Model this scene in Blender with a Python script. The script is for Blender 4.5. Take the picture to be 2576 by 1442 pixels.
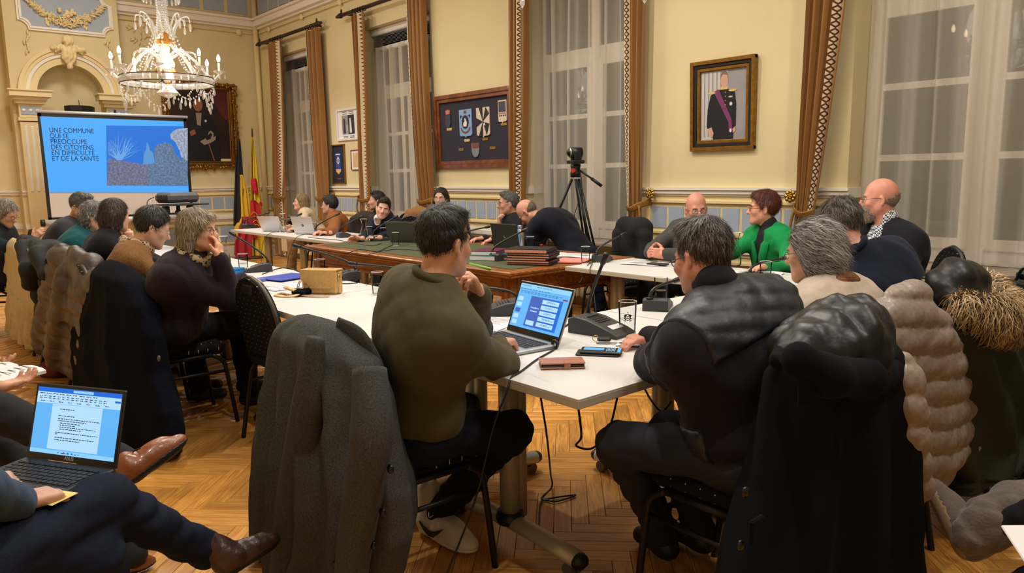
import bpy, bmesh, math, random
import numpy as np
from mathutils import Vector, Matrix
random.seed(7); RNG = np.random.default_rng(7)
pi = math.pi
for o in list(bpy.data.objects): bpy.data.objects.remove(o, do_unlink=True)
SC = bpy.context.scene; COL = SC.collection

# ------------------------------------------------------------------ camera
F_PX, PITCH, ROLL, YAW, HC = 1871.56, 0.147526, -0.0135004, 0.854219, 1.40
def _axes():
    fw = np.array([-math.sin(YAW)*math.cos(PITCH), math.cos(YAW)*math.cos(PITCH), -math.sin(PITCH)])
    r = np.array([math.cos(YAW), math.sin(YAW), 0.0]); u = np.cross(r, fw)
    return r*math.cos(ROLL)+u*math.sin(ROLL), -r*math.sin(ROLL)+u*math.cos(ROLL), fw
CR, CU, CF = _axes(); CC = np.array([0, 0, HC])
cam = bpy.data.objects.new('camera', bpy.data.cameras.new('camera')); COL.objects.link(cam)
cam.data.sensor_width = 36.0; cam.data.lens = F_PX/2576*36.0; cam.data.clip_start = 0.05
cam.matrix_world = Matrix(((CR[0], CU[0], -CF[0], 0), (CR[1], CU[1], -CF[1], 0), (CR[2], CU[2], -CF[2], HC), (0, 0, 0, 1)))
SC.camera = cam
# ------------------------------------------------------------------ world, exposure
SC.view_settings.view_transform = 'Standard'; SC.view_settings.look = 'None'
SC.view_settings.exposure = 0.0; SC.view_settings.gamma = 1.0; SC.view_settings.use_curve_mapping = False
wd = bpy.data.worlds.new('night'); SC.world = wd; wd.use_nodes = True
wd.node_tree.nodes['Background'].inputs[0].default_value = (0.02, 0.025, 0.035, 1); wd.node_tree.nodes['Background'].inputs[1].default_value = 0.3
# ------------------------------------------------------------------ ceiling spots of the hall, plus added ambient fill
ZC = 5.0                                         # ceiling height
def lamp_light(kind, name, loc, power, col, size=.1, target=None, spot=120, blend=.6, parent=None):
    l = bpy.data.lights.new(name, kind); l.energy = power; l.color = col
    if kind == 'AREA': l.shape = 'DISK'; l.size = size
    else: l.shadow_soft_size = size
    if kind == 'SPOT': l.spot_size = math.radians(spot); l.spot_blend = blend
    o = bpy.data.objects.new(name, l); COL.objects.link(o); o.location = loc
    if target is not None: o.rotation_euler = (Vector(target)-Vector(loc)).to_track_quat('-Z', 'Y').to_euler()
    return o
WARM = (1, .93, .80); WHT = (1, .97, .92)
SPOTS = [(-11.0, 3.85), (-11.0, 1.7), (-7.8, 3.8), (-7.8, 1.6), (-4.6, 3.75), (-4.6, 1.4), (-1.2, 4.2), (-1.0, .9)]
SPOT_W = [120, 105, 110, 90, 205, 135, 110, 140]; FILL_W = 52
for i, (x, y) in enumerate(SPOTS):
    lamp_light('SPOT', 'ceiling_spot_light', (x, y, 3.93 if i == 0 else ZC-.35), SPOT_W[i], WHT, .05, (x, y, 0), 130, .7)
for x in (-11.2, -7.3, -3.4, .5):                # unseen area lights added as ambient fill
    lamp_light('AREA', 'ambient_fill_light', (x, 2.6, ZC-.06), FILL_W, WARM, .9, (x, 2.6, 0))

# ------------------------------------------------------------------ picture-to-room helpers
def ray(x, y): return (x-1288)/F_PX*CR-(y-721)/F_PX*CU+CF
def AZ(x, y, z): d = ray(x, y); return Vector(CC+(z-HC)/d[2]*d)
def AY(x, y, Y): d = ray(x, y); return Vector(CC+Y/d[1]*d)
def AX(x, y, X): d = ray(x, y); return Vector(CC+X/d[0]*d)
def AD(x, y, D): return Vector(CC+D*ray(x, y))

# ------------------------------------------------------------------ materials
def lin(c):
    f = lambda v: (v/12.92 if v <= .04045 else ((v+.055)/1.055)**2.4)
    return tuple(f(v/255.0) for v in c[:3])+(1.0,)
MATS = {}
def M(name, col=(200, 200, 200), rough=.6, metal=0, bump=0, bs=60, var=0, vs=6, emit=0, coat=0, sheen=0, trans=0, alpha=1, spec=.5, stretch=None, ecol=None, bd=.01):
    if name in MATS: return MATS[name]
    m = bpy.data.materials.new(name); m.use_nodes = True; nt = m.node_tree; b = nt.nodes['Principled BSDF']
    c = lin(col); b.inputs['Base Color'].default_value = c; b.inputs['Roughness'].default_value = rough; b.inputs['Metallic'].default_value = metal
    b.inputs['Specular IOR Level'].default_value = spec; b.inputs['Coat Weight'].default_value = coat; b.inputs['Sheen Weight'].default_value = sheen
    b.inputs['Transmission Weight'].default_value = trans; b.inputs['Alpha'].default_value = alpha
    if emit: b.inputs['Base Color'].default_value = tuple(v*.12 for v in c[:3])+(1,)
    if emit: b.inputs['Emission Color'].default_value = lin(ecol) if ecol else c; b.inputs['Emission Strength'].default_value = emit
    L = nt.links.new
    if var or bump:
        tc = nt.nodes.new('ShaderNodeTexCoord'); src = tc.outputs['Object']
        if stretch:
            mp = nt.nodes.new('ShaderNodeMapping'); mp.inputs['Scale'].default_value = stretch; L(src, mp.inputs[0]); src = mp.outputs[0]
    if var:
        n = nt.nodes.new('ShaderNodeTexNoise'); n.inputs['Scale'].default_value = vs; n.inputs['Detail'].default_value = 5; L(src, n.inputs['Vector'])
        r = nt.nodes.new('ShaderNodeValToRGB'); e = r.color_ramp.elements; e[0].position = .3; e[1].position = .7
        e[0].color = tuple(max(0, v*(1-var)) for v in c[:3])+(1,); e[1].color = tuple(min(1, v*(1+var)) for v in c[:3])+(1,)
        L(n.outputs['Fac'], r.inputs[0]); L(r.outputs[0], b.inputs['Base Color'])
    if bump:
        n = nt.nodes.new('ShaderNodeTexNoise'); n.inputs['Scale'].default_value = bs; n.inputs['Detail'].default_value = 3; L(src, n.inputs['Vector'])
        bp = nt.nodes.new('ShaderNodeBump'); bp.inputs['Strength'].default_value = bump; bp.inputs['Distance'].default_value = bd
        L(n.outputs['Fac'], bp.inputs['Height']); L(bp.outputs[0], b.inputs['Normal'])
    MATS[name] = m; return m
def nodes_of(m): return m.node_tree.nodes, m.node_tree.links.new, m.node_tree.nodes['Principled BSDF']

# ------------------------------------------------------------------ object helpers
def link(name, me, mat, parent=None, smooth=False, loc=None):
    o = bpy.data.objects.new(name, me); COL.objects.link(o)
    if mat is not None and not me.materials: me.materials.append(M(mat) if isinstance(mat, str) else mat)
    if smooth: me.polygons.foreach_set('use_smooth', np.ones(len(me.polygons), bool))
    if parent is not None: o.parent = parent
    if loc is not None: o.location = loc
    return o
def thing(name, label, cat, loc=(0, 0, 0), rz=0, group=None):
    o = bpy.data.objects.new(name, None); COL.objects.link(o); o.location = loc; o.rotation_euler = (0, 0, rz); o.empty_display_size = .1
    return tag(o, label, cat, group)
def tag(o, label=None, cat=None, group=None, kind=None):
    if label: o['label'] = label
    if cat: o['category'] = cat
    if group: o['group'] = group
    if kind: o['kind'] = kind
    return o
def struct(o): o['kind'] = 'structure'; return o
def dup(root, loc=None, rz=None, label=None, group=None):
    r = root.copy(); COL.objects.link(r)
    if loc is not None: r.location = loc
    if rz is not None: r.rotation_euler = (0, 0, rz)
    if label: r['label'] = label
    if group: r['group'] = group
    for ch in list(root.children):
        c = ch.copy(); COL.objects.link(c); c.parent = r
        for g in ch.children:
            d = g.copy(); COL.objects.link(d); d.parent = c
    return r
def rotm(rx=0, ry=0, rz=0): return Matrix.Rotation(rz, 3, 'Z') @ Matrix.Rotation(ry, 3, 'Y') @ Matrix.Rotation(rx, 3, 'X')
class MB:
    """collects simple shapes, then links them as ONE mesh object"""
    def __init__(s): s.v = []; s.f = []
    def add(s, vs, fs, T=None):
        n = len(s.v)
        s.v += [tuple(T @ Vector(p)) if T else tuple(p) for p in vs]; s.f += [tuple(i+n for i in f) for f in fs]; return s
    def box(s, c, d, R=None, bev=0):
        x, y, z = (k/2 for k in d); c = Vector(c)
        if bev:
            b = min(bev, x*.99, y*.99, z*.99); P = []
            for sx in (-1, 1):
                for sy in (-1, 1):
                    for sz in (-1, 1):
                        P += [(sx*x, sy*(y-b), sz*(z-b)), (sx*(x-b), sy*y, sz*(z-b)), (sx*(x-b), sy*(y-b), sz*z)]
            bm = bmesh.new()
            for p in P: bm.verts.new(p)
            bmesh.ops.convex_hull(bm, input=bm.verts); bm.verts.index_update()
            vs = [v.co.copy() for v in bm.verts]; fs = [[v.index for v in f.verts] for f in bm.faces]; bm.free()
        else:
            vs = [Vector((i*x, j*y, k*z)) for i in (-1, 1) for j in (-1, 1) for k in (-1, 1)]
            fs = [(0, 1, 3, 2), (4, 6, 7, 5), (0, 4, 5, 1), (2, 3, 7, 6), (0, 2, 6, 4), (1, 5, 7, 3)]
        return s.add([c+(R @ v if R else v) for v in vs], fs)
    def cyl(s, a, b, r, r2=None, n=12, cap=True): return s.tube([a, b], [r, r if r2 is None else r2], n, cap)
    def tube(s, path, r, n=8, cap=True, closed=False, flat=1.0):
        P = [Vector(p) for p in path]; k = len(P); rr = r if isinstance(r, (list, tuple)) else [r]*k
        up = Vector((0, 0, 1)); vs = []; prev = None
        for i, p in enumerate(P):
            t = (P[(i+1) % k]-P[i-1]) if closed else (P[min(i+1, k-1)]-P[max(i-1, 0)])
            t = t.normalized() if t.length > 1e-9 else Vector((0, 0, 1))
            if prev is None:
                a = t.cross(up); a = a.normalized() if a.length > 1e-4 else Vector((1, 0, 0))
            else:
                a = prev-t*prev.dot(t); a = a.normalized() if a.length > 1e-6 else t.orthogonal().normalized()
            prev = a; b = t.cross(a)
            vs += [p+(a*math.cos(q)*flat+b*math.sin(q))*rr[i] for q in (2*pi*j/n for j in range(n))]
        fs = [(i*n+j, i*n+(j+1) % n, ((i+1) % k)*n+(j+1) % n, ((i+1) % k)*n+j) for i in range(k if closed else k-1) for j in range(n)]
        if cap and not closed: fs += [tuple(range(n))[::-1], tuple((k-1)*n+j for j in range(n))]
        return s.add(vs, fs)
    def lathe(s, prof, c=(0, 0, 0), n=16, R=None, a0=0, a1=2*pi):
        c = Vector(c); full = abs(a1-a0-2*pi) < 1e-6; m = n if full else n+1; vs = []
        for r, z in prof:
            for j in range(m):
                a = a0+(a1-a0)*j/n; v = Vector((r*math.cos(a), r*math.sin(a), z)); vs.append(c+(R @ v if R else v))
        fs = [(i*m+j, i*m+(j+1) % m, (i+1)*m+(j+1) % m, (i+1)*m+j) for i in range(len(prof)-1) for j in range(n)]
        return s.add(vs, fs)
    def prism(s, poly, t, o=(0, 0, 0), ux=(1, 0, 0), uy=(0, 0, 1), uz=(0, -1, 0)):
        """2-D outline in the ux/uy plane, extruded by t along uz"""
        o, ux, uy, uz = Vector(o), Vector(ux), Vector(uy), Vector(uz); n = len(poly)
        vs = [o+ux*x+uy*y for x, y in poly]+[o+ux*x+uy*y+uz*t for x, y in poly]
        return s.add(vs, [tuple(range(n))[::-1], tuple(range(n, 2*n))]+[(i, (i+1) % n, n+(i+1) % n, n+i) for i in range(n)])
    def sphere(s, c, r, n=8, R=None):
        r = (r, r, r) if not isinstance(r, (tuple, list)) else r; c = Vector(c); vs = []; m = max(3, n//2)
        for i in range(1, m):
            for j in range(n):
                a, b = pi*i/m, 2*pi*j/n; v = Vector((r[0]*math.sin(a)*math.cos(b), r[1]*math.sin(a)*math.sin(b), r[2]*math.cos(a))); vs.append(c+(R @ v if R else v))
        t = Vector((0, 0, r[2])); vs += [c+(R @ t if R else t), c-(R @ t if R else t)]; k = len(vs)
        fs = [(i*n+j, (i+1)*n+j, (i+1)*n+(j+1) % n, i*n+(j+1) % n) for i in range(m-2) for j in range(n)]
        fs += [(k-2, j, (j+1) % n) for j in range(n)]+[(k-1, (m-2)*n+(j+1) % n, (m-2)*n+j) for j in range(n)]
        return s.add(vs, fs)
    def rings(s, rings, cap=True, closed=True):
        n = len(rings[0]); vs = [p for r in rings for p in r]; k = len(rings); m = n if closed else n-1
        fs = [(i*n+j, i*n+(j+1) % n, (i+1)*n+(j+1) % n, (i+1)*n+j) for i in range(k-1) for j in range(m)]
        if cap and closed: fs += [tuple(range(n))[::-1], tuple((k-1)*n+j for j in range(n))]
        return s.add(vs, fs)
    def mesh(s, name):
        me = bpy.data.meshes.new(name); me.from_pydata([tuple(v) for v in s.v], [], s.f); me.update(); return me
    def build(s, name, mat, parent=None, smooth=False, loc=None, fix=True):
        me = s.mesh(name)
        if fix:
            bm = bmesh.new(); bm.from_mesh(me); bmesh.ops.recalc_face_normals(bm, faces=bm.faces); bm.to_mesh(me); bm.free()
        return link(name, me, mat, parent, smooth, loc)
def curve_pts(P, n=8):
    """Catmull-Rom through points"""
    P = [Vector(p) for p in P]; Q = [P[0]*2-P[1]]+P+[P[-1]*2-P[-2]]; out = []
    for i in range(1, len(Q)-2):
        a, b, c, d = Q[i-1], Q[i], Q[i+1], Q[i+2]
        for k in range(n):
            t = k/n; out.append(.5*((2*b)+(c-a)*t+(2*a-5*b+4*c-d)*t*t+(3*b-a-3*c+d)*t**3))
    return out+[P[-1]]
def text_mesh(name, body, size, mat, parent, origin, ux, uy, align='LEFT', ext=0.0005, bold=0, width=None, space=1.0):
    cu = bpy.data.curves.new(name, 'FONT'); cu.body = body; cu.size = size; cu.align_x = align; cu.extrude = ext; cu.offset = bold; cu.space_line = space
    t = bpy.data.objects.new(name, cu); COL.objects.link(t); me = bpy.data.meshes.new_from_object(t.evaluated_get(bpy.context.evaluated_depsgraph_get()))
    bpy.data.objects.remove(t); ux, uy = Vector(ux).normalized(), Vector(uy).normalized(); uz = ux.cross(uy); s = 1
    if width and len(me.vertices): s = width/max(1e-6, max(v.co.x for v in me.vertices)-min(v.co.x for v in me.vertices))
    o_ = Vector(origin)
    for v in me.vertices: v.co = o_+ux*v.co.x*s+uy*v.co.y+uz*v.co.z
    return link(name, me, mat, parent)
# ------------------------------------------------------------------ implicit-surface modelling (numpy surface nets)
def vnp(p): return np.array([p[0], p[1], p[2]], np.float32)
class SDF:
    def __init__(s): s.ops = []
    def _op(s, fn, lo, hi, k, sub): s.ops.append((fn, lo, hi, k, sub)); return s
    def cap(s, a, b, ra, rb=None, k=.02, sub=False):
        a, b = vnp(a), vnp(b); rb = ra if rb is None else rb; ba = b-a; q = max(float(ba@ba), 1e-9); r = max(ra, rb)
        def fn(x, y, z):
            px, py, pz = x-a[0], y-a[1], z-a[2]; t = np.clip((px*ba[0]+py*ba[1]+pz*ba[2])/q, 0, 1)
            return np.sqrt((px-ba[0]*t)**2+(py-ba[1]*t)**2+(pz-ba[2]*t)**2)-(ra+(rb-ra)*t)
        return s._op(fn, np.minimum(a, b)-r, np.maximum(a, b)+r, k, sub)
    def chain(s, pts, rs, k=.02):
        for i in range(len(pts)-1): s.cap(pts[i], pts[i+1], rs[i], rs[i+1], k)
        return s
    def ell(s, c, r, R=None, k=.02, sub=False):
        c = vnp(c); r = np.array(r, np.float32); R = np.eye(3, dtype=np.float32) if R is None else np.array(R, np.float32); m = float(r.max())
        def fn(x, y, z):
            px, py, pz = x-c[0], y-c[1], z-c[2]
            l = [(R[0, i]*px+R[1, i]*py+R[2, i]*pz) for i in range(3)]
            k0 = np.sqrt(sum((l[i]/r[i])**2 for i in range(3)))+1e-6; k1 = np.sqrt(sum((l[i]/r[i]**2)**2 for i in range(3)))+1e-6
            return k0*(k0-1)/k1
        e = np.sqrt(((R*r)**2).sum(1)); return s._op(fn, c-e, c+e, k, sub)
    def box(s, c, h, R=None, rd=.01, k=.01, sub=False):
        c = vnp(c); h = np.array(h, np.float32); R = np.eye(3, dtype=np.float32) if R is None else np.array(R, np.float32)
        def fn(x, y, z):
            px, py, pz = x-c[0], y-c[1], z-c[2]
            q = [np.abs(R[0, i]*px+R[1, i]*py+R[2, i]*pz)-(h[i]-rd) for i in range(3)]
            return np.sqrt(sum(np.maximum(v, 0)**2 for v in q))+np.minimum(np.maximum(np.maximum(q[0], q[1]), q[2]), 0)-rd
        e = np.abs(R)@h; return s._op(fn, c-e, c+e, k, sub)
    def cut(s, p, n):
        """remove everything on the +n side of the plane through p"""
        s.ops.append(('cut', vnp(p), vnp(n)/np.linalg.norm(vnp(n)))); return s
    def quilt(s, amp, pitch, axes): s.ops.append(('q', amp, pitch, axes)); return s
    def grow(s, d): s.ops.append(('inf', d)); return s
    def clone(s): q = SDF(); q.ops = list(s.ops); return q
    def wrinkle(s, amp, freq, seed=0, stretch=(1, 1, 1)): s.ops.append(('w', amp, freq, seed, stretch)); return s
    def data(s, h):
        A = [o for o in s.ops if not isinstance(o[0], str) and not o[4]]
        lo = np.min([o[1] for o in A], 0)-4*h-.012; hi = np.max([o[2] for o in A], 0)+4*h+.012
        n = np.ceil((hi-lo)/h).astype(int)+1; G = [(lo[i]+h*np.arange(n[i])).astype(np.float32) for i in range(3)]
        Fd = np.full(n, .3, np.float32)
        for o in s.ops:
            if o[0] == 'cut':
                d = (G[0]-o[1][0])[:, None, None]*o[2][0]+(G[1]-o[1][1])[None, :, None]*o[2][1]+(G[2]-o[1][2])[None, None, :]*o[2][2]
                Fd = np.maximum(Fd, d); continue
            if o[0] == 'w':
                rg = np.random.default_rng(o[3]); X, Y, Z = G[0][:, None, None]*o[4][0], G[1][None, :, None]*o[4][1], G[2][None, None, :]*o[4][2]; w = 0
                for q in range(5):
                    d = rg.normal(size=3); d /= np.linalg.norm(d); f = o[2]*rg.uniform(.6, 1.7); ph = rg.uniform(0, 6.28)
                    wob = .8*np.sin((X*d[1]+Y*d[2]+Z*d[0])*f*.5+ph*2)
                    sn = np.sin((X*d[0]+Y*d[1]+Z*d[2])*f+ph+wob); w = w+(sn if o[1] > 0 else 1-2.4*np.abs(sn)**.8)
                Fd = Fd+(abs(o[1])*w/2.2).astype(np.float32); continue
            if o[0] == 'q':
                for ax, ph in o[3]: c = (G[0]*ax[0])[:, None, None]+(G[1]*ax[1])[None, :, None]+(G[2]*ax[2])[None, None, :]; Fd = Fd-(o[1]*(np.abs(np.sin(pi*c/o[2]+ph))**.5-.57)).astype(np.float32)
                continue
            if o[0] == 'inf': Fd = Fd-o[1]; continue
            fn, a, b, k, sub = o; pad = max(k, h)+3*h
            i0 = np.maximum(np.floor((a-pad-lo)/h).astype(int), 0); i1 = np.minimum(np.ceil((b+pad-lo)/h).astype(int)+1, n)
            if (i1 <= i0).any(): continue
            sl = tuple(slice(i0[i], i1[i]) for i in range(3))
            d = fn(G[0][sl[0]][:, None, None], G[1][sl[1]][None, :, None], G[2][sl[2]][None, None, :]); f = Fd[sl]
            if sub: d = -d; q = np.clip(.5-.5*(d-f)/k, 0, 1); Fd[sl] = d+(f-d)*q+k*q*(1-q)
            else: q = np.clip(.5+.5*(d-f)/k, 0, 1); Fd[sl] = d+(f-d)*q-k*q*(1-q)
        Fd[0], Fd[-1], Fd[:, 0], Fd[:, -1], Fd[:, :, 0], Fd[:, :, -1] = (.1,)*6
        S = Fd < 0; c = np.zeros(np.array(S.shape)-1, np.int8)
        for i in (0, 1):
            for j in (0, 1):
                for k in (0, 1): c += S[i:S.shape[0]-1+i, j:S.shape[1]-1+j, k:S.shape[2]-1+k]
        act = (c > 0) & (c < 8); idx = np.argwhere(act); vid = np.full(act.shape, -1, np.int32); vid[tuple(idx.T)] = np.arange(len(idx))
        acc = np.zeros((len(idx), 3), np.float32); cnt = np.zeros(len(idx), np.float32)
        for ax in range(3):
            o1, o2 = [a for a in range(3) if a != ax]
            for i in (0, 1):
                for j in (0, 1):
                    off = np.zeros(3, int); off[o1] = i; off[o2] = j; p = idx+off; q = p.copy(); q[:, ax] += 1
                    f0, f1 = Fd[tuple(p.T)], Fd[tuple(q.T)]; m = (f0 < 0) != (f1 < 0); t = np.where(m, f0/np.where(m, f0-f1, 1), 0)
                    e = off[None].astype(np.float32).repeat(len(idx), 0); e[:, ax] += t; acc += e*m[:, None]; cnt += m
        V = lo+(idx+acc/np.maximum(cnt, 1)[:, None])*h
        FQ = []
        for ax in range(3):
            o1, o2 = [(1, 2), (2, 0), (0, 1)][ax]; a = [slice(None)]*3; b = [slice(None)]*3; a[ax] = slice(0, -1); b[ax] = slice(1, None)
            s0, s1 = S[tuple(a)], S[tuple(b)]; e = np.argwhere(s0 != s1); e = e[(e[:, o1] > 0) & (e[:, o2] > 0)]; inn = s0[tuple(e.T)]
            def vi(d1, d2): p = e.copy(); p[:, o1] -= d1; p[:, o2] -= d2; return vid[tuple(p.T)]
            q = np.stack([vi(1, 1), vi(0, 1), vi(0, 0), vi(1, 0)], 1); q[~inn] = q[~inn][:, ::-1]; FQ.append(q)
        return V, np.concatenate(FQ)
    def build(s, name, mat, parent=None, h=.01, loc=None):
        V, Q = s.data(h); return np_mesh(name, V, Q, mat, parent, loc)
def np_mesh(name, V, Q, mat, parent=None, loc=None, smooth=True, colors=None):
    """vertices are in room coordinates; stored relative to the parent's location"""
    V = np.asarray(V, np.float32)
    if parent is not None and loc is None: V = V-np.array(parent_origin(parent), np.float32)
    me = bpy.data.meshes.new(name); n, k = Q.shape
    me.vertices.add(len(V)); me.vertices.foreach_set('co', V.ravel()); me.loops.add(n*k); me.loops.foreach_set('vertex_index', Q.ravel().astype(np.int32))
    me.polygons.add(n); me.polygons.foreach_set('loop_start', np.arange(0, n*k, k, dtype=np.int32)); me.polygons.foreach_set('loop_total', np.full(n, k, np.int32))
    me.update(calc_edges=True)
    if colors is not None:
        at = me.attributes.new('Col', 'FLOAT_COLOR', 'POINT'); at.data.foreach_set('color', np.concatenate([colors, np.ones((len(V), 1))], 1).astype(np.float32).ravel())
    return link(name, me, mat, parent, smooth)
def parent_origin(p):
    o = Vector((0, 0, 0))
    while p is not None: o += p.location; p = p.parent
    return o
def join_data(parts):
    V = []; Q = []; n = 0
    for v, q in parts: V.append(v); Q.append(q+n); n += len(v)
    return np.concatenate(V), np.concatenate(Q)
# ------------------------------------------------------------------ the room shell
XL, YW, XR, YB = -13.75, 5.85, 4.0, -1.0
M('wall_yellow', (220, 204, 160), .75, bump=.06, bs=40, var=.04, vs=1.5)
M('cream_paint', (229, 209, 160), .55, bump=.03, bs=30)
M('white_paint', (235, 228, 218), .5)
M('blue_paint', (163, 175, 194), .6, var=.04, vs=3)
M('ceiling_white', (236, 230, 215), .8)
M('plank_gap', (92, 52, 20), .7)
def parquet_mat():
    m = M('parquet_oak', (176, 112, 52), .32, coat=.25); n, L, b = nodes_of(m); b.inputs['Coat Roughness'].default_value = .25
    uv = n.new('ShaderNodeUVMap'); uv.uv_map = 'UVMap'; oi = n.new('ShaderNodeObjectInfo'); at = n.new('ShaderNodeAttribute'); at.attribute_name = 'pc'
    rnd = n.new('ShaderNodeMath'); rnd.operation = 'ADD'; L(oi.outputs['Random'], rnd.inputs[0]); L(at.outputs['Fac'], rnd.inputs[1])
    fr = n.new('ShaderNodeMath'); fr.operation = 'FRACT'; L(rnd.outputs[0], fr.inputs[0])
    cx = n.new('ShaderNodeCombineXYZ'); ml = n.new('ShaderNodeMath'); ml.operation = 'MULTIPLY'; ml.inputs[1].default_value = 37.0; L(fr.outputs[0], ml.inputs[0]); L(ml.outputs[0], cx.inputs[2])
    ad = n.new('ShaderNodeVectorMath'); L(uv.outputs[0], ad.inputs[0]); L(cx.outputs[0], ad.inputs[1])
    mp = n.new('ShaderNodeMapping'); mp.inputs['Scale'].default_value = (5, 75, 1); L(ad.outputs[0], mp.inputs[0])
    g = n.new('ShaderNodeTexNoise'); g.inputs['Scale'].default_value = 1.0; g.inputs['Detail'].default_value = 4; g.inputs['Distortion'].default_value = 1.2; L(mp.outputs[0], g.inputs['Vector'])
    r1 = n.new('ShaderNodeValToRGB'); r1.color_ramp.elements[0].color = lin((182, 118, 50)); r1.color_ramp.elements[1].color = lin((222, 164, 82)); r1.color_ramp.elements[0].position = .33; r1.color_ramp.elements[1].position = .66
    L(g.outputs['Fac'], r1.inputs[0])
    hs = n.new('ShaderNodeHueSaturation'); v = n.new('ShaderNodeMapRange'); v.inputs[3].default_value = .74; v.inputs[4].default_value = 1.16; L(fr.outputs[0], v.inputs[0]); L(v.outputs[0], hs.inputs['Value']); L(r1.outputs[0], hs.inputs['Color'])
    L(hs.outputs[0], b.inputs['Base Color'])
    bp = n.new('ShaderNodeBump'); bp.inputs['Strength'].default_value = .15; bp.inputs['Distance'].default_value = .002; L(g.outputs['Fac'], bp.inputs['Height']); L(bp.outputs[0], b.inputs['Normal'])
    return m
def build_floor():
    fl = struct(MB().box(((XL+XR)/2, (YW+YB)/2, -.06), (XR-XL+.8, YW-YB+1.0, .1)).build('floor', 'plank_gap'))
    PW, PL = .072, .432; m = parquet_mat(); g = .0008
    b = .0015; x, y, t = PL/2-g, PW/2-g, .012
    pv = [(-x, -y, -t), (x, -y, -t), (x, y, -t), (-x, y, -t), (-x, -y, -b), (x, -y, -b), (x, y, -b), (-x, y, -b), (-x+b, -y+b, 0), (x-b, -y+b, 0), (x-b, y-b, 0), (-x+b, y-b, 0)]
    pf = [(8, 9, 10, 11)]+[(4+i, 4+(i+1) % 4, 8+(i+1) % 4, 8+i) for i in range(4)]+[(i, (i+1) % 4, 4+(i+1) % 4, 4+i) for i in range(4)]
    me = bpy.data.meshes.new('plank'); me.from_pydata(pv, [], pf); uv = me.uv_layers.new(name='UVMap')
    for l in me.loops: p = pv[l.vertex_index]; uv.data[l.index].uv = (p[0], p[1])
    me.materials.append(m)
    # herringbone at 45 degrees to the walls
    pl = []; c, s = math.cos(pi/4), math.sin(pi/4)
    N = int(PL/PW)
    step = PW
    for k in range(-30, 30):
        for i in range(-250, 250):
            # plank A (along u) and plank B (along v) of the zigzag
            u = i*step+k*PL; v = i*step-k*PL
            for (cu_, cv_, ang) in ((u+PL/2, v+PW/2, 0), (u+PL+PW/2, v-PL/2+PW+0.0, pi/2)):
                X = cu_*c-cv_*s-5.0; Y = cu_*s+cv_*c+2.5
                if XL-.2 < X < 1.5 and YB < Y < YW+.1: pl.append((X, Y, ang+pi/4))
    def vis(p):
        q = np.array([p[0], p[1], 0])-CC; z = q@CF
        if z < .8: return -1
        px_, py_ = 1288+F_PX*(q@CR)/z, 721-F_PX*(q@CU)/z
        return 1/z if (-60 < px_ < 2640 and 600 < py_ < 1520) else -1
    pl.sort(key=lambda p: -vis(p)); near = pl[:300]; far = pl[300:]
    for p in near:
        o = bpy.data.objects.new('plank', me); COL.objects.link(o); o.parent = fl; o.location = (p[0], p[1], 0); o.rotation_euler = (0, 0, p[2])
    n = len(far); tv = np.array(pv[8:]+pv[4:8], np.float32); V = np.zeros((n, 8, 3), np.float32)
    A = np.array([p[2] for p in far]); ca, sa = np.cos(A)[:, None], np.sin(A)[:, None]
    V[:, :, 0] = ca*tv[:, 0]-sa*tv[:, 1]+np.array([p[0] for p in far])[:, None]; V[:, :, 1] = sa*tv[:, 0]+ca*tv[:, 1]+np.array([p[1] for p in far])[:, None]; V[:, :, 2] = tv[:, 2]
    q = np.array([(0, 1, 2, 3), (4, 5, 1, 0), (5, 6, 2, 1), (6, 7, 3, 2), (7, 4, 0, 3)]); Q = (q[None]+8*np.arange(n)[:, None, None]).reshape(-1, 4)
    o = np_mesh('plank_field', V.reshape(-1, 3), Q, m, None, smooth=False); o.parent = fl; o['kind'] = 'stuff'
    uvl = o.data.uv_layers.new(name='UVMap'); loc = np.tile(tv[:, :2], (n, 1)); vi = np.zeros(len(o.data.loops), np.int32); o.data.loops.foreach_get('vertex_index', vi); uvl.data.foreach_set('uv', loc[vi].astype(np.float32).ravel())
    at = o.data.attributes.new('pc', 'FLOAT', 'POINT'); at.data.foreach_set('value', np.repeat(RNG.random(n), 8).astype(np.float32))
build_floor()
struct(MB().box(((XL+XR)/2, (YW+YB)/2, ZC+.1), (XR-XL+.8, YW-YB+1.2, .2)).build('ceiling', 'ceiling_white'))
WIN = [(-12.95, -11.35), (-9.95, -8.28), (-6.45, -4.74), (-2.70, -1.02), (.95, 2.65)]; ZS, ZH, RD = .71, 3.55, .34
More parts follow.
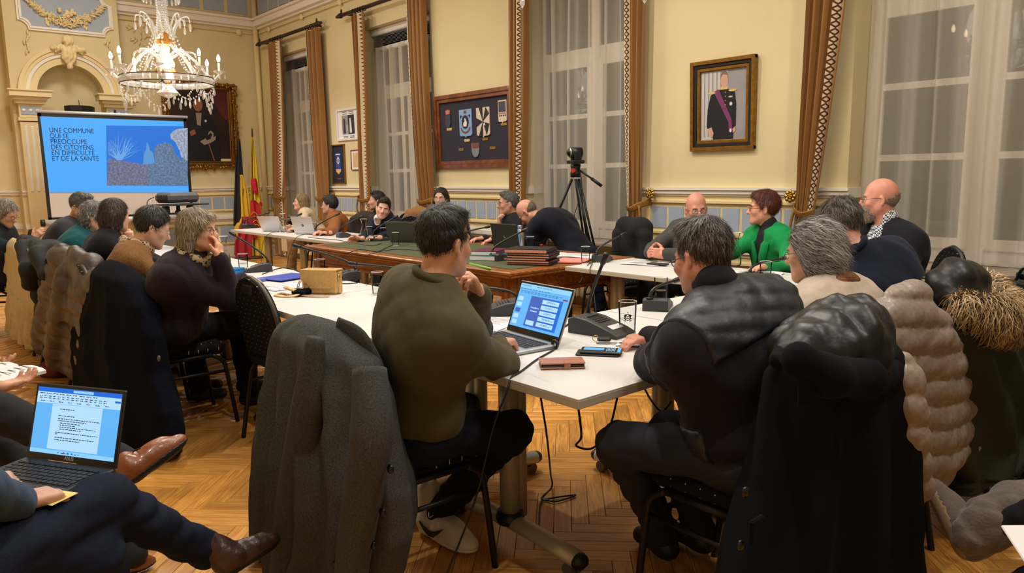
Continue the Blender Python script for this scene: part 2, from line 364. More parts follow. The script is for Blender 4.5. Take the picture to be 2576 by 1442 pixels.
def wall_front():
    m = MB(); xs = [XL]+[v for w in WIN for v in w]+[XR]
    for i in range(0, len(xs), 2): m.box(((xs[i]+xs[i+1])/2, YW+.2, ZC/2), (xs[i+1]-xs[i], .4, ZC))
    for a, b in WIN:
        m.box(((a+b)/2, YW+.2, (ZH+ZC)/2), (b-a, .4, ZC-ZH)); m.box(((a+b)/2, YW+.2, ZS/2-.02), (b-a, .4, ZS-.04))
    w = struct(m.build('wall_front', 'wall_yellow'))
    # mouldings and blue panels of the wainscot, pier by pier
    rail = MB(); low = MB(); base = MB(); fr = MB(); fld = MB()
    for i in range(0, len(xs), 2):
        a, b = xs[i], xs[i+1]; c, d = (a+b)/2, b-a
        for z0, z1, t in ((1.195, 1.215, .025), (1.215, 1.25, .04), (1.25, 1.275, .055)): rail.box((c, YW-t/2, (z0+z1)/2), (d+(0 if i == 0 else .06), t, z1-z0))
        for z0, z1, t in ((.66, .69, .025), (.69, .74, .045), (.74, .765, .03)): low.box((c, YW-t/2, (z0+z1)/2), (d, t, z1-z0))
        base.box((c, YW-.02, .09), (d, .04, .18)); base.box((c, YW-.028, .16), (d, .056, .03))
        fld.box((c, YW-.006, .63), (d, .012, 1.18))
        if d < .4: continue
        for z0, z1 in ((.845, 1.14), (.24, .60)):
            for zz in (z0, z1): fr.box((c, YW-.018, zz), (d-.16, .036, .022))
            for xx in (a+.08, b-.08): fr.box((xx, YW-.018, (z0+z1)/2), (.022, .036, z1-z0+.02))
        n = max(1, int((d-.26)/.18)); st = (d-.26)/n
        for k in range(n): MB().box((a+.13+st*(k+.5), YW-.014, .988), (st-.03, .012, .205)).build('blue_panel', 'blue_paint', w)
        n = max(1, int((d-.26)/.55)); st = (d-.26)/n
        for k in range(n): MB().box((a+.13+st*(k+.5), YW-.014, .42), (st-.06, .012, .28)).build('blue_panel', 'blue_paint', w)
    for a, b in WIN:                                   # moulding returns inside the reveals
        for x, sg in ((a, 1), (b, -1)):
            for mm, z, h_ in ((rail, 1.235, .08), (low, .71, .1)): mm.box((x+sg*.015, YW+.14, z), (.03, .3, h_))
    struct(rail.build('trim_1', 'white_paint')); struct(low.build('trim_2', 'white_paint')); struct(base.build('baseboard_front', 'white_paint'))
    struct(fld.build('trim_3', 'cream_paint')); fr.build('panel_moulding', 'cream_paint', w)
    # cornice with picture rail
    co = MB()
    for z0, z1, t in ((4.10, 4.14, .05), (4.14, 4.24, .11), (4.24, 4.28, .15), (4.86, 4.90, .12), (4.90, 5.0, .2)): co.box(((XL+XR)/2, YW-t/2, (z0+z1)/2), (XR-XL, t, z1-z0))
    struct(co.build('trim_4', 'white_paint'))
    for k in range(10): MB().box((XL+.35+k*.42, YW-.01, 4.57), (.34, .02, .42)).build('frieze_panel', 'blue_paint', w)
    pr = MB().tube([(XL+.15, YW-.03, 4.03), (XR, YW-.03, 4.03)], .013, 6)
    for k in range(12): pr.sphere((XL+.6+k*1.3, YW-.04, 4.03), (.05, .03, .05), 8)
    struct(pr.build('trim_5', 'cream_paint'))
    struct(MB().tube([(XL+.09, YW-.07, 0), (XL+.09, YW-.07, ZC)], .045, 10).build('trim_6', 'cream_paint', smooth=True))
wall_front()
struct(MB().box(((XL+XR)/2, YB-.15, ZC/2), (XR-XL+.8, .3, ZC)).build('wall_rear', 'wall_yellow'))
struct(MB().box((XR+.15, (YW+YB)/2, ZC/2), (.3, YW-YB, ZC)).build('wall_right', 'wall_yellow'))
struct(MB().box((0, YB+.025, 1.24), (XR-XL, .05, .08)).box((0, YB+.02, .09), (XR-XL, .04, .18)).build('trim_7', 'white_paint', loc=((XL+XR)/2, 0, 0)))
# ------------------------------------------------------------------ windows
def glass_mat():
    m = M('night_glass', (18, 20, 24), .03); n, L, b = nodes_of(m); b.inputs['Specular IOR Level'].default_value = .5
    tr = n.new('ShaderNodeBsdfTransparent'); tr.inputs[0].default_value = (.75, .77, .8, 1); gl = n.new('ShaderNodeBsdfGlossy'); gl.inputs['Roughness'].default_value = .01
    f = n.new('ShaderNodeFresnel'); f.inputs[0].default_value = 1.6; mx = n.new('ShaderNodeMixShader'); L(f.outputs[0], mx.inputs[0]); L(tr.outputs[0], mx.inputs[1]); L(gl.outputs[0], mx.inputs[2])
    L(mx.outputs[0], n['Material Output'].inputs[0]); return m
def sheer_mat():
    m = M('sheer_voile', (214, 205, 190), .8); n, L, b = nodes_of(m)
    tr = n.new('ShaderNodeBsdfTransparent'); df = n.new('ShaderNodeBsdfDiffuse'); df.inputs[0].default_value = lin((226, 218, 205)); tl = n.new('ShaderNodeBsdfTranslucent'); tl.inputs[0].default_value = lin((226, 218, 205))
    a = n.new('ShaderNodeMixShader'); a.inputs[0].default_value = .25; L(df.outputs[0], a.inputs[1]); L(tl.outputs[0], a.inputs[2])
    lw = n.new('ShaderNodeLayerWeight'); lw.inputs[0].default_value = .25; mr = n.new('ShaderNodeMapRange'); mr.inputs[3].default_value = .43; mr.inputs[4].default_value = .92; L(lw.outputs['Facing'], mr.inputs[0])
    mx = n.new('ShaderNodeMixShader'); L(mr.outputs[0], mx.inputs[0]); L(tr.outputs[0], mx.inputs[1]); L(a.outputs[0], mx.inputs[2]); L(mx.outputs[0], n['Material Output'].inputs[0]); return m
glass_mat(); sheer_mat()
M('marble_sill', (150, 136, 122), .3, var=.25, vs=14); M('radiator_cream', (222, 205, 160), .35); M('blind_white', (226, 224, 220), .5); M('blind_grey', (120, 122, 126), .5)
WLAB = ['at the flag corner', 'beside the framed photo', 'behind the video camera', 'behind the man with the white beard', 'beyond the right edge of the picture']
def window(i, a, b):
    w = struct(bpy.data.objects.new('window_%d' % (i+1), None)); COL.objects.link(w); yw = YW+RD-.04; c = (a+b)/2
    fr = MB(); t = .07
    for x in (a+t/2, b-t/2): fr.box((x, yw, (ZS+ZH)/2), (t, .08, ZH-ZS))
    for z in (ZS+.06, ZH-t/2, 2.70): fr.box((c, yw, z), (b-a-.002, .074, .12 if z < 1 or 2 < z < 3 else t))
    fr.box((c, yw-.01, (ZS+ZH)/2), (.11, .08, ZH-ZS)); fr.build('window_frame', 'white_paint', w)
    for x0, x1 in ((a+t, c-.055), (c+.055, b-t)):
        st = MB(); s = .06
        for x in (x0+s/2, x1-s/2): st.box((x, yw-.03, 1.73), (s, .05, 1.8))
        for z in (.86, 1.50, 2.04, 2.60): st.box(((x0+x1)/2, yw-.03, z), (x1-x0-.001, .044, .05 if z in (1.5, 2.04) else .08))
        st.build('casement', 'white_paint', w)
        for z0, z1 in ((.90, 1.475), (1.525, 2.015), (2.065, 2.56), (2.78, 3.47)):
            MB().box(((x0+x1)/2, yw-.02, (z0+z1)/2), (x1-x0-(2*s if z1 < 2.7 else 0), .006, z1-z0)).build('pane', 'night_glass', w)
    MB().box((c, YW+.11, ZS-.02), (b-a+.16, .54, .035), bev=.006).build('window_sill', 'marble_sill', w)
    if i < 2:
        bl = MB().box((c, YW+.16, ZH-.05), (b-a-.05, .12, .09), bev=.01); bl.build('blind_cassette', 'blind_white', w)
        sl = MB()
        for k in range(7): sl.box((c, YW+.16, ZH-.12-k*.018), (b-a-.1, .07, .004), rotm(rx=.25))
        sl.build('blind_slats', 'blind_grey', w); MB().tube([(a+.05, YW+.15, ZH-.29), (b-.05, YW+.15, ZH-.29)], .035, 10).build('blind_rail', 'blind_white', w, smooth=True)
    nx, nz = 150, 14; rg = random.Random(i); V = []; ph = [rg.uniform(0, 6) for _ in range(6)]; top = 3.28 if i < 2 else 3.5
    for k in range(nz+1):
        z = .745+(top-.745)*k/nz
        for j in range(nx+1):
            u = j/nx; x = a+.03+(b-a-.06)*u
            y = YW+.13+.046*math.sin(u*46+ph[0]+1.3*math.sin(u*9+ph[1]))+.022*math.sin(u*83+ph[2])+.006*math.sin(z*1.7+u*20+ph[3])
            V.append((x+.012*math.sin(z*1.3+u*9+ph[4]), y, z))
    me = MB(); me.add(V, [(k*(nx+1)+j, k*(nx+1)+j+1, (k+1)*(nx+1)+j+1, (k+1)*(nx+1)+j) for k in range(nz) for j in range(nx)])
    s = me.build('sheer_curtain', 'sheer_voile', smooth=True, fix=False); tag(s, 'translucent white voile curtain hanging in the window '+WLAB[i], 'curtain', 'sheer window curtains')
    # radiator below the sill
    r = thing('radiator', 'cream ribbed radiator under the window '+WLAB[i], 'radiator', (c, YW-.125, 0), 0, 'radiators under the windows')
    n = 18; wd_ = (b-a)*.86
    for k in range(n):
        x = -wd_/2+wd_*(k+.5)/n; rib = MB().box((x, 0, .345), (wd_/n*.62, .13, .48), bev=.02); rib.build('radiator_rib', 'radiator_cream', r)
    MB().box((0, .01, .15), (wd_, .05, .05), bev=.012).box((0, .01, .54), (wd_, .05, .05), bev=.012).cyl((-wd_/2+.05, 0, 0), (-wd_/2+.05, 0, .15), .02).cyl((wd_/2-.05, 0, 0), (wd_/2-.05, 0, .15), .02).build('manifold', 'radiator_cream', r)
for i, (a, b) in enumerate(WIN): window(i, a, b)
# ------------------------------------------------------------------ gold velvet curtains
M('gold_velvet', (138, 90, 22), .62, sheen=.45, var=.10, vs=3, stretch=(6, 6, .5)); M('curtain_rod', (58, 42, 34), .4, metal=.3); M('brass', (196, 160, 84), .28, metal=1.0)
def trim_mat():
    m = M('curtain_braid', (222, 204, 172), .8); n, L, b = nodes_of(m); uv = n.new('ShaderNodeUVMap'); uv.uv_map = 'UVMap'; sp = n.new('ShaderNodeSeparateXYZ'); L(uv.outputs[0], sp.inputs[0])
    def mt(op, a, bb=0.0):
        k = n.new('ShaderNodeMath'); k.operation = op
        for q, v in ((0, a), (1, bb)):
            if isinstance(v, (int, float)): k.inputs[q].default_value = v
            else: L(v, k.inputs[q])
        return k.outputs[0]
    fv = mt('ABSOLUTE', mt('SUBTRACT', mt('FRACT', sp.outputs[1]), .5)); fu = mt('ABSOLUTE', mt('SUBTRACT', sp.outputs[0], .5))
    dia = mt('LESS_THAN', mt('ABSOLUTE', mt('SUBTRACT', mt('ADD', mt('MULTIPLY', fu, 1.4), fv), .40)), .14)
    mid = mt('LESS_THAN', fu, .36); pat = mt('MULTIPLY', dia, mid)
    mx = n.new('ShaderNodeMix'); mx.data_type = 'RGBA'; L(pat, mx.inputs[0]); mx.inputs[6].default_value = lin((222, 204, 172)); mx.inputs[7].default_value = lin((92, 48, 14)); L(mx.outputs[2], b.inputs['Base Color'])
trim_mat()
def rosette(loc, lab):
    r = thing('curtain_holdback', lab, 'holdback', loc, 0, 'brass curtain holdbacks'); d = MB()
    for k in range(8): a = k*pi/4; d.sphere((.036*math.cos(a), -.09, .036*math.sin(a)), (.02, .014, .02), 8)
    for k in range(5): a = k*pi*.4; d.sphere((.015*math.cos(a), -.10, .015*math.sin(a)), (.012, .012, .012), 6)
    d.sphere((0, -.104, 0), .01, 8); d.build('rosette', 'brass', r, smooth=True); MB().cyl((0, 0, 0), (0, -.09, 0), .011, .016, 10).build('stem', 'brass', r, smooth=True)
def curtain(xt, xb, nf, seed, trim, lab, zt=3.74, tie=True, side=-1, amp=.035):
    rg = random.Random(seed); ph = rg.uniform(0, 6); zt_, ztie, zb = zt, 1.08, .04; nu, nv = 72, 44; yc = YW-.13
    def pos(u, v):
        z = zt_+(zb-zt_)*v; vt = (zt_-ztie)/(zt_-zb)
        if v < vt: q = v/vt; e = q**1.8; x0 = xt[0]+(xb[0]-xt[0])*e; x1 = xt[1]+(xb[1]-xt[1])*e
        else: q = (v-vt)/(1-vt); e = math.sin(q*pi/2); w = .10*e; x0 = xb[0]-w*.4; x1 = xb[1]+w*.6
        g = 1-.45*math.exp(-((v-vt)/.10)**2)
        y = yc+amp*g*math.sin(u*nf*2*pi+ph+.4*math.sin(v*5))+.012*math.sin(u*nf*4*pi+v*3+ph)
        return Vector((x0+(x1-x0)*(u+.02*math.sin(u*nf*2*pi+ph+1.6)), y, z))
    V = [pos(j/nu, k/nv) for k in range(nv+1) for j in range(nu+1)]; m = MB().add(V, [(k*(nu+1)+j, k*(nu+1)+j+1, (k+1)*(nu+1)+j+1, (k+1)*(nu+1)+j) for k in range(nv) for j in range(nu)])
    root = thing('velvet_curtain', lab, 'curtain', (0, 0, 0), 0, 'gold velvet curtains'); m.build('drape', 'gold_velvet', root, smooth=True, fix=False)
    u0, u1 = trim; V = []; F_ = []; nn = 120
    for k in range(nn+1):
        for j in range(5): u = u0+(u1-u0)*j/4; p = pos(u, k/nn); V.append((p.x, p.y-.012-.006*math.sin(pi*j/4), p.z))
    F_ = [(k*5+j, k*5+j+1, k*5+j+6, k*5+j+5) for k in range(nn) for j in range(4)]
    t = MB().add(V, F_).build('braid', 'curtain_braid', root, smooth=True, fix=False); uvl = t.data.uv_layers.new(name='UVMap'); wid = max(.05, abs(xt[1]-xt[0])*(u1-u0)*.9)
    for l in t.data.loops: k, j = divmod(l.vertex_index, 5); uvl.data[l.index].uv = (j/4, (k/nn)*(zt_-zb)/.055)
    if tie:
        xs = (xb[0]+xb[1])/2; w = (xb[1]-xb[0])/2+.03; hx = xb[0]-.05 if side < 0 else xb[1]+.05; P = []
        pts = [(hx, YW-.03, ztie+.06), (xb[0] if side < 0 else xb[1], YW-.16, ztie+.02), (xs, YW-.20, ztie-.02), (xb[1] if side < 0 else xb[0], YW-.16, ztie+.0), (xs, YW-.05, ztie+.01)]
        MB().tube(curve_pts(pts, 6), .030, 8, flat=.14).build('tieback_band', 'tie_gold', root, smooth=True)
        MB().tube(curve_pts([pts[1], (pts[1][0]+.02*side, YW-.17, ztie-.12), (pts[1][0], YW-.16, ztie-.26)], 5), [.012, .012, .012, .012, .011, .01, .01, .015, .018, .018, .016], 8).build('tassel', 'tie_gold', root, smooth=True)
    return root
M('tie_gold', (150, 104, 34), .6, bump=.6, bs=120, var=.3, vs=60)
def wx(px_, py_): return AY(px_, py_, YW-.12).x
CUR = [((wx(681, 118), wx(712, 112)), (wx(690, 505), wx(722, 505)), 3, (.45, .75), 'shaded gold velvet curtain nearest the flags, left of the first window', -1),
       ((wx(770, 78), wx(801, 70)), (wx(800, 505), wx(828, 505)), 3, (.02, .18), 'gold velvet curtain right of the first window, beside the framed photo', 1),
       ((wx(888, 40), wx(920, 32)), (wx(906, 505), wx(934, 505)), 3, (.62, .88), 'gold velvet curtain left of the second window, partly over the framed photo', -1),
       ((wx(1026, 0), wx(1066, 0)), (wx(1056, 505), wx(1092, 505)), 4, (.0, .12), 'gold velvet curtain right of the second window, beside the shield board', 1),
       ((wx(1283, 60), wx(1326, 60)), (wx(1281, 505), wx(1321, 505)), 4, (.58, .82), 'gold velvet curtain covering the right end of the shield board', -1),
       ((wx(1581, 40), wx(1627, 40)), (wx(1584, 505), wx(1614, 505)), 3, (.0, .12), 'gold velvet curtain right of the video camera', 1),
       ((wx(2036, 40), wx(2148, 40)), (wx(2004, 520), wx(2052, 520)), 4, (.68, .88), 'widest gold velvet curtain, between the portrait in uniform and the big window', -1),
       ((-1.10, -.80), (-.94, -.74), 4, (.05, .3), 'gold velvet curtain at the right edge of the picture', 1)]
for k, (xt, xb, nf, tr, lab, sd) in enumerate(CUR): curtain(xt, xb, nf, k, tr, lab, side=sd)
for k, (a, b) in enumerate(WIN[:4]):
    r = thing('curtain_rod', ['dark curtain rod over the first window near the corner', 'dark curtain rod over the second window', 'dark curtain rod over the window behind the video camera', 'dark curtain rod over the large right window'][k], 'curtain rod', (0, 0, 0), 0, 'curtain rods')
    x0, x1 = a-.42, b+.22 if k == 0 else b+.35; y, z = YW-.13, 3.80
    MB().tube([(x0, y, z), (x1, y, z)], .028, 12).build('pole', 'curtain_rod', r, smooth=True)
    for xx, sg in ((x0, -1), (x1, 1)):
        f = MB().sphere((xx+sg*.05, y, z), (.05, .035, .035), 10).cyl((xx, y, z), (xx+sg*.02, y, z), .04, .04, 12); f.sphere((xx+sg*.12, y, z), (.03, .024, .024), 8)
        f.cyl((xx-sg*.12, y, z), (xx-sg*.12, YW, z), .016).sphere((xx-sg*.02, y, z+.05), (.02, .015, .045), 8); f.build('finial', 'curtain_rod', r, smooth=True)
    rg = MB()
    for (xt, *_r) in CUR[2*k:2*k+2]:
        for q in range(5): xx = xt[0]+(xt[1]-xt[0])*(q+.5)/5; rg.tube([(xx, y+.036*math.cos(t_), z-.008+.036*math.sin(t_)) for t_ in (2*pi*i_/12 for i_ in range(12))], .006, 5, closed=True)
    rg.build('curtain_rings', 'curtain_rod', r, smooth=True)
for (x, y), lab in (((1635, 487), 'brass rosette holdback on the white rail right of the video camera'), ((1988, 494), 'brass rosette holdback beside the widest gold curtain'), ((818, 476), 'small brass holdback beside the curtain right of the first window'), ((905, 497), 'small brass holdback left of the second window'), ((1090, 478), 'small brass holdback beside the curtain right of the second window')):
    p = AY(x, y, YW-.09); rosette((p.x, YW, p.z), lab)
# ------------------------------------------------------------------ left wall with chimney breast, arch and pilasters
XB = XL+.28
def wall_left():
    m = MB().box((XL-.15, (YW+YB)/2, ZC/2), (.3, YW-YB+.4, ZC)); w = struct(m.build('wall_left', 'wall_yellow'))
    yl, yr = AX(28, 235, XB).y, AX(312, 235, XB).y; yc, zs = AX(180, 240, XB).y, 2.74; ri = .46; ro = .74
    # chimney breast with a true arched niche
    P = [(yl, 0), (yc-ri, 0), (yc-ri, zs)]+[(yc-ri*math.cos(a), zs+ri*math.sin(a)) for a in (pi*k/24 for k in range(1, 24))]+[(yc+ri, zs), (yc+ri, 0), (yr, 0), (yr, ZC), (yl, ZC)]
    br = MB(); pts = P; n = len(pts); top = [p for p in P]
    ux, uy, uz = Vector((0, 1, 0)), Vector((0, 0, 1)), Vector((-1, 0, 0)); o = Vector((XB, 0, 0))
    bm = bmesh.new(); vf = [bm.verts.new(o+ux*a+uy*b) for a, b in pts]; f = bm.faces.new(vf); ex = bmesh.ops.extrude_face_region(bm, geom=[f]); bmesh.ops.translate(bm, vec=uz*.3, verts=[v for v in ex['geom'] if isinstance(v, bmesh.types.BMVert)])
    bmesh.ops.triangulate(bm, faces=[q for q in bm.faces if len(q.verts) > 4]); bmesh.ops.recalc_face_normals(bm, faces=bm.faces); me = bpy.data.meshes.new('chimney_breast'); bm.to_mesh(me); bm.free()
    link('chimney_breast', me, 'wall_yellow', w)
    def arc(r0, r1, t, mat, name):
        q = MB(); R_ = []
        for k in range(33):
            a = pi*k/32; d = Vector((0, -math.cos(a), math.sin(a))); c = Vector((XB, yc, zs)); R_.append([c+d*r0, c+d*r0+Vector((t, 0, 0)), c+d*r1+Vector((t, 0, 0)), c+d*r1])
        q.rings(R_); return q.build(name, mat, w)
    arc(ri-.0, ri+.10, .03, 'cream_paint', 'arch_moulding'); arc(ri+.10, ri+.15, .05, 'white_paint', 'arch_moulding'); arc(ri+.15, ri+.20, .065, 'cream_paint', 'arch_moulding'); arc(ri+.20, ro-.03, .085, 'cream_paint', 'arch_moulding')
    k = SDF(); c = Vector((XB+.1, yc, zs+.62))                    # keystone cartouche
    k.ell(c+Vector((0, 0, -.02)), (.05, .11, .16), k=.03).ell(c+Vector((.03, 0, -.03)), (.04, .05, .085), k=.01).ell(c+Vector((.02, 0, .18)), (.06, .08, .08), k=.03).ell(c+Vector((0, -.17, .06)), (.05, .075, .045), k=.04).ell(c+Vector((0, .17, .06)), (.05, .075, .045), k=.04).ell(c+Vector((0, 0, -.2)), (.04, .04, .05), k=.03).cap(c+Vector((0, -.1, .1)), c+Vector((0, -.18, .0)), .03, .02).cap(c+Vector((0, .1, .1)), c+Vector((0, .18, .0)), .03, .02).wrinkle(.006, 90, 3)
    k.build('keystone_ornament', 'cream_paint', w, h=.012)
    for ya, yb in ((AX(40, 240, XB).y, AX(98, 240, XB).y), (AX(262, 262, XB).y, AX(322, 262, XB).y)):
        p = MB(); cy, wd_ = (ya+yb)/2, yb-ya
        p.box((XB+.06, cy, 1.15), (.12, wd_, 2.3)).box((XB+.065, cy, 2.34), (.15, wd_+.04, .05)).box((XB+.06, cy, 2.47), (.12, wd_, .2)).box((XB+.08, cy, 2.59), (.18, wd_+.08, .05)).box((XB+.10, cy, 2.64), (.22, wd_+.14, .05)).box((XB+.13, cy, 2.705), (.28, wd_+.24, .08)).box((XB+.14, cy, 2.755), (.3, wd_+.28, .02))
        p.build('pilaster', 'cream_paint', w); MB().box((XB+.12, cy, 2.47), (.02, wd_-.05, .12)).build('capital_panel', 'blue_paint', w)
        for q in (-1, 0, 1): MB().sphere((XB+.13, cy+q*wd_*.3, 2.47), (.012, .03, .025), 8).build('capital_boss', 'white_paint', w, smooth=True)
        for q in (-1, 0, 1): MB().box((XB+.12, cy+q*wd_*.28, 1.75), (.016, .045, .98), bev=.02).build('flute', 'white_paint', w)
    # blue panel with a leaf garland
    y0, y1 = AX(52, 30, XB).y, AX(272, 50, XB).y; z0, z1 = 3.72, 4.22; cc = .11
    def octo(g): 
        a, b, c_, d = y0-g, y1+g, z0-g, z1+g; out = []
        for cx, cz, s1 in ((a, c_, 0), (b, c_, 1), (b, d, 2), (a, d, 3)):
            for q in range(7):
                t = q/6*pi/2; ang = [pi/2-t, pi-t, 3*pi/2-t, 2*pi-t][s1]; out.append((cx+(cc+g*.4)*math.cos(ang), cz+(cc+g*.4)*math.sin(ang)))
        return out
    MB().prism(octo(0), .02, (XB, 0, 0), (0, 1, 0), (0, 0, 1), (1, 0, 0)).build('blue_panel', 'blue_paint', w)
    fr = MB(); A, B = octo(.0), octo(.06); n = len(A); C_ = octo(.03)
    for P_, Q_, t in ((A, C_, .045), (C_, B, .03)):
        for k_ in range(n): a, b, c_, d = P_[k_], P_[(k_+1) % n], Q_[(k_+1) % n], Q_[k_]; vs = [(XB, *a), (XB, *b), (XB, *c_), (XB, *d), (XB+t, *a), (XB+t, *b), (XB+t, *c_), (XB+t, *d)]; fr.add(vs, [(4, 5, 6, 7), (0, 1, 5, 4), (2, 3, 7, 6)])
    fr.build('panel_frame', 'white_paint', w)
    rg = random.Random(5); lf = MB(); cyg, half = (y0+y1)/2, (y1-y0)/2-.06
    for k_ in range(270):
        t = rg.uniform(-1, 1); y = cyg+t*half; z = z1-.10-.30*(1-abs(t)**1.7)+rg.uniform(-.05, .05)*(1.5-abs(t)); sl = .5*t; l = rg.uniform(.045, .09); a = rg.uniform(-.6, .6)+(pi/2 if rg.random() < .3 else 0)+(sl if t > 0 else sl)
        R_ = Matrix.Rotation(-a, 3, 'X') @ Matrix.Rotation(rg.uniform(-.5, .5), 3, 'Z'); lf.sphere((XB+.03+rg.uniform(0, .03), y, z), (.008, l*.8, .013), 6, R_)
    for k_ in range(14): lf.sphere((XB+.055, cyg+rg.uniform(-.12, .12), z1-.27+rg.uniform(-.05, .06)), (.03, .032, .03), 8)
    for s_ in (-1, 1):
        for q in range(4): lf.sphere((XB+.03, cyg+s_*.26+rg.uniform(-.02, .02), z0+.12-q*.025), (.012, .025, .035), 6)
    lf.build('garland', 'cream_paint', w, smooth=True)
    for yy in (y0+.03, y1-.03):
        h_ = MB()
        for q in range(9): h_.sphere((XB+.02, yy+rg.uniform(-.045, .045)*(1+q*.06), z0-.10-q*.036), (.012, .016, .045), 6, Matrix.Rotation(rg.uniform(-.5, .5), 3, 'X'))
        h_.build('husk_drop', 'cream_paint', w, smooth=True)
    orn = MB()
    for q in range(26): a = q*.6; orn.sphere((XL+.02, AX(345, 10, XL).y+.2*math.cos(a)*(1-q/40), 4.0-q*.018), (.012, .055, .016), 6, Matrix.Rotation(a, 3, 'X'))
    orn.build('wall_ornament', 'cream_paint', w, smooth=True)
    # wainscot
    for ya, yb, xx in ((YB, yl, XL), (yl, yc-ri, XB), (yc+ri, yr, XB), (yr, YW-.12, XL)):
        c, d = (ya+yb)/2, yb-ya; r = MB(); l = MB()
        for z0_, z1_, t in ((1.195, 1.215, .025), (1.215, 1.25, .04), (1.25, 1.275, .055)): r.box((xx+t/2, c, (z0_+z1_)/2), (t, d, z1_-z0_))
        for z0_, z1_, t in ((.66, .69, .025), (.69, .74, .045), (.74, .765, .03), (.0, .18, .04)): r.box((xx+t/2, c, (z0_+z1_)/2), (t, d, z1_-z0_))
        r.build('wainscot_rail', 'white_paint', w); MB().box((xx+.006, c, .63), (.012, d, 1.18)).build('wainscot_field', 'cream_paint', w)
        if d > 1.0:
            n = int((d-.5)/.2); st = (d-.5)/n; f_ = MB()
            for z0_, z1_ in ((.845, 1.14), (.24, .6)):
                for zz in (z0_, z1_): f_.box((xx+.018, c, zz), (.036, d-.34, .022))
                for yy in (ya+.17, yb-.17): f_.box((xx+.018, yy, (z0_+z1_)/2), (.036, .022, z1_-z0_))
            f_.build('panel_moulding', 'cream_paint', w)
            for k_ in range(n): MB().box((xx+.014, ya+.25+st*(k_+.5), .988), (.012, st-.03, .205)).build('blue_panel', 'blue_paint', w)
            n = max(1, int((d-.4)/.6)); st = (d-.4)/n
            for k_ in range(n): MB().box((xx+.014, ya+.2+st*(k_+.5), .42), (.012, st-.06, .28)).build('blue_panel', 'blue_paint', w)
        elif d > .2:
            f_ = MB()
            for zz in (.845, 1.14): f_.box((xx+.018, c, zz), (.036, d-.12, .02))
            for yy in (ya+.06, yb-.06): f_.box((xx+.018, yy, .99), (.036, .02, .3))
            f_.build('panel_moulding', 'cream_paint', w); MB().box((xx+.014, c, .988), (.012, min(.16, d-.2), .2)).build('blue_panel', 'blue_paint', w)
    co = MB()
    for z0_, z1_, t in ((4.10, 4.14, .05), (4.14, 4.24, .11), (4.24, 4.28, .15), (4.86, 4.90, .12), (4.90, 5.0, .2)):
        for ya, yb in ((YB, yl), (yr, YW)): co.box((XL+t/2, (ya+yb)/2, (z0_+z1_)/2), (t, yb-ya, z1_-z0_))
    struct(co.build('trim_8', 'white_paint'))
    for k_ in range(5): MB().box((XL+.01, YW-.35-k_*.42, 4.57), (.02, .34, .42)).build('frieze_panel', 'blue_paint', w)
    pr = MB().tube([(XL+.03, yr, 4.03), (XL+.03, YW-.15, 4.03)], .013, 6)
    for k_ in range(2): pr.sphere((XL+.04, YW-.35-k_*.85, 4.03), (.03, .055, .055), 10)
    struct(pr.build('trim_9', 'cream_paint'))
wall_left()
# ------------------------------------------------------------------ people
def hd(deg): a = math.radians(deg); return Vector((math.cos(a), math.sin(a), 0))
def basis(yaw, pitch=0, roll=0):
    f0 = hd(yaw); r0 = Vector((f0.y, -f0.x, 0)); z = Vector((0, 0, 1)); p = math.radians(pitch)
    f = f0*math.cos(p)-z*math.sin(p); u = z*math.cos(p)+f0*math.sin(p); q = math.radians(roll)
    r, u = r0*math.cos(q)+u*math.sin(q), u*math.cos(q)-r0*math.sin(q)
    return Matrix((r, f, u)).transposed()          # columns right, forward, up
def ik(a, b, l1, l2, pole):
    a, b, pole = Vector(a), Vector(b), Vector(pole); d = b-a; L = d.length
    if L > (l1+l2)*.995: s = L/((l1+l2)*.995); l1 *= s; l2 *= s
    x = (l1*l1-l2*l2+L*L)/(2*L); hgt = math.sqrt(max(l1*l1-x*x, 0)); d.normalize(); p = pole-d*pole.dot(d); p = p.normalized() if p.length > 1e-5 else d.orthogonal().normalized()
    return a+d*x+p*hgt
def skin_mat(key, col):
    m = M('skin_'+key, col, .48, var=.07, vs=25, bump=.05, bs=300, bd=.002); b = m.node_tree.nodes['Principled BSDF']; b.inputs['Subsurface Weight'].default_value = .12; b.inputs['Subsurface Radius'].default_value = (.012, .004, .002); return m
def hand_sdf(Wp, d, n, left, curl=(.3, .4, .3), s=.95, spread=.0, thumb=(.7, .6, .25)):
    d = Vector(d).normalized(); n = Vector(n); n = (n-d*n.dot(d)).normalized(); t = n.cross(d) if left else d.cross(n); Wp = Vector(Wp); S = SDF()
    R = np.array([list(t), list(d), list(n)]).T; S.cap(Wp-d*.03, Wp+d*.02, .027*s, .026*s, k=.012); S.box(Wp+d*.048*s-n*.0, (.041*s, .046*s, .0145*s), R, rd=.0135*s, k=.012)
    S.ell(Wp+d*.03*s+t*.026*s+n*.008, (.02*s, .034*s, .017*s), R, k=.012)
    for i, (off, ln) in enumerate(zip((.0285, .0095, -.0095, -.028), (.074, .082, .076, .060))):
        p = Wp+d*(.086-(0, .0, .003, .011)[i])*s+t*off*s; a = 0; r = .0092*s; dd = (d+t*(off*spread*12)).normalized()
        for j, fr in enumerate((.45, .31, .24)):
            a += curl[j]*(1+.08*i); v = dd*math.cos(a)+n*math.sin(a); q = p+v*ln*fr*s; S.cap(p, q, r, r*.93, k=.004); p = q; r *= .93
    p = Wp+d*.022*s+t*.032*s; v = (t*thumb[0]+d*thumb[1]+n*thumb[2]).normalized(); q = p+v*.042*s; S.cap(p, q, .0125*s, .0112*s, k=.01); v = (v+d*.35-t*.15+n*.1).normalized(); S.cap(q, q+v*.034*s, .0112*s, .009*s, k=.004)
    return S
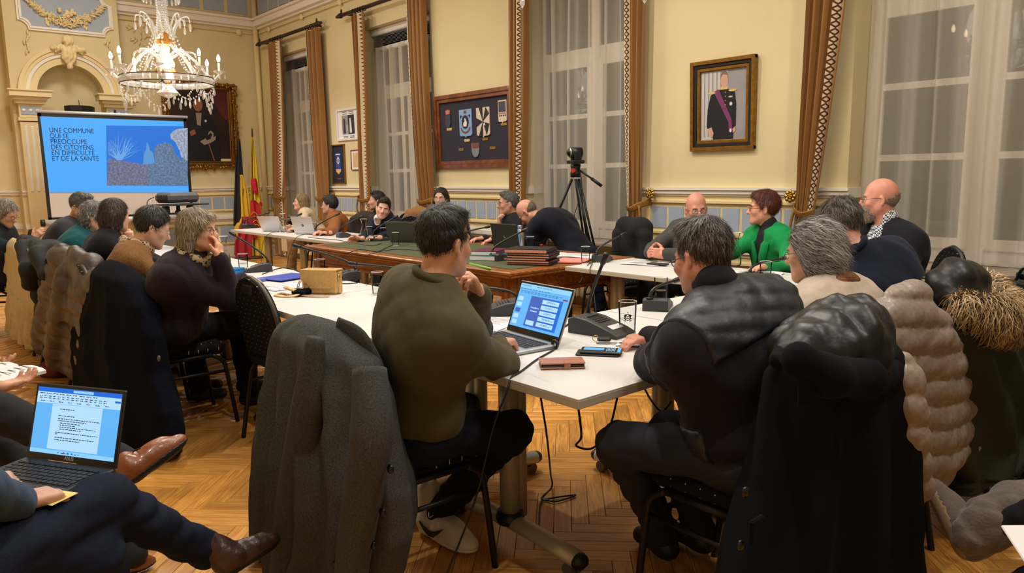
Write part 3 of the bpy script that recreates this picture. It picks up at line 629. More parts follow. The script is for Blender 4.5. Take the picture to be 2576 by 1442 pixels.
def head_ops(S, H, R, hs, fem=False, full=1.0, jaw=1.0):
    g = lambda x, y, z: Vector(H)+R @ Vector((x*hs, y*hs, z*hs)); Rn = np.array(R)
    S.ell(g(0, -.014, .042), (.079*hs, .101*hs, .098*hs), Rn, k=.02).ell(g(0, .026, -.035), (.062*hs*full, .074*hs, .083*hs*jaw), Rn, k=.035)
    for s in (-1, 1):
        S.cap(g(.055*s*full, -.005, -.05), g(.022*s, .072, -.098), .022*hs*full, .018*hs, k=.03); S.ell(g(.043*s*full, .062, -.022), (.026*hs*full, .024*hs, .024*hs), Rn, k=.02)
    S.ell(g(0, .078, -.104*jaw), (.024*hs, .02*hs, .02*hs), Rn, k=.02); S.cap(g(-.036, .080, .026), g(.036, .080, .026), .013*hs, k=.012)
    for s in (-1, 1): S.ell(g(.032*s, .1015, .003), (.0195*hs, .016*hs, .0135*hs), Rn, k=.010, sub=True)
    S.cap(g(0, .091, .016), g(0, .117, -.030), .0085*hs, .0135*hs, k=.012)
    for s in (-1, 1): S.ell(g(.0115*s, .103, -.034), (.009*hs, .011*hs, .008*hs), Rn, k=.006)
    S.cap(g(-.019, .089, -.062), g(.019, .089, -.062), .0085*hs, k=.010).cap(g(-.016, .087, -.075), g(.016, .087, -.075), .0095*hs, k=.010)
    for s in (-1, 1):
        Re = R @ Matrix.Rotation(s*.35, 3, 'Z'); S.ell(g(.084*s, -.012, -.006), (.009*hs, .020*hs, .034*hs), np.array(Re), k=.006); S.ell(g(.090*s, -.006, -.004), (.006*hs, .010*hs, .018*hs), np.array(Re), k=.006, sub=True)
    return g
def vnormals(V, Q):
    n = np.cross(V[Q[:, 2]]-V[Q[:, 0]], V[Q[:, 3]]-V[Q[:, 1]]); N = np.zeros_like(V)
    for k in range(4): np.add.at(N, Q[:, k], n)
    return N/(np.linalg.norm(N, axis=1, keepdims=True)+1e-9)
def strands(name, V, Q, K, flow, L, w, cols, parent, mat='hair_strand', lift=.25, jit=.35, seed=1, mask=None, droop=.0, crv=.12):
    rg = np.random.default_rng(seed); N = vnormals(V, Q); ids = np.arange(len(V)) if mask is None else np.where(mask)[0]
    if len(ids) == 0: return None
    i = rg.choice(ids, K); p = V[i]+rg.normal(size=(K, 3))*.003; n = N[i]; f = flow(p)+rg.normal(size=(K, 3))*jit*np.linalg.norm(flow(p), axis=1, keepdims=True); t = f-n*(f*n).sum(1, keepdims=True); t /= np.linalg.norm(t, axis=1, keepdims=True)+1e-9
    side = np.cross(t, n); ln = L*rg.uniform(.55, 1.25, (K, 1)); nodes = []; crv = rg.normal(size=(K, 1))*crv
    for k, u in enumerate((0, .33, .66, 1.0)):
        c = p+ln*u*(t+side*crv*u)+n*ln*lift*math.sin(u*pi*.75)*.6-np.array([0, 0, 1])*droop*ln*u*u; ww = w*(1, .95, .7, .12)[k]; nodes += [c-side*ww, c+side*ww]
    P = np.stack(nodes, 1).reshape(-1, 3); q = np.array([(0, 1, 3, 2), (2, 3, 5, 4), (4, 5, 7, 6)]); QQ = (q[None]+8*np.arange(K)[:, None, None]).reshape(-1, 4)
    cl = np.array([lin(c)[:3] for c in cols]); cc = cl[rg.integers(0, len(cl), K)]*rg.uniform(.7, 1.25, (K, 1)); o = np_mesh(name, P, QQ, mat, parent, colors=np.repeat(cc, 8, 0)); o['kind'] = 'stuff'; return o
def hair_mat():
    m = M('hair_strand', (80, 70, 60), .5); n, L, b = nodes_of(m); a = n.new('ShaderNodeAttribute'); a.attribute_name = 'Col'; L(a.outputs['Color'], b.inputs['Base Color'])
hair_mat()
M('lens_glass', (255, 255, 255), .02, trans=1.0, alpha=.25); M('eye_white', (226, 220, 212), .2); M('eye_iris', (52, 42, 34), .15)
def hair(style, g, R, hs, root, cols, near, key, opt):
    Rn = np.array(R); S = SDF(); sc = lambda *r: tuple(v*hs for v in r); cap_col = tuple(int(sum(c[i] for c in cols)/len(cols)*.8) for i in range(3)); mat = M('haircap_'+key, cap_col, .6, bump=.8, bs=160, stretch=(1, 1, .25), var=.25, vs=40)
    D = lambda x, y, z: R @ Vector((x, y, z)); fl = None; L, lift, K, w = .03*hs, .3, 900, .0007; b = opt.get('bulk', 1.0)
    if style == 'short':
        S.ell(g(0, -.020, .046), sc(.083*b, .105*b, .102*b), Rn, k=.01); S.cut(g(0, .047, .046), D(0, .80, -.60)); S.cut(g(0, -.05, opt.get('nape', -.098)), D(0, -.25, -1)); S.ell(g(0, .135, .02), sc(.12, .085, .085), Rn, k=.01, sub=True)
        if opt.get('top'): S.ell(g(0, .035, .118), sc(.055, .055, .035*opt['top']), Rn, k=.03)
        for s in (-1, 1): S.ell(g(.086*s, -.006, -.012), sc(.014, .024, .032), Rn, k=.004, sub=True)
    elif style == 'fringe':                                   # bald on top
        S.ell(g(0, -.018, .03), sc(.0825*b, .106*b, .10*b), Rn, k=.01); S.cut(g(0, .03, .04), D(0, 1, -.25)); S.cut(g(0, -.05, -.07), D(0, -.2, -1)); S.cut(g(0, -.06, opt.get('line', .055)), D(0, .45, 1))
        for s in (-1, 1): S.ell(g(.086*s, -.006, -.012), sc(.014, .024, .032), Rn, k=.004, sub=True)
    elif style in ('bob', 'long', 'curly'):
        S.ell(g(0, -.022, .048), sc(.092*b, .112*b, .104*b), Rn, k=.02)
        lo = {'bob': -.10, 'curly': -.07, 'long': -.12}[style] if 'lo' not in opt else opt['lo']
        S.ell(g(0, -.045, lo*.4), sc(.094*b, .088*b, .10), Rn, k=.04)
        if style != 'curly':
            for s in (-1, 1): S.cap(g(.068*s, -.03, .02), g(.074*s, -.018, lo-.02), .034*hs, .026*hs, k=.03); S.cap(g(.04*s, -.07, .0), g(.045*s, -.065, lo-.03), .045*hs, .03*hs, k=.03)
            if style == 'long':
                for s in (-1, 1): S.chain([g(.075*s, .01, -.05), g(.085*s, .03, -.16), g(.09*s, .05, -.27)], [.034*hs, .032*hs, .016*hs], k=.02); S.chain([g(.045*s, -.08, -.05), g(.06*s, -.08, -.18), g(.06*s, -.07, -.27)], [.05*hs, .045*hs, .02*hs], k=.03)
        S.ell(g(0, .125, -.03), sc(.064, .085, .115), Rn, k=.012, sub=True); S.cut(g(0, .066, .06), D(0, 1, -.45))
        if opt.get('bang'): S.chain([g(-.06, .05, .09), g(-.03, .082, .098), g(.03, .09, .088), g(.066, .06, .05), g(.078, .03, -.01)], [.016*hs, .016*hs, .014*hs, .012*hs, .008*hs], k=.02)
        if opt.get('ears', style == 'curly'):
            for s in (-1, 1): S.ell(g(.090*s, .0, -.02), sc(.022, .03, .04), Rn, k=.006, sub=True)
        if style == 'curly': S.wrinkle(.006, 90, 4)
        L, lift = (.05*hs, .15) if style != 'curly' else (.028*hs, .8)
    elif style == 'beard':
        S.ell(g(0, .034, -.052), sc(.067, .074, .085), Rn, k=.02).ell(g(0, .07, -.115), sc(.04, .034, .036), Rn, k=.03); S.cut(g(0, .0, -.03), D(0, -.55, 1)); S.ell(g(0, .105, -.02), sc(.034, .06, .05), Rn, k=.01, sub=True); S.cap(g(-.03, .100, -.052), g(.03, .100, -.052), .009*hs, k=.01); S.cap(g(-.017, .11, -.069), g(.017, .11, -.069), .008*hs, k=.004, sub=True); L, lift, K = .014, .5, 700
    S.wrinkle(.0025, 150, 9)
    V, Q = S.data(.007 if near else .01)
    if not len(Q): return
    o = np_mesh('beard' if style == 'beard' else 'hair', V, Q, mat, root)
    crown = np.array(g(*(opt.get('crown') or ((0, -.055, .14) if style != 'beard' else (0, .02, .02)))), np.float32); Fd = np.array(D(*(opt.get('sweep') or (0, -.15, -.6)))) if style != 'beard' else np.array(D(0, .2, -1))
    flow = lambda p: (p-crown)/(np.linalg.norm(p-crown, axis=1, keepdims=True)+1e-6)+Fd*.6
    if 'flow' in opt: fd = np.array(D(*opt['flow'])); flow = lambda p: np.tile(fd, (len(p), 1))
    n = int(K*(opt.get('dens', 1.0))*(4.2 if near else 1.2))
    strands('hair_strands', V, Q, n, flow, opt.get('L', L), w*(1.0 if near else 1.8), cols, o, lift=opt.get('lift', lift*.45), jit=opt.get('jit', .13), seed=len(key))
def glasses(g, hs, root, col, style='full', key=''):
    mat = M('spectacle_'+key, col, .25, spec=.6); fr = MB(); s = 1; P = lambda x, y, z: g(x, y, z)
    for s in (-1, 1):
        ring = [P(s*.033+.024*math.cos(a), .103-abs(.024*math.cos(a)*.0)-.006*(1 if s*math.cos(a) > .3 else 0), .0+.0165*math.sin(a)*(1.0 if abs(math.sin(a)) < .8 else .95)) for a in (2*pi*k/16 for k in range(16))]
        fr.tube(ring, .0017*hs, 6, closed=True); fr.tube([P(s*.057, .098, .006), P(s*.078, .055, .008), P(s*.085, -.005, .012), P(s*.085, -.025, .002)], .0018*hs, 6)
    fr.tube([P(-.009, .104, .003), P(0, .109, .006), P(.009, .104, .003)], .0016*hs, 6); f = fr.build('spectacles', mat, None); V = f.data
    o = parent_origin(root)
    for v in V.vertices: v.co = v.co-o
    f.parent = root
    for s in (-1, 1):
        ln = MB().add([P(s*.033+.0225*math.cos(a), .102, .0155*math.sin(a))-o for a in (2*pi*k/14 for k in range(14))], [tuple(range(14))]); ln.build('lens', 'lens_glass', f, fix=False)
def wmb(mb, root):
    o = parent_origin(root); mb.v = [tuple(Vector(v)-o) for v in mb.v]; return mb
PEOPLE = {}
def person(key, label, H, yaw, hip, th, pitch=0, roll=0, hs=.93, skin=(214, 160, 132), top=None, trousers=None, hands=None, sw=.19, bw=1.0, bd=1.0, belly=1.0, sth=None, feet=None, hairs=(), specs=None, collar=None, h=.009, hc=.011, near=False, face=True, wr=.004, fem=False, shoes=(30, 28, 28), legs=True, arm_r=.05, jacket=None, poleL=None, poleR=None, neck=1.0, full=1.0, shy=0.0, jaw=1.0, knees=None, sleeve=1.0, lipcol=None, slump=0.0, tmat=None, ulen=.29, flen=.26, over=None, shd=.055):
    H = Vector(H); hip = Vector(hip); R = basis(yaw, pitch, roll); root = thing('person', label, 'person', (hip.x, hip.y, 0), 0); sm = skin_mat(key, skin)
    S = SDF(); g = head_ops(S, H, R, hs, fem, full, jaw)
    nb = g(0, -.055, -.165); T = nb+Vector((0, 0, -.015)); Z = (T-hip).normalized(); sth = th if sth is None else sth
    f_ = hd(sth); rt = Vector((f_.y, -f_.x, 0)); rt = (rt-Z*rt.dot(Z)).normalized(); fw_ = Z.cross(rt); Rt = np.array([list(rt), list(fw_), list(Z)]).T
    f2 = hd(th); r2 = Vector((f2.y, -f2.x, 0)); Rp = np.array([list(r2), list(f2), [0, 0, 1]]).T
    Lsp = (T-hip).length; bend = -fw_*slump; cst = hip+(T-hip)*.66+bend; wai = hip+(T-hip)*.30+bend*.7
    S.cap(g(0, -.022, -.06), nb, .054*hs*neck, .060*hs*neck, k=.03); S.cap(nb, cst, .056, .036, k=.03); S.cap(cst, hip, .036, .036, k=.03)
    sc = T-Z*shd+fw_*shy; J = {}; parts = []
    for sd, nm in ((-1, 'L'), (1, 'R')):
        sj = sc+rt*(sw*sd); J['S'+nm] = sj
        hn = (hands or {}).get(nm) or dict(p=hip+f2*.30+r2*(.13*sd)+Vector((0, 0, .06)), d=f2-r2*sd*.4, n=(0, 0, -1))
        wp = Vector(hn['p']); pole = Vector({'L': poleL, 'R': poleR}[nm] or (rt*sd*.5-fw_*.3-Vector((0, 0, .8)))); el = Vector(hn['e']) if 'e' in hn else ik(sj, wp, ulen, flen, pole); J['E'+nm] = el; J['W'+nm] = wp
        S.cap(cst, sj, .032, .028, k=.02).cap(sj, el, .028, .026, k=.02).cap(el, wp, .026, .024, k=.02)
        parts.append(hand_sdf(wp, hn['d'], hn['n'], nm == 'L', hn.get('curl', (.3, .4, .3)), hn.get('s', .95 if not fem else .86), hn.get('spread', 0), hn.get('thumb', (.7, .6, .25))).data(.0045 if near else .0065))
        hj = hip+r2*(.09*sd); J['H'+nm] = hj; ft = Vector((feet or {}).get(nm) or (hip+f2*.46+r2*(.12*sd)-Vector((0, 0, hip.z-.09)))); ft.z = max(ft.z, .09)
        kn = Vector(knees[nm]) if knees and nm in knees else ik(hj, ft, .43, .42, f2+Vector((0, 0, .6))); J['K'+nm] = kn; J['F'+nm] = ft
        if legs: S.chain([hj, kn, ft], [.032, .026, .022], k=.02)
    V, Q = join_data([S.data(h)]+parts); np_mesh('body', V, Q, sm, root)
    # clothing
    tp = top or {}; C = SDF(); lo = tp.get('lo', .0)
    C.ell(cst, (.164*bw, .116*bd, .205), Rt, k=.05).ell(wai+fw_*.02*belly, (.150*bw, .118*bd*belly, .17), Rt, k=.06).ell(hip+Z*(.06-lo), (.168*bw, .130*bd, .10), Rp, k=.06)
    for sd, nm in ((-1, 'L'), (1, 'R')):
        sj, el, wp = J['S'+nm], J['E'+nm], J['W'+nm]; C.cap(T-Z*.012+rt*.03*sd, sj-rt*.012*sd, .050, .050*arm_r/.05, k=.07); C.ell(cst+Z*.05+rt*sw*.5*sd-fw_*.012, (sw*.62, .094*bd, .14), Rt, k=.09); C.cap(sj-rt*.012*sd-Z*.008, el, (arm_r+.006), arm_r*.95, k=.06); w2 = el+(wp-el)*sleeve; C.cap(el, w2-(wp-el).normalized()*.015, arm_r*.92, arm_r*.72, k=.02)
    C.ell(T+Z*.022, (.070*neck, .067*neck, .05), Rt, k=.045)
    if jacket: C.ell(nb+Z*.05+fw_*.03, (.062*neck, .058*neck, .045), Rt, k=.015, sub=True)
    if wr: C.wrinkle(wr*.8, 30, len(key)*7+ord(key[0]), (1, 1, 1.2)).wrinkle(-wr*.42, 30, len(key)*5+ord(key[1]), (1.2, 1.2, .9))
    tm = tmat or M('top_'+key, tp.get('col', (60, 60, 70)), tp.get('rough', .85), bump=tp.get('bump', .5), bs=tp.get('bs', 260), var=tp.get('var', .08), vs=tp.get('vs', 30), sheen=.06, bd=.003, spec=.15)
    for nm_, mt_, gr_, cuts_, qs_ in (over(J, Z, rt, fw_, T, cst, hip) if over else ()):
        E_ = C.clone().grow(gr_)
        if qs_: E_.quilt(*qs_)
        for cp_, cn_ in cuts_: E_.cut(cp_, cn_)
        np_mesh(nm_, *E_.data(hc), mt_, root)
    if not jacket: np_mesh(tp.get('name', 'sweater'), *C.data(hc), tm, root)
    else:
        # open front: shirt inside, jacket with a V cut and lapels
        I = SDF().ell(cst+fw_*.012, (.150*bw, .110*bd, .19), Rt, k=.05).ell(wai+fw_*.03*belly, (.145*bw, .115*bd*belly, .16), Rt, k=.06).ell(T+Z*.012, (.074*neck, .070*neck, .05), Rt, k=.05); I.cap(T, nb+Z*.05, .063*neck, .058*neck, k=.02) if jacket.get('turtle') else I.ell(nb+Z*.05+fw_*.03, (.058, .055, .04), Rt, k=.015, sub=True)
        np_mesh(jacket.get('iname', 'shirt'), *I.data(hc), M('shirt_'+key, jacket['inner'], .8, bump=.2, bs=200) if not jacket.get('imat') else jacket['imat'], root)
        if not jacket.get('turtle'): np_mesh('shirt_collar', *SDF().cap(T+Z*.02-fw_*.004, nb+Z*.042-fw_*.006, .072*neck, .062*neck, k=.01).ell(nb+Z*.055+fw_*.055, (.035, .04, .06), Rt, k=.01, sub=True).data(.007), M('shirt_'+key, jacket['inner'], .8) if not jacket.get('imat') else jacket['imat'], root)
        vw = jacket.get('v', .07); c0 = sc+fw_*.13*bd+Z*.08; c1 = hip+Z*(Lsp*jacket.get('low', .25))+fw_*.17*bd
        C.cap(c0+Z*.06, c1, vw*1.25, .008, k=.01, sub=True)
        np_mesh(tp.get('name', 'jacket'), *C.data(hc), tm, root)
        for sd in (-1, 1):
            lp = MB(); a = T+rt*.062*sd*neck-fw_*.01+Z*.03; b = cst+rt*(vw*1.25*sd)+fw_*.118*bd+Z*.10; c = cst+rt*(vw*.75*sd)+fw_*.13*bd*max(1, belly*.97); e = c1+rt*.03*sd+fw_*.0
            pts = [a, b, c, c+(e-c)*.8]; wd_ = [.018, .034, .036, .006]; Rr = []
            for q, (p, w_) in enumerate(zip(pts, wd_)): o_ = rt*sd; Rr.append([p-o_*w_+fw_*.006, p+fw_*.013, p+o_*w_+fw_*.001, p+o_*w_-fw_*.008, p-o_*w_-fw_*.006])
            wmb(lp.rings(Rr), root).build('lapel', tm, root, smooth=True)
    if collar == 'turtle': np_mesh('collar', *SDF().cap(T-Z*.01, nb+Z*.055, .070*neck, .062*neck, k=.01).wrinkle(.002, 60, 2, (1, 1, 3)).data(.008), tm, root)
    elif collar == 'crew':
        P = [T+Z*.060+rt*math.cos(a)*.062*neck+fw_*(math.sin(a)*.06*neck+.004)-Z*.016*math.sin(a) for a in (2*pi*k/20 for k in range(20))]; wmb(MB().tube(P, .0125, 8, closed=True), root).build('neckband', tm, root, smooth=True)
    elif isinstance(collar, dict):
        K_ = SDF(); 
        for k in range(14): a = 2*pi*k/14; K_.ell(T+Z*(.035+.012*math.sin(k*2.1))+rt*math.cos(a)*.075*neck+fw_*(math.sin(a)*.075*neck), (.032, .032, .030*collar.get('hgt', 1.0)), None, k=.025)
        K_.wrinkle(.004, 70, 3); np_mesh(collar.get('name', 'scarf'), *K_.data(.008), collar['mat'], root)
    if legs:
        tr = trousers or (32, 34, 42); Tt = SDF().ell(hip-Vector((0, 0, .01)), (.165*bw, .135*bd, .105), Rp, k=.05)
        for nm in 'LR': Tt.cap(J['H'+nm], J['K'+nm], .088, .064, k=.04).cap(J['K'+nm], J['F'+nm], .062, .05, k=.03)
        Tt.wrinkle(.003, 30, 5).wrinkle(-.0035, 36, 8, (1, 1, 1.5)); np_mesh('trousers', *Tt.data(.019 if not near else .012), M('trousers_'+key, tr, .85, bump=.25, bs=300, var=.08, vs=20, spec=.2), root)
        for nm in ('LR' if shoes else ''):
            a = J['F'+nm]; fd = (f2 if not (feet or {}).get('d'+nm) else Vector(feet['d'+nm])); sh = SDF().cap(a-Vector((0, 0, .045))-fd*.03, a+fd*.13-Vector((0, 0, .055)), .038, .034, k=.02).cap(a, a-Vector((0, 0, .04)), .045, .04, k=.03).cut(a-Vector((0, 0, .09)), (0, 0, -1)); np_mesh('shoe', *sh.data(.012), M('shoe_'+key, shoes, .5), root)
    if face:
        o = parent_origin(root)
        for sd in (-1, 1):
            e = MB().sphere(g(.0315*sd, .0775, .004)-o, .0128*hs, 12).build('eye', 'eye_white', root, smooth=True); MB().sphere(g(.0315*sd, .0868, .004)-o, .0052*hs, 8).build('iris', 'eye_iris', e, smooth=True)
            lid = SDF().ell(g(.0315*sd, .0785, .0085), (.0155*hs, .0125*hs, .0075*hs), np.array(R), k=.002).cut(g(0, .0, .0055), R @ Vector((0, .15, -1))); np_mesh('eyelid', *lid.data(.004), sm, root)
            if hairs: hc_ = hairs[0][1][0]; P = [g(.014*sd, .0965, .022)-o, g(.032*sd, .0965, .028)-o, g(.05*sd, .083, .023)-o]; MB().tube(curve_pts(P, 4), [.0036]*8+[.0015], 6, flat=.7).build('eyebrow', M('brow_'+key, tuple(int(v*.75) for v in hc_), .8), root, smooth=True)
        lc = lipcol or tuple(int(a*b) for a, b in zip(skin, (.90, .76, .76))); lp = SDF().chain([g(-.021, .0870, -.0645), g(-.007, .0955, -.0615), g(.007, .0955, -.0615), g(.021, .0870, -.0645)], [.003, .0048, .0048, .003], k=.004).chain([g(-.018, .0875, -.070), g(0, .0945, -.0745), g(.018, .0875, -.070)], [.004, .0062, .004], k=.004); np_mesh('lips', *lp.data(.0035), M('lip_'+key, lc, .4), root)
    for st, cols, opt in hairs: hair(st, g, R, hs, root, cols, near, key, opt)
    if specs: glasses(g, hs, root, specs, key=key)
    PEOPLE[key] = (root, g, J, R, Z, rt, fw_, T, cst); return root
# ------------------------------------------------------------------ the people in the hall
UP = Vector((0, 0, 1)); TT = .74
def check_mat():
    m = M('gingham', (230, 230, 235), .8); n, L, b = nodes_of(m); tc = n.new('ShaderNodeTexCoord'); c = n.new('ShaderNodeTexChecker'); c.inputs['Scale'].default_value = 95; c.inputs[1].default_value = lin((228, 230, 236)); c.inputs[2].default_value = lin((40, 46, 66)); L(tc.outputs['Object'], c.inputs[0]); L(c.outputs[0], b.inputs['Base Color']); return m
def leopard_mat():
    m = M('leopard_print', (150, 120, 90), .8); n, L, b = nodes_of(m); v = n.new('ShaderNodeTexVoronoi'); v.inputs['Scale'].default_value = 60; tc = n.new('ShaderNodeTexCoord'); L(tc.outputs['Object'], v.inputs[0]); r = n.new('ShaderNodeValToRGB'); r.color_ramp.interpolation = 'CONSTANT'; r.color_ramp.elements[0].color = lin((30, 26, 24)); r.color_ramp.elements[1].color = lin((178, 152, 118)); r.color_ramp.elements[1].position = .4; L(v.outputs['Distance'], r.inputs[0]); L(r.outputs[0], b.inputs['Base Color']); return m
QM = M('quilted_navy', (30, 33, 46), .5, bump=.2, bs=40); leopard_mat()
GREY = [(150, 148, 146), (95, 93, 92), (62, 60, 60)]; DARK = [(42, 34, 28), (30, 25, 22), (60, 50, 42)]; LGREY = [(176, 172, 168), (120, 116, 114), (84, 80, 78)]; BLOND = [(196, 168, 128), (160, 128, 90), (126, 98, 66)]; PEPPER = [(62, 54, 48), (92, 84, 78), (46, 40, 36), (120, 114, 108)]
def onT(x, y, z=.765): return AZ(x, y, z)
# --- front row, left to right
person('reader', 'silver-bobbed woman in a dark vest looking down at her phone, leftmost person', AY(16, 538, 1.02), 48, (-8.35, .92, .55), 50, pitch=28, hs=.9, skin=(206, 156, 130), top=dict(col=(18, 42, 54), name='sweater'), trousers=(24, 26, 34), hairs=[('bob', [(186, 176, 160), (150, 140, 126), (110, 102, 92)], dict(lo=-.085))], specs=(70, 50, 40), fem=True, sw=.165, collar='turtle', face=False, h=.011, hc=.013,
       hands={'R': dict(p=AY(85, 600, 1.15), d=(.3, .6, .7), n=(-.5, .5, 0), curl=(.5, .6, .5)), 'L': dict(p=(-8.1, 1.2, .82), d=(.4, .8, .3), n=(0, 0, 1), curl=(.5, .5, .4))},
       over=lambda J, Z, rt, fw, T, c, hip: [('vest', M('vest_reader', (22, 24, 34), .8), .008, [(J['SR']-rt*.02, rt), (J['SL']+rt*.02, -rt)], None)])
person('greyjacket', 'man with short grey hair and glasses in a charcoal jacket, left of the teal sweater', AY(205, 522, 1.48), 38, (-7.62, 1.12, .56), 60, pitch=18, skin=(208, 150, 124), top=dict(col=(58, 57, 62), name='jacket', var=.12, vs=12), hairs=[('short', GREY, dict(top=.8))], specs=(40, 34, 34), sw=.2, bw=1.1, face=True, h=.0112, hc=.014, collar='crew', hands={'R': dict(p=(-7.3, 1.62, .78), d=(-.5, .8, 0), n=(0, 0, -1)), 'L': dict(p=(-7.75, 1.65, .78), d=(.5, .8, 0), n=(0, 0, -1))})
person('teal', 'person with curly silver hair in a fluffy teal sweater seen from behind', AY(240, 548, 1.40), 68, (-6.72, 1.06, .55), 80, pitch=22, hs=.9, top=dict(col=(22, 82, 88), bump=1.0, bs=90, var=.2, vs=60), hairs=[('curly', LGREY, {})], fem=True, sw=.17, bw=1.1, wr=.005, face=False, h=.011, hc=.012, hands={'R': dict(p=(-6.5, 1.62, .78), d=(-.3, .9, 0), n=(0, 0, -1)), 'L': dict(p=(-6.85, 1.65, .78), d=(.3, .9, 0), n=(0, 0, -1))})
person('black', 'person with a dark brown bob in a black sweater, hand at cheek', AY(291, 544, 1.36), 112, (-5.80, 1.08, .55), 84, pitch=8, hs=.86, top=dict(col=(17, 17, 20), bump=.3), hairs=[('bob', [(58, 40, 34), (42, 30, 26), (72, 50, 42)], dict(lo=-.09, crown=(0, -.05, .15)))], fem=True, sw=.17, bw=1.12, face=False, h=.011, hc=.012, hands={'R': dict(p=AY(326, 612, 1.44), d=(-.15, .0, 1), n=(-.8, .3, 0), curl=(.5, .7, .5), e=(-5.18, 1.52, .80)), 'L': dict(p=(-5.95, 1.62, .78), d=(.4, .9, 0), n=(0, 0, -1))})
person('tan', 'person with short dark hair and leopard scarf in a glittering tan cardigan', AY(384, 575, 1.37), 78, (-5.02, 1.10, .55), 76, pitch=24, hs=.92, skin=(216, 168, 144), top=dict(col=(128, 92, 54), bump=.8, bs=200, var=.3, vs=160, name='cardigan'), hairs=[('short', [(40, 34, 34), (28, 24, 26), (58, 50, 48)], dict(bulk=1.10, nape=-.10, L=.04))], fem=True, sw=.17, bw=1.12, collar=dict(mat=MATS['leopard_print']), specs=(190, 180, 160), face=False, h=.011, hc=.012, hands={'R': dict(p=(-4.75, 1.66, .78), d=(-.4, .9, 0), n=(0, 0, -1)), 'L': dict(p=(-5.1, 1.66, .78), d=(.4, .9, 0), n=(0, 0, -1))})
person('plum', 'woman with ash-blond hair and glasses in a plum knit, hand over her mouth', AY(500, 582, 1.36), 46, (-4.36, 1.20, .55), 66, pitch=0, hs=.85, skin=(222, 166, 136), top=dict(col=(38, 28, 36), bump=1.0, bs=150, var=.15, vs=90), trousers=(14, 14, 18), hairs=[('bob', [(178, 160, 132), (134, 118, 96), (98, 86, 70), (205, 190, 162)], dict(lo=-.12, bang=1, bulk=1.02))], specs=(34, 30, 36), fem=True, sw=.19, bw=1.3, bd=1.25, belly=1.15, arm_r=.066, sth=52, h=.009, hc=.011, near=True, wr=.006, collar=dict(mat=MATS['leopard_print'], hgt=.8),
       hands={'R': dict(p=AY(500, 582, 1.36)+Vector((.695, .719, 0))*.12+Vector((.035, -.026, -.142)), d=(-.24, .06, 1), n=(-.695, -.719, .1), curl=(.30, .5, .4), e=AY(583, 752, 1.48)), 'L': dict(p=(-4.55, 1.75, .78), d=(.6, .8, 0), n=(0, 0, -1))}, knees={'R': AY(612, 815, 1.72), 'L': (-4.6, 1.72, .52)}, feet={'R': AZ(628, 985, .13), 'L': (-4.75, 1.80, .1), 'dR': (.55, .8, 0), 'dL': (.3, .9, 0)}, shoes=(16, 15, 17))
# --- olive sweater and quilted vest, nearest the camera
person('olive', 'man in an olive green sweater, chin on hand with a green pen', AY(1118, 614, 1.40), 98, (-2.06, 1.33, .565), 80, pitch=4, roll=-3, hs=.865, skin=(216, 158, 128), top=dict(col=(84, 78, 56), rough=.95, bump=.25, bs=420, var=.05), trousers=(22, 26, 42), hairs=[('short', [(40, 34, 30), (54, 46, 42), (32, 27, 25)], dict(top=.55, dens=1.5, L=.022, crown=(0, -.07, .11)))], sw=.205, bw=1.22, bd=1.12, near=True, h=.0075, hc=.009, arm_r=.058, collar='crew', face=True, wr=.0045, neck=1.05,
       hands={'R': dict(p=AZ(1248, 866, .80), d=(-.35, .95, -.05), n=(0, 0, -1), curl=(.35, .45, .35), spread=.15, e=AY(1262, 918, 1.60)), 'L': dict(p=AY(1205, 738, 1.66), d=(.12, -.55, .85), n=(.0, -.8, .6), curl=(.9, .9, .5), e=(-2.28, 1.80, .80))},
       knees={'R': AY(1290, 1085, 1.72), 'L': AY(1165, 1030, 1.86)}, feet={'R': AZ(1105, 1285, .115), 'L': AZ(1015, 1245, .115), 'dR': (.75, .5, 0), 'dL': (.6, .6, 0)}, shoes=None)
person('vest', 'man with glasses in a dark quilted vest jacket, back to the camera', AX(1768, 650, -1.33), 170, (-1.13, 2.00, .565), 176, pitch=14, hs=.88, skin=(212, 148, 126), top=dict(col=(34, 29, 38), rough=.9, bump=.2, bs=300, var=.06, name='jacket'), trousers=(46, 46, 56), hairs=[('short', PEPPER, dict(top=.5, dens=1.8, L=.026, crown=(0, -.05, .13)))], specs=(58, 36, 28), sw=.215, bw=1.42, bd=1.35, belly=1.1, near=True, h=.0075, hc=.0095, arm_r=.066, neck=1.12, full=1.12, collar='turtle', wr=.005,
       hands={'L': dict(p=AZ(1645, 912, .785)+Vector((-.12, .24, 0)), d=(-.2, 1, 0), n=(0, 0, -1), e=AZ(1645, 912, .80)), 'R': dict(p=(-1.78, 2.25, .775), d=(-.2, -1, 0), n=(0, 0, -1), e=(-1.40, 2.16, .79))}, knees={'L': AX(1560, 1120, -1.48), 'R': (-1.45, 1.95, .55)}, feet={'L': AZ(1670, 1345, .10), 'R': AZ(1760, 1330, .10), 'dL': (-.95, .2, 0), 'dR': (-.95, .1, 0)}, shoes=(18, 17, 18),
       over=lambda J, Z, rt, fw, T, c, hip: [('vest_yoke', QM, .007, [(T-Z*.12-fw*.06, -Z-fw*.35), (J['SL']-rt*.015, -rt), (J['SR']+rt*.015, rt), (T+fw*.15, fw)], (.008, .055, [(Z+rt*.3, 0)])), ('vest_side', QM, .006, [(hip+Z*.16, Z), (hip+Z*.02, -Z), (hip+fw*.0, -fw), (hip-rt*.02, rt)], (.009, .06, [(Z*.7+fw*.7, 0), (Z*.7-fw*.7, 1)]))])
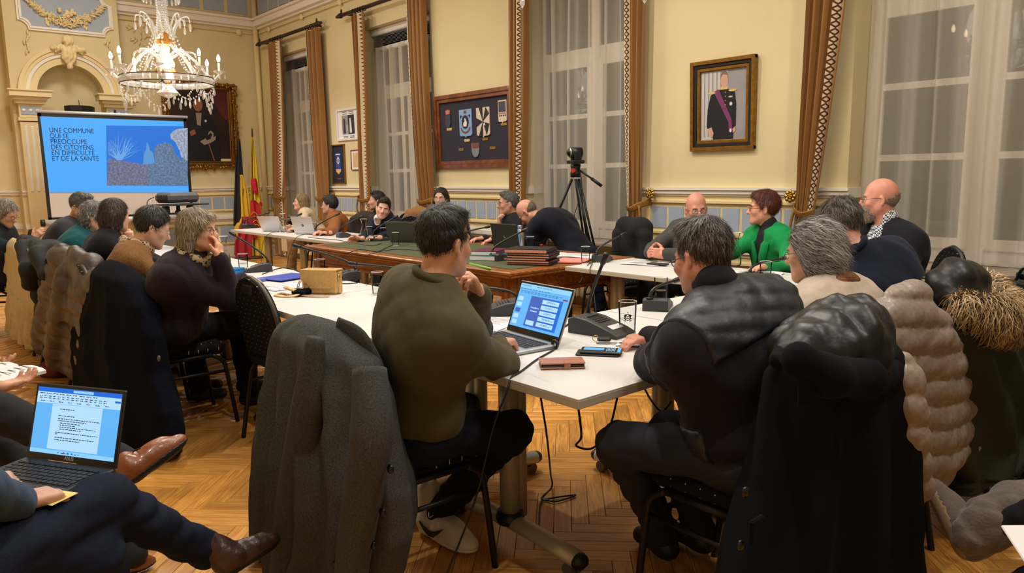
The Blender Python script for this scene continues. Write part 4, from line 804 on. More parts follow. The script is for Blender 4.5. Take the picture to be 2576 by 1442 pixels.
person('cream', 'woman with wavy silver hair and glasses in a cream sweater at the right table', AX(2044, 636, -1.33), 182, (-1.14, 2.64, .565), 178, pitch=10, hs=.86, skin=(216, 164, 138), top=dict(col=(196, 180, 166), rough=.95, bump=.2, bs=350), hairs=[('bob', [(176, 172, 168), (140, 136, 132), (96, 92, 90), (208, 204, 200)], dict(lo=-.075, bulk=1.0, dens=1.6, L=.06, flow=(0, -.9, -.5)))], specs=(86, 58, 44), fem=True, sw=.18, bw=1.22, bd=1.2, near=True, h=.009, hc=.011, arm_r=.058, collar=dict(mat=M('rust_scarf', (120, 72, 40), .8, var=.6, vs=30), hgt=.9), hands={'L': dict(p=(-1.78, 2.50, .775), d=(-.6, .8, 0), n=(0, 0, -1)), 'R': dict(p=(-1.75, 2.78, .775), d=(-.8, -.5, 0), n=(0, 0, -1))})
person('navy', 'man with thinning grey hair in a navy sweater leaning forward', AX(2112, 574, -1.42), 165, (-1.12, 3.26, .565), 174, pitch=26, hs=.88, skin=(206, 150, 128), top=dict(col=(26, 32, 52), rough=.95, bump=.2, bs=350), hairs=[('short', [(96, 90, 84), (70, 62, 56), (128, 122, 116)], dict(dens=1.5, L=.028))], sw=.20, bw=1.22, bd=1.1, near=True, h=.009, hc=.011, arm_r=.06, slump=.0, shd=.10, face=False, collar='crew', hands={'L': dict(p=(-1.8, 3.0, .775), d=(-.6, .8, 0), n=(0, 0, -1)), 'R': dict(p=(-1.75, 3.35, .775), d=(-.8, -.5, 0), n=(0, 0, -1))})
# --- behind the window-side table
check_mat()
person('blazer', 'bald man with white beard and glasses in a navy blazer by the large window', AY(2212, 503, 4.95), 206, (-1.98, 5.10, .56), 238, sth=236, hs=.98, skin=(222, 152, 132), top=dict(col=(24, 25, 34), name='blazer', bump=.3), jacket=dict(inner=(220, 222, 230), imat=MATS['gingham'], v=.11, low=.25), hairs=[('fringe', [(186, 160, 142), (150, 128, 112)], dict(line=.02, dens=.5, L=.008)), ('beard', [(206, 196, 184), (176, 164, 150), (150, 134, 120)], {})], specs=(30, 30, 40), sw=.25, bw=1.5, bd=1.3, belly=1.15, h=.009, hc=.011, arm_r=.066, neck=1.15, full=1.1, near=True, hands={'L': dict(p=(-2.0, 4.52, .78), d=(-.6, -.6, 0), n=(0, 0, -1)), 'R': dict(p=(-2.35, 4.58, .78), d=(.0, -1, 0), n=(0, 0, -1))})
person('green', 'woman with short auburn hair in a bright green blazer over a black turtleneck', AY(1920, 526, 4.98), 214, (-2.86, 5.12, .55), 240, hs=.93, skin=(222, 160, 134), top=dict(col=(20, 142, 76), name='blazer', rough=.8, bump=.2), jacket=dict(inner=(16, 18, 22), v=.06, low=.12, turtle=1, iname='turtleneck'), hairs=[('short', [(96, 40, 32), (70, 30, 26), (118, 54, 40)], dict(bulk=1.08, top=.6, nape=-.085, L=.04))], specs=(30, 30, 34), fem=True, sw=.18, bw=1.1, h=.009, hc=.011, near=True, sth=250, lipcol=(190, 70, 70), hands={'L': dict(p=(-2.6, 4.50, .78), d=(-.3, -1, 0), n=(0, 0, -1)), 'R': dict(p=(-3.0, 4.52, .78), d=(.1, -1, 0), n=(0, 0, -1))})
hc_ = onT(1638, 640, .80)
person('clasped', 'bald older man with dark glasses in a grey jacket, fingers interlaced', AY(1752, 528, 5.0), 318, (-3.62, 5.10, .56), 268, pitch=6, roll=-4, hs=.97, skin=(216, 150, 128), top=dict(col=(72, 72, 70), name='jacket', bump=.3), jacket=dict(inner=(60, 58, 74), v=.06, low=.3), hairs=[('fringe', [(176, 168, 160), (130, 120, 112)], dict(line=.035, dens=.8, L=.012))], specs=(40, 28, 28), sw=.21, bw=1.25, bd=1.15, h=.009, hc=.011, arm_r=.06, near=True, sth=262,
       hands={'R': dict(p=hc_+Vector((-.075, .075, 0)), d=(.72, -.62, .15), n=(.55, .62, -.2), curl=(.45, .75, .55), e=hc_+Vector((-.22, .30, .0))), 'L': dict(p=hc_+Vector((.085, .06, 0)), d=(-.78, -.52, .15), n=(-.55, .75, -.2), curl=(.45, .75, .55), e=hc_+Vector((.32, .24, .02)))})
person('bending', 'bald man in a dark blazer bending forward over the table', AY(1328, 536, 4.98), 206, AY(1462, 640, 5.14), 200, pitch=52, hs=.98, skin=(216, 154, 130), top=dict(col=(24, 26, 36), name='blazer', bump=.3, lo=.02), trousers=(26, 30, 46), hairs=[('fringe', [(150, 130, 116), (120, 100, 88)], dict(line=.02, dens=.6, L=.008))], specs=(60, 60, 66), sw=.21, bw=1.2, bd=1.15, slump=.07, h=.010, hc=.012, collar='crew', hands={'L': dict(p=(-5.55, 4.60, .80), d=(-.5, -.7, -.3), n=(0, 0, -1)), 'R': dict(p=(-5.2, 4.62, .80), d=(-.5, -.7, -.3), n=(0, 0, -1))}, feet={'L': (-4.85, 4.9, .1), 'R': (-4.75, 5.25, .1)}, knees={'L': (-4.88, 4.92, .47), 'R': (-4.78, 5.22, .47)})
# --- around the antique and far tables
person('thinker', 'man with grey hair and glasses in a black jacket, hand at his mouth', AY(1278, 514, 5.2), 236, (-5.98, 5.28, .56), 250, hs=.97, skin=(206, 152, 128), top=dict(col=(34, 33, 36), name='jacket'), hairs=[('short', [(110, 106, 104), (80, 76, 74), (140, 136, 134)], dict(top=.8))], specs=(40, 40, 44), sw=.2, bw=1.1, h=.0112, hc=.014, collar='crew', hands={'R': dict(p=AY(1256, 566, 5.08), d=(-.1, .0, 1), n=(.5, .6, 0), curl=(.7, .8, .5)), 'L': dict(p=(-5.85, 4.72, .78), d=(-.3, -.8, 0), n=(0, 0, -1))})
person('pinkglasses', 'smiling woman with dark tied-back hair and pale glasses by the shield board', AY(1109, 500, 5.3), 306, (-7.42, 5.36, .55), 285, hs=.92, skin=(222, 172, 150), top=dict(col=(30, 30, 36)), hairs=[('long', [(56, 42, 34), (40, 30, 26)], dict(dens=.7))], specs=(200, 150, 130), fem=True, sw=.165, h=.0112, hc=.014, hands={'L': dict(p=(-7.15, 4.75, .78), d=(.1, -1, 0), n=(0, 0, -1)), 'R': dict(p=(-7.5, 4.75, .78), d=(.1, -1, 0), n=(0, 0, -1))})
person('youngman', 'smiling dark-haired young man in a navy cardigan over a white shirt, head tilted', AY(964, 526, 4.75), 326, (-7.95, 5.10, .56), 300, pitch=4, roll=14, hs=.97, skin=(224, 170, 146), top=dict(col=(24, 28, 42), name='cardigan'), jacket=dict(inner=(222, 222, 226), v=.045, low=.55), hairs=[('short', [(52, 36, 28), (38, 27, 22)], dict(top=.9, bulk=1.04))], sw=.2, bw=1.1, h=.0112, hc=.014, hands={'L': dict(p=onT(950, 598, .78), d=(-.7, -.7, 0), n=(0, 0, -1)), 'R': dict(p=onT(905, 600, .78), d=(-.5, -.6, 0), n=(.6, -.3, -.6), curl=(.6, .7, .4))})
person('hidden', 'person with dark hair mostly hidden behind the smiling young man', AY(948, 506, 5.25), 240, (-8.72, 5.36, .56), 260, hs=.95, skin=(214, 160, 140), top=dict(col=(22, 24, 34)), hairs=[('short', DARK, dict(top=.6))], sw=.19, h=.011, hc=.014, face=False)
person('rust', 'woman with short dark hair and glasses in a rust cardigan', AY(829, 517, 4.8), 222, (-9.10, 5.02, .55), 240, hs=.93, skin=(214, 160, 138), top=dict(col=(146, 88, 42), rough=.95, name='cardigan'), hairs=[('short', [(48, 44, 44), (34, 30, 30)], dict(bulk=1.1, top=.8, jit=.5))], specs=(90, 40, 40), fem=True, sw=.175, bw=1.2, bd=1.15, arm_r=.06, h=.0112, hc=.014, hands={'L': dict(p=onT(826, 585, .78), d=(-.8, -.5, 0), n=(0, 0, -1)), 'R': dict(p=onT(806, 584, .78), d=(.3, -.8, 0), n=(0, 0, -1))})
person('cremeblouse', 'woman with long blond hair and glasses in a cream blouse', AY(757, 510, 4.95), 246, (-10.18, 5.14, .55), 250, pitch=-4, hs=.92, skin=(228, 180, 156), top=dict(col=(206, 186, 152), name='blouse', rough=.6), trousers=(150, 118, 80), hairs=[('long', BLOND, dict(bulk=1.0))], specs=(96, 110, 150), fem=True, sw=.17, bw=1.05, h=.0112, hc=.014, hands={'L': dict(p=onT(748, 575, .79), d=(-.4, -.8, 0), n=(0, 0, -1)), 'R': dict(p=onT(733, 574, .79), d=(0, -.8, .2), n=(.6, 0, -.6), curl=(.6, .7, .4))})
# ------------------------------------------------------------------ tables
M('table_white', (226, 224, 222), .35, var=.02, vs=3); M('table_edge', (196, 190, 178), .5); M('alu', (188, 182, 172), .4, metal=.35); M('black_plastic', (24, 24, 25), .45); M('caster_grey', (92, 92, 94), .5)
def t_leg(root, x, y, along):
    """column on an arched foot with two castors, local to root"""
    ux = Vector((1, 0, 0)) if along == 'x' else Vector((0, 1, 0)); uy = Vector((0, 1, 0)) if along == 'x' else Vector((1, 0, 0)); c = Vector((x, y, 0))
    MB().tube([c+uy*.0+UP*.1, c+UP*.70], .038, 16).tube([c+uy*.05+UP*.1, c+uy*.05+UP*.70], .03, 12).build('column', 'alu', root, smooth=True)
    MB().box(c+UP*.685, (.16, .16, .05) if along == 'x' else (.16, .16, .05), bev=.01).box(c+uy*.1+UP*.68, (.10, .08, .035), bev=.008).build('bracket', 'black_plastic', root)
    MB().lathe([(.0, .085), (.052, .085), (.056, .10), (.05, .13), (.0, .13)], c, 16).build('column_collar', 'black_plastic', root, smooth=True)
    P = [c+ux*t+UP*(.09-.16*(t*t)) for t in (-.36, -.24, -.12, 0, .12, .24, .36)]
    MB().tube(P, .03, 12, flat=1.25).build('foot', 'alu', root, smooth=True)
    for s in (-1, 1):
        e = c+ux*(.365*s)+UP*.068; k = MB().sphere(e, (.036, .036, .03), 10); k.build('foot_cap', 'black_plastic', root, smooth=True)
        w = c+ux*(.33*s); kk = MB()
        for q in (-1, 1): kk.cyl(w+uy*(.016*q)+UP*.026-uy*.008, w+uy*(.016*q)+UP*.026+uy*.008, .026, n=14)
        kk.box(w+UP*.045, (.03, .03, .02)); kk.build('castor', 'caster_grey', root)
def table(x0, x1, y0, y1, label, legs, along, name='folding_table'):
    t = thing(name, label, 'table', ((x0+x1)/2, (y0+y1)/2, 0), 0, 'white folding tables'); a, b = (x1-x0)/2, (y1-y0)/2
    MB().box((0, 0, TT-.002), (2*a-.004, 2*b-.004, .004)).build('tabletop', 'table_white', t); MB().box((0, 0, TT-.018), (2*a-.003, 2*b-.003, .027), bev=.002).build('edge_band', 'table_edge', t)
    for lx, ly in legs: t_leg(t, lx-(x0+x1)/2, ly-(y0+y1)/2, along)
NX = -2.41
table(NX, -1.48, 1.545, 2.70, 'white table with the laptop showing slides and the wallet, nearest the camera', [(-2.05, 1.76), (-1.95, 2.55)], 'x')
table(NX, -1.48, 2.703, 3.835, 'white table in front of the woman in cream and the man in navy', [(-1.95, 2.95), (-1.95, 3.6)], 'x')
table(-3.87, NX-.003, 1.545, 2.345, 'white table carrying the gold handbag', [(-3.72, 1.945), (-2.5, 1.945)], 'y')
table(-5.33, -3.873, 1.545, 2.345, 'white table in front of the woman in plum, with the blue box', [(-5.2, 1.945), (-4.0, 1.945)], 'y')
table(-6.79, -5.333, 1.545, 2.345, 'white table in front of the person in teal', [(-6.65, 1.945), (-5.46, 1.945)], 'y')
table(-8.25, -6.793, 1.545, 2.345, 'white table at the far left, in front of the man in the charcoal jacket', [(-8.1, 1.945), (-6.93, 1.945)], 'y')
table(-3.82, -2.62, 3.84, 4.60, 'white window-side table in front of the man with interlaced fingers', [(-3.66, 4.22), (-2.75, 4.22)], 'y')
table(-2.617, -1.48, 3.84, 4.60, 'white window-side table in front of the man in the navy blazer', [(-2.45, 4.22), (-1.62, 4.22)], 'y')
table(-8.48, -7.02, 3.71, 4.50, 'far white table beside the antique table', [(-8.3, 4.1), (-7.2, 4.1)], 'y')
table(-9.97, -8.483, 3.71, 4.50, 'far white table nearest the flags', [(-9.7, 4.1), (-8.66, 4.1)], 'y')
# antique table with a green leather top
def wood_mat(name, c0, c1, sc=(1.2, 14, 14), rough=.35):
    m = M(name, c0, rough, coat=.2); n, L, b = nodes_of(m); tc = n.new('ShaderNodeTexCoord'); mp = n.new('ShaderNodeMapping'); mp.inputs['Scale'].default_value = sc; L(tc.outputs['Object'], mp.inputs[0]); g = n.new('ShaderNodeTexNoise'); g.inputs['Scale'].default_value = 3; g.inputs['Detail'].default_value = 5; g.inputs['Distortion'].default_value = .8; L(mp.outputs[0], g.inputs['Vector'])
    r = n.new('ShaderNodeValToRGB'); r.color_ramp.elements[0].color = lin(c0); r.color_ramp.elements[1].color = lin(c1); r.color_ramp.elements[0].position = .32; r.color_ramp.elements[1].position = .7; L(g.outputs['Fac'], r.inputs[0]); L(r.outputs[0], b.inputs['Base Color']); return m
wood_mat('antique_oak', (112, 62, 26), (172, 108, 52)); wood_mat('antique_oak_leg', (104, 56, 24), (164, 100, 48), (14, 14, 1.2)); M('green_leather', (78, 84, 58), .55, bump=.15, bs=150, var=.1, vs=4)
def antique():
    x0, x1, y0, y1 = -6.98, -3.83, 3.32, 4.66; cx, cy = (x0+x1)/2, (y0+y1)/2; a, b = (x1-x0)/2, (y1-y0)/2; t = thing('antique_table', 'long antique wooden table with turned legs and a green leather top', 'table', (cx, cy, 0))
    MB().box((0, 0, TT+.001), (2*a-.26, 2*b-.26, .006)).build('leather_top', 'green_leather', t)
    rim = MB()
    for s in (-1, 1): rim.box((0, s*(b-.065), TT-.012), (2*a, .13, .028), bev=.008).box((s*(a-.065), 0, TT-.012), (.13, 2*b-.24, .027), bev=.008).box((0, s*(b-.03), TT-.034), (2*a-.04, .05, .02), bev=.006).box((s*(a-.03), 0, TT-.034), (.05, 2*b-.04, .02), bev=.006)
    rim.build('top_border', 'antique_oak', t)
    for s in (-1, 1): 
        MB().box((0, s*(b-.10), TT-.12), (2*a-.3, .03, .15)).box((0, s*(b-.088), TT-.175), (2*a-.3, .03, .025), bev=.006).box((0, s*(b-.088), TT-.065), (2*a-.3, .02, .02), bev=.006).build('apron', 'antique_oak', t)
        MB().box((s*(a-.10), 0, TT-.12), (.03, 2*b-.3, .15)).box((s*(a-.088), 0, TT-.175), (.03, 2*b-.3, .025), bev=.006).build('apron', 'antique_oak', t)
        for q in (-1, 1):
            c = Vector((q*(a-.125), s*(b-.125), 0)); l = MB().box(c+UP*(TT-.125), (.115, .115, .19), bev=.006).box(c+UP*(TT-.12)+Vector((0, .0, 0)), (.125, .05, .10), bev=.02).box(c+UP*(TT-.12), (.05, .125, .10), bev=.02)
            l.lathe([(0, .52), (.052, .52), (.056, .505), (.045, .49), (.042, .46), (.058, .45), (.058, .435), (.044, .42), (.040, .40), (.046, .2), (.05, .16), (.058, .15), (.058, .135), (.046, .12), (.05, .06), (.06, .05), (.06, .03), (.045, 0), (0, 0)], c, 16); l.build('turned_leg', 'antique_oak_leg', t, smooth=False)
antique()
# ------------------------------------------------------------------ chairs
def dots_mat():
    m = M('dotted_fabric', (22, 22, 25), .9, spec=.2); n, L, b = nodes_of(m); tc = n.new('ShaderNodeTexCoord'); mp = n.new('ShaderNodeMapping'); mp.inputs['Rotation'].default_value = (.0, 0, .785); L(tc.outputs['UV'], mp.inputs[0]); v = n.new('ShaderNodeTexVoronoi'); v.voronoi_dimensions = '2D'; v.inputs['Scale'].default_value = 26; v.inputs['Randomness'].default_value = .12; L(mp.outputs[0], v.inputs['Vector'])
    c = n.new('ShaderNodeMath'); c.operation = 'LESS_THAN'; c.inputs[1].default_value = .05; L(v.outputs['Distance'], c.inputs[0]); mx = n.new('ShaderNodeMix'); mx.data_type = 'RGBA'; L(c.outputs[0], mx.inputs[0]); mx.inputs[6].default_value = lin((20, 20, 23)); mx.inputs[7].default_value = lin((205, 205, 210)); L(mx.outputs[2], b.inputs['Base Color'])
dots_mat(); M('black_steel', (36, 35, 36), .38, metal=.5, bump=.15, bs=400); M('steel_rim', (88, 86, 84), .3, metal=.8, bump=.3, bs=500)
def planar_uv(me, ax):
    uv = me.uv_layers.new(name='UVMap')
    for p in me.polygons:
        for li in p.loop_indices: co = me.vertices[me.loops[li].vertex_index].co; uv.data[li].uv = (co[ax[0]], co[ax[1]])
def make_chair():
    c = thing('stacking_chair', 'x', 'chair'); s = MB().box((0, .0, .45), (.44, .43, .075), bev=.03).build('seat', 'dotted_fabric', c, smooth=True); planar_uv(s.data, (0, 1))
    def bp(u, z, off=0): return Vector((u, -.195-(z-.5)*.16-off, z))
    def hw(z): t = (z-.49)/.415; return .215*(max(0, 1-max(0, t-.35)**2.4/(.65**2.4)))**.5*(1-.12*max(0, .35-t)/.35)
    zs = [.49+.415*k/18 for k in range(18)]+[.9046]; outl = [(-hw(z), z) for z in zs]+[(hw(z), z) for z in zs[::-1]]
    Fv = [bp(u, z, .022) for u, z in outl]+[bp(u, z, -.022) for u, z in outl]; n = len(outl); F_ = []
    for k in range(len(zs)-1):
        a, b_, c_, d = k, k+1, n-2-k, n-1-k
        F_ += [(a, b_, c_, d), (n+a, n+d, n+c_, n+b_)]
    F_ += [(k, n+k, n+(k+1) % n, (k+1) % n) for k in range(n)]
    bk = MB().add(Fv, F_).build('backrest', 'dotted_fabric', c); planar_uv(bk.data, (0, 2))
    MB().tube([bp(u*1.02, z, .0) for u, z in outl], .0135, 8).build('back_frame', 'steel_rim', c, smooth=True)
    MB().box(bp(0, .845, .026), (.11, .012, .05), bev=.006).build('grip', 'black_plastic', c)
    for q in (-1, 1):
        x = .215*q
        P = curve_pts([(x, -.26, 0), (x, -.205, .30), (x, -.185, .375), (x, -.13, .415)], 5); MB().tube(P, .0125, 8).build('leg', 'black_steel', c, smooth=True)
        P = curve_pts([(x, .245, 0), (x, .205, .30), (x, .185, .375), (x, .13, .415)], 5); MB().tube(P, .0125, 8).build('leg', 'black_steel', c, smooth=True)
        MB().tube([(x, -.13, .415), (x, .13, .415)], .0125, 8).build('side_rail', 'black_steel', c, smooth=True); MB().tube([(x, -.205, .315), (x, .203, .315)], .009, 8).build('stretcher', 'black_steel', c, smooth=True)
        MB().tube(curve_pts([(x*.98, -.15, .415), (x*.98, -.19, .44), bp(x*.93, .52)], 4), .012, 8).build('back_post', 'black_steel', c, smooth=True)
    return c
CH = make_chair(); _used = [False]
def chair(x, y, heading, label):
    rz = math.radians(heading-90)
    if not _used[0]: _used[0] = True; CH.location = (x, y, 0); CH.rotation_euler = (0, 0, rz); CH['label'] = label; CH['group'] = 'black stacking chairs'; return CH
    return dup(CH, (x, y, 0), rz, label, 'black stacking chairs')
chair(-2.17, 1.36, 88, 'black dotted chair under the man in olive, carrying the grey tweed coat')
chair(-1.22, 2.02, 178, 'black dotted chair under the man in the quilted vest')
chair(-1.20, 2.66, 180, 'black chair under the woman in the cream sweater')
chair(-1.20, 3.28, 180, 'black chair under the man in the navy sweater, carrying the parka')
chair(-4.45, 1.30, 88, 'black dotted chair under the woman in plum')
chair(-5.10, 1.24, 86, 'black chair under the person in the tan cardigan')
chair(-5.92, 1.22, 88, 'black chair under the person in black, carrying the cream shawl')
chair(-6.80, 1.20, 88, 'black chair under the person in teal')
chair(-7.70, 1.26, 75, 'black chair under the man in the charcoal jacket')
chair(-8.42, .90, 60, 'black chair under the woman with the silver bob')
chair(-3.72, 1.72, 92, 'empty black dotted chair pushed under the table by the gold handbag')
chair(-1.93, 5.14, 222, 'black chair with steel rim under the man in the navy blazer')
chair(-2.88, 5.16, 250, 'black chair under the woman in green')
chair(-3.64, 5.14, 268, 'black chair under the man with interlaced fingers')
chair(-4.42, 5.12, 268, 'black chair left by the bending man, draped with a black coat')
chair(-5.98, 5.32, 255, 'black chair under the man with hand at his mouth')
chair(-7.45, 5.40, 285, 'black chair under the woman with pale glasses, with a grey coat')
chair(-8.02, 5.16, 300, 'black chair under the smiling young man')
chair(-8.75, 5.40, 262, 'black chair under the person hidden behind the young man')
chair(-9.14, 5.06, 244, 'black chair under the woman in the rust cardigan')
chair(-10.22, 5.18, 252, 'black chair under the woman in the cream blouse')
# ------------------------------------------------------------------ coats over chair backs
def coat(label, axis, val, rows, mat, dep=(.05, .13), folds=5, fa=.02, puff=0, seed=0, off=0.0, name='coat', wave=.0, sign=-1, parts=None):
    """rows: picture row, left and right edge, laid on the chair-back plane; gives a real hanging volume"""
    R_ = []
    for py_, l, r in rows:
        if axis == 'y': a, b = AY(l, py_, val), AY(r, py_, val); R_.append(((a.z+b.z)/2, a.x, b.x))
        else: a, b = AX(l, py_, val), AX(r, py_, val); R_.append(((a.z+b.z)/2, a.y, b.y))
    R_.sort(key=lambda q: -q[0]); z0, z1 = R_[0][0], max(R_[-1][0], .03); nz, na = 74, 88; rg = random.Random(seed); ph = [rg.uniform(0, 6.28) for _ in range(6)]
    zz = [q[0] for q in R_][::-1]; la = [q[1] for q in R_][::-1]; lb = [q[2] for q in R_][::-1]; rings = []
    for k in range(nz+1):
        t = k/nz; z = z0+(z1-z0)*t; a, b = float(np.interp(z, zz, la)), float(np.interp(z, zz, lb)); c, w = (a+b)/2, abs(b-a)/2; d = .03+dep[0]+(dep[1]-dep[0])*min(1, t*1.6)**.7; rim = min(1, (t*12)**.5 if t < 1/12 else 1); ring = []
        for j in range(na):
            th = 2*pi*j/na; cs, sn = math.cos(th), math.sin(th); u = w*math.copysign(abs(cs)**.75, cs); v = d*rim*math.copysign(abs(sn)**.8, sn)
            f = 1.5*fa*min(1, t*2.2)*(1-1.9*abs(math.sin(folds*u/max(w, .05)*pi*.5+ph[0]+.5*math.sin(z*4+ph[1])))**.8+.4*math.sin(folds*1.9*u/max(w, .05)*pi*.5+ph[2]+z*3)); v += f*(abs(sn)**.6)*(1 if sn > 0 else .7)*math.copysign(1, sn)
            if puff:
                q = (z0-z)/puff+.5*math.sin(u*4+ph[3])+.12*math.sin(u*17+ph[4]); e = abs(math.sin(pi*q))**.5-.6; v += .017*e*math.copysign(1, sn)*abs(sn)**.5; u *= 1+.018*e
                v += .007*math.sin(u*16+ph[4]+z*5)*math.copysign(1, sn)
            zw = z+wave*math.sin(u*9+ph[5])*max(0, t-.75)*4
            p = (c+u, val+off+sign*v, zw) if axis == 'y' else (val+off-sign*v, c+u, zw); ring.append(Vector(p))
        rings.append(ring)
    me = MB().rings(rings); c0 = rings[len(rings)//2][0]; root = thing(name, label, 'coat', (c0.x, c0.y, 0)); o = parent_origin(root); me.v = [tuple(Vector(v)-o) for v in me.v]; me.build('coat_body', mat, root, smooth=True); return root
def puffer(label, axis, val, rows, mat, band=.1, seed=0, sleeves=(), cell=.19, edge=.04, h=.0125, amp=.015):
    R_ = sorted([((AY if axis == 'y' else AX)((l+r)/2, py_, val).z,)+tuple((AY if axis == 'y' else AX)(q, py_, val)[0 if axis == 'y' else 1] for q in (l, r)) for py_, l, r in rows]); zz, la, lb = [q[0] for q in R_], [q[1] for q in R_], [q[2] for q in R_]; rg = random.Random(seed); S = SDF(); z = zz[-1]-band*.62
    P = lambda u, v, z_: Vector((u, val-v, z_)) if axis == 'y' else Vector((val+v, u, z_)); row = 0
    while z > max(zz[0], .04):
        a, b = sorted((float(np.interp(z, zz, la)), float(np.interp(z, zz, lb)))); a += .04; b = max(b-edge, a+.05); n = max(1, round((b-a)/cell)); cw = (b-a)/n
        for k in range(n):
            u = a+cw*(k+.5); rr = (cw*.72, .065+.02*math.sin(k*1.3+seed), band*.85); S.ell(P(u, .02*math.sin(k*2.3+seed), z+.018*math.sin(u*14+seed)), rr if axis == 'y' else (rr[1], rr[0], rr[2]), None, k=.06)
        z -= band*.92; row += 1
    for pts, r in sleeves:
        cp = curve_pts(pts, 12); acc = 0
        for i in range(1, len(cp)):
            acc += (cp[i]-cp[i-1]).length
            if acc > band*.85: acc = 0; S.ell(cp[i], (r, r, band*.8), None, k=.04)
    ua = Vector((1, 0, 0)) if axis == 'y' else Vector((0, 1, 0)); S.quilt(amp, band, [(UP+ua*.12, seed)]).quilt(.009, .21, [(ua+UP*.25, seed)]).wrinkle(-.002, 60, seed); V, Q = S.data(h); c0 = P((la[0]+lb[0])/2, 0, 0); root = thing('puffer_coat', label, 'coat', c0); np_mesh('coat_body', V, Q, mat, root); return root
def tweed_mat():
    m = M('tweed', (74, 72, 72), .95, spec=.15); n, L, b = nodes_of(m); tc = n.new('ShaderNodeTexCoord'); c = n.new('ShaderNodeTexChecker'); mp = n.new('ShaderNodeMapping'); mp.inputs['Rotation'].default_value = (.3, .6, .5); L(tc.outputs['Object'], mp.inputs[0]); c.inputs['Scale'].default_value = 330; c.inputs[1].default_value = lin((80, 77, 77)); c.inputs[2].default_value = lin((30, 29, 31)); L(mp.outputs[0], c.inputs[0]); ns = n.new('ShaderNodeTexNoise'); ns.inputs['Scale'].default_value = 250; L(tc.outputs['Object'], ns.inputs['Vector']); mx = n.new('ShaderNodeMix'); mx.data_type = 'RGBA'; mx.inputs[0].default_value = .35; L(c.outputs[0], mx.inputs[6]); L(ns.outputs['Fac'], mx.inputs[7]); hv = n.new('ShaderNodeHueSaturation'); hv.inputs['Saturation'].default_value = .15; hv.inputs['Value'].default_value = .34; L(mx.outputs[2], hv.inputs['Color']); L(hv.outputs[0], b.inputs['Base Color']); bp = n.new('ShaderNodeBump'); bp.inputs['Strength'].default_value = .4; bp.inputs['Distance'].default_value = .002; L(c.outputs[1], bp.inputs['Height']); L(bp.outputs[0], b.inputs['Normal'])
tweed_mat(); M('fleece_navy', (12, 14, 24), 1.0, bump=1.0, bs=120, var=.2, vs=50, spec=.1, bd=.006); M('puffer_brown', (74, 62, 56), .45, bump=.25, bs=25, var=.12, vs=12, spec=.5); M('wool_black', (15, 16, 23), .95, bump=.3, bs=300, spec=.15); M('lining_black', (20, 21, 26), .42, bump=.25, bs=14, spec=.5, bd=.02); M('shawl_cream', (206, 188, 150), .95, bump=.5, bs=220, var=.08, vs=30); M('button_black', (14, 14, 15), .25)
def houndstooth():
    m = M('puffer_beige', (150, 134, 124), .42, spec=.6); n, L, b = nodes_of(m); tc = n.new('ShaderNodeTexCoord'); mp = n.new('ShaderNodeMapping'); mp.inputs['Scale'].default_value = (64, 64, 64); mp.inputs['Rotation'].default_value = (.5, .4, .7); L(tc.outputs['Object'], mp.inputs[0]); c = n.new('ShaderNodeTexChecker'); c.inputs['Scale'].default_value = 1.0; ns = n.new('ShaderNodeTexNoise'); ns.inputs['Scale'].default_value = .9; ad = n.new('ShaderNodeVectorMath'); L(mp.outputs[0], ns.inputs['Vector']); L(mp.outputs[0], ad.inputs[0]); L(ns.outputs['Color'], ad.inputs[1]); L(ad.outputs[0], c.inputs[0]); c.inputs[1].default_value = lin((160, 145, 136)); c.inputs[2].default_value = lin((151, 136, 127)); L(c.outputs[0], b.inputs['Base Color']); r = n.new('ShaderNodeMapRange'); r.inputs[3].default_value = .35; r.inputs[4].default_value = .55; L(c.outputs[1], r.inputs[0]); L(r.outputs[0], b.inputs['Roughness'])
houndstooth(); M('parka_green', (50, 54, 42), .8, bump=.3, bs=180, spec=.3)
c = coat('grey tweed coat hung over the chair back in the foreground', 'y', 1.10, [(796, 775, 822), (806, 752, 850), (830, 724, 885), (870, 713, 925), (950, 707, 960), (1050, 702, 978), (1150, 698, 1002), (1250, 694, 1004), (1330, 692, 985), (1400, 689, 945), (1500, 686, 925)], 'tweed', (.05, .13), 5, .022, seed=3, name='overcoat')
o_ = parent_origin(c)
def wtube(parent, pts, r, mat, name, n=12, flat=1.0, sub=8): o = parent_origin(parent); return MB().tube([p-o for p in curve_pts(pts, sub)], [float(np.interp(i, np.linspace(0, (len(pts)-1)*sub, len(r)), r)) for i in range((len(pts)-1)*sub+1)], n, flat=flat).build(name, mat, parent, smooth=True)
wtube(c, [AY(930, 930, 1.02), AY(935, 1080, .99), AY(915, 1230, .98), AY(890, 1390, .98), AY(880, 1500, .98)], [.068, .085, .082, .074, .068], 'tweed', 'sleeve', 16, .7)
wtube(c, [AY(795, 850, .99), AY(775, 1020, .97), AY(740, 1250, .96), AY(716, 1480, .96)], [.03, .055, .062, .06], 'tweed', 'sleeve', 16, .6)
wtube(c, [AY(850, 812, 1.10), AY(905, 850, 1.12), AY(950, 930, 1.15), AY(968, 1010, 1.15)], [.02, .032, .03, .012], 'tweed', 'collar', 10, .35)
for q, (x, y) in enumerate(((982, 1180), (962, 1290), (938, 1372), (846, 1420))): MB().sphere(AY(x, y, .955 if q == 3 else 1.0)-o_, (.014, .008, .014), 10).build('button', 'button_black', c, smooth=True)
c = coat('navy fleece coat hung over the chair of the woman in plum', 'y', 1.05, [(655, 276, 296), (668, 264, 312), (690, 258, 338), (740, 244, 368), (800, 228, 386), (870, 220, 396), (950, 222, 424), (1000, 226, 434), (1060, 238, 424), (1110, 250, 390)], 'fleece_navy', (.05, .12), 3, .025, seed=5, name='fleece_coat')
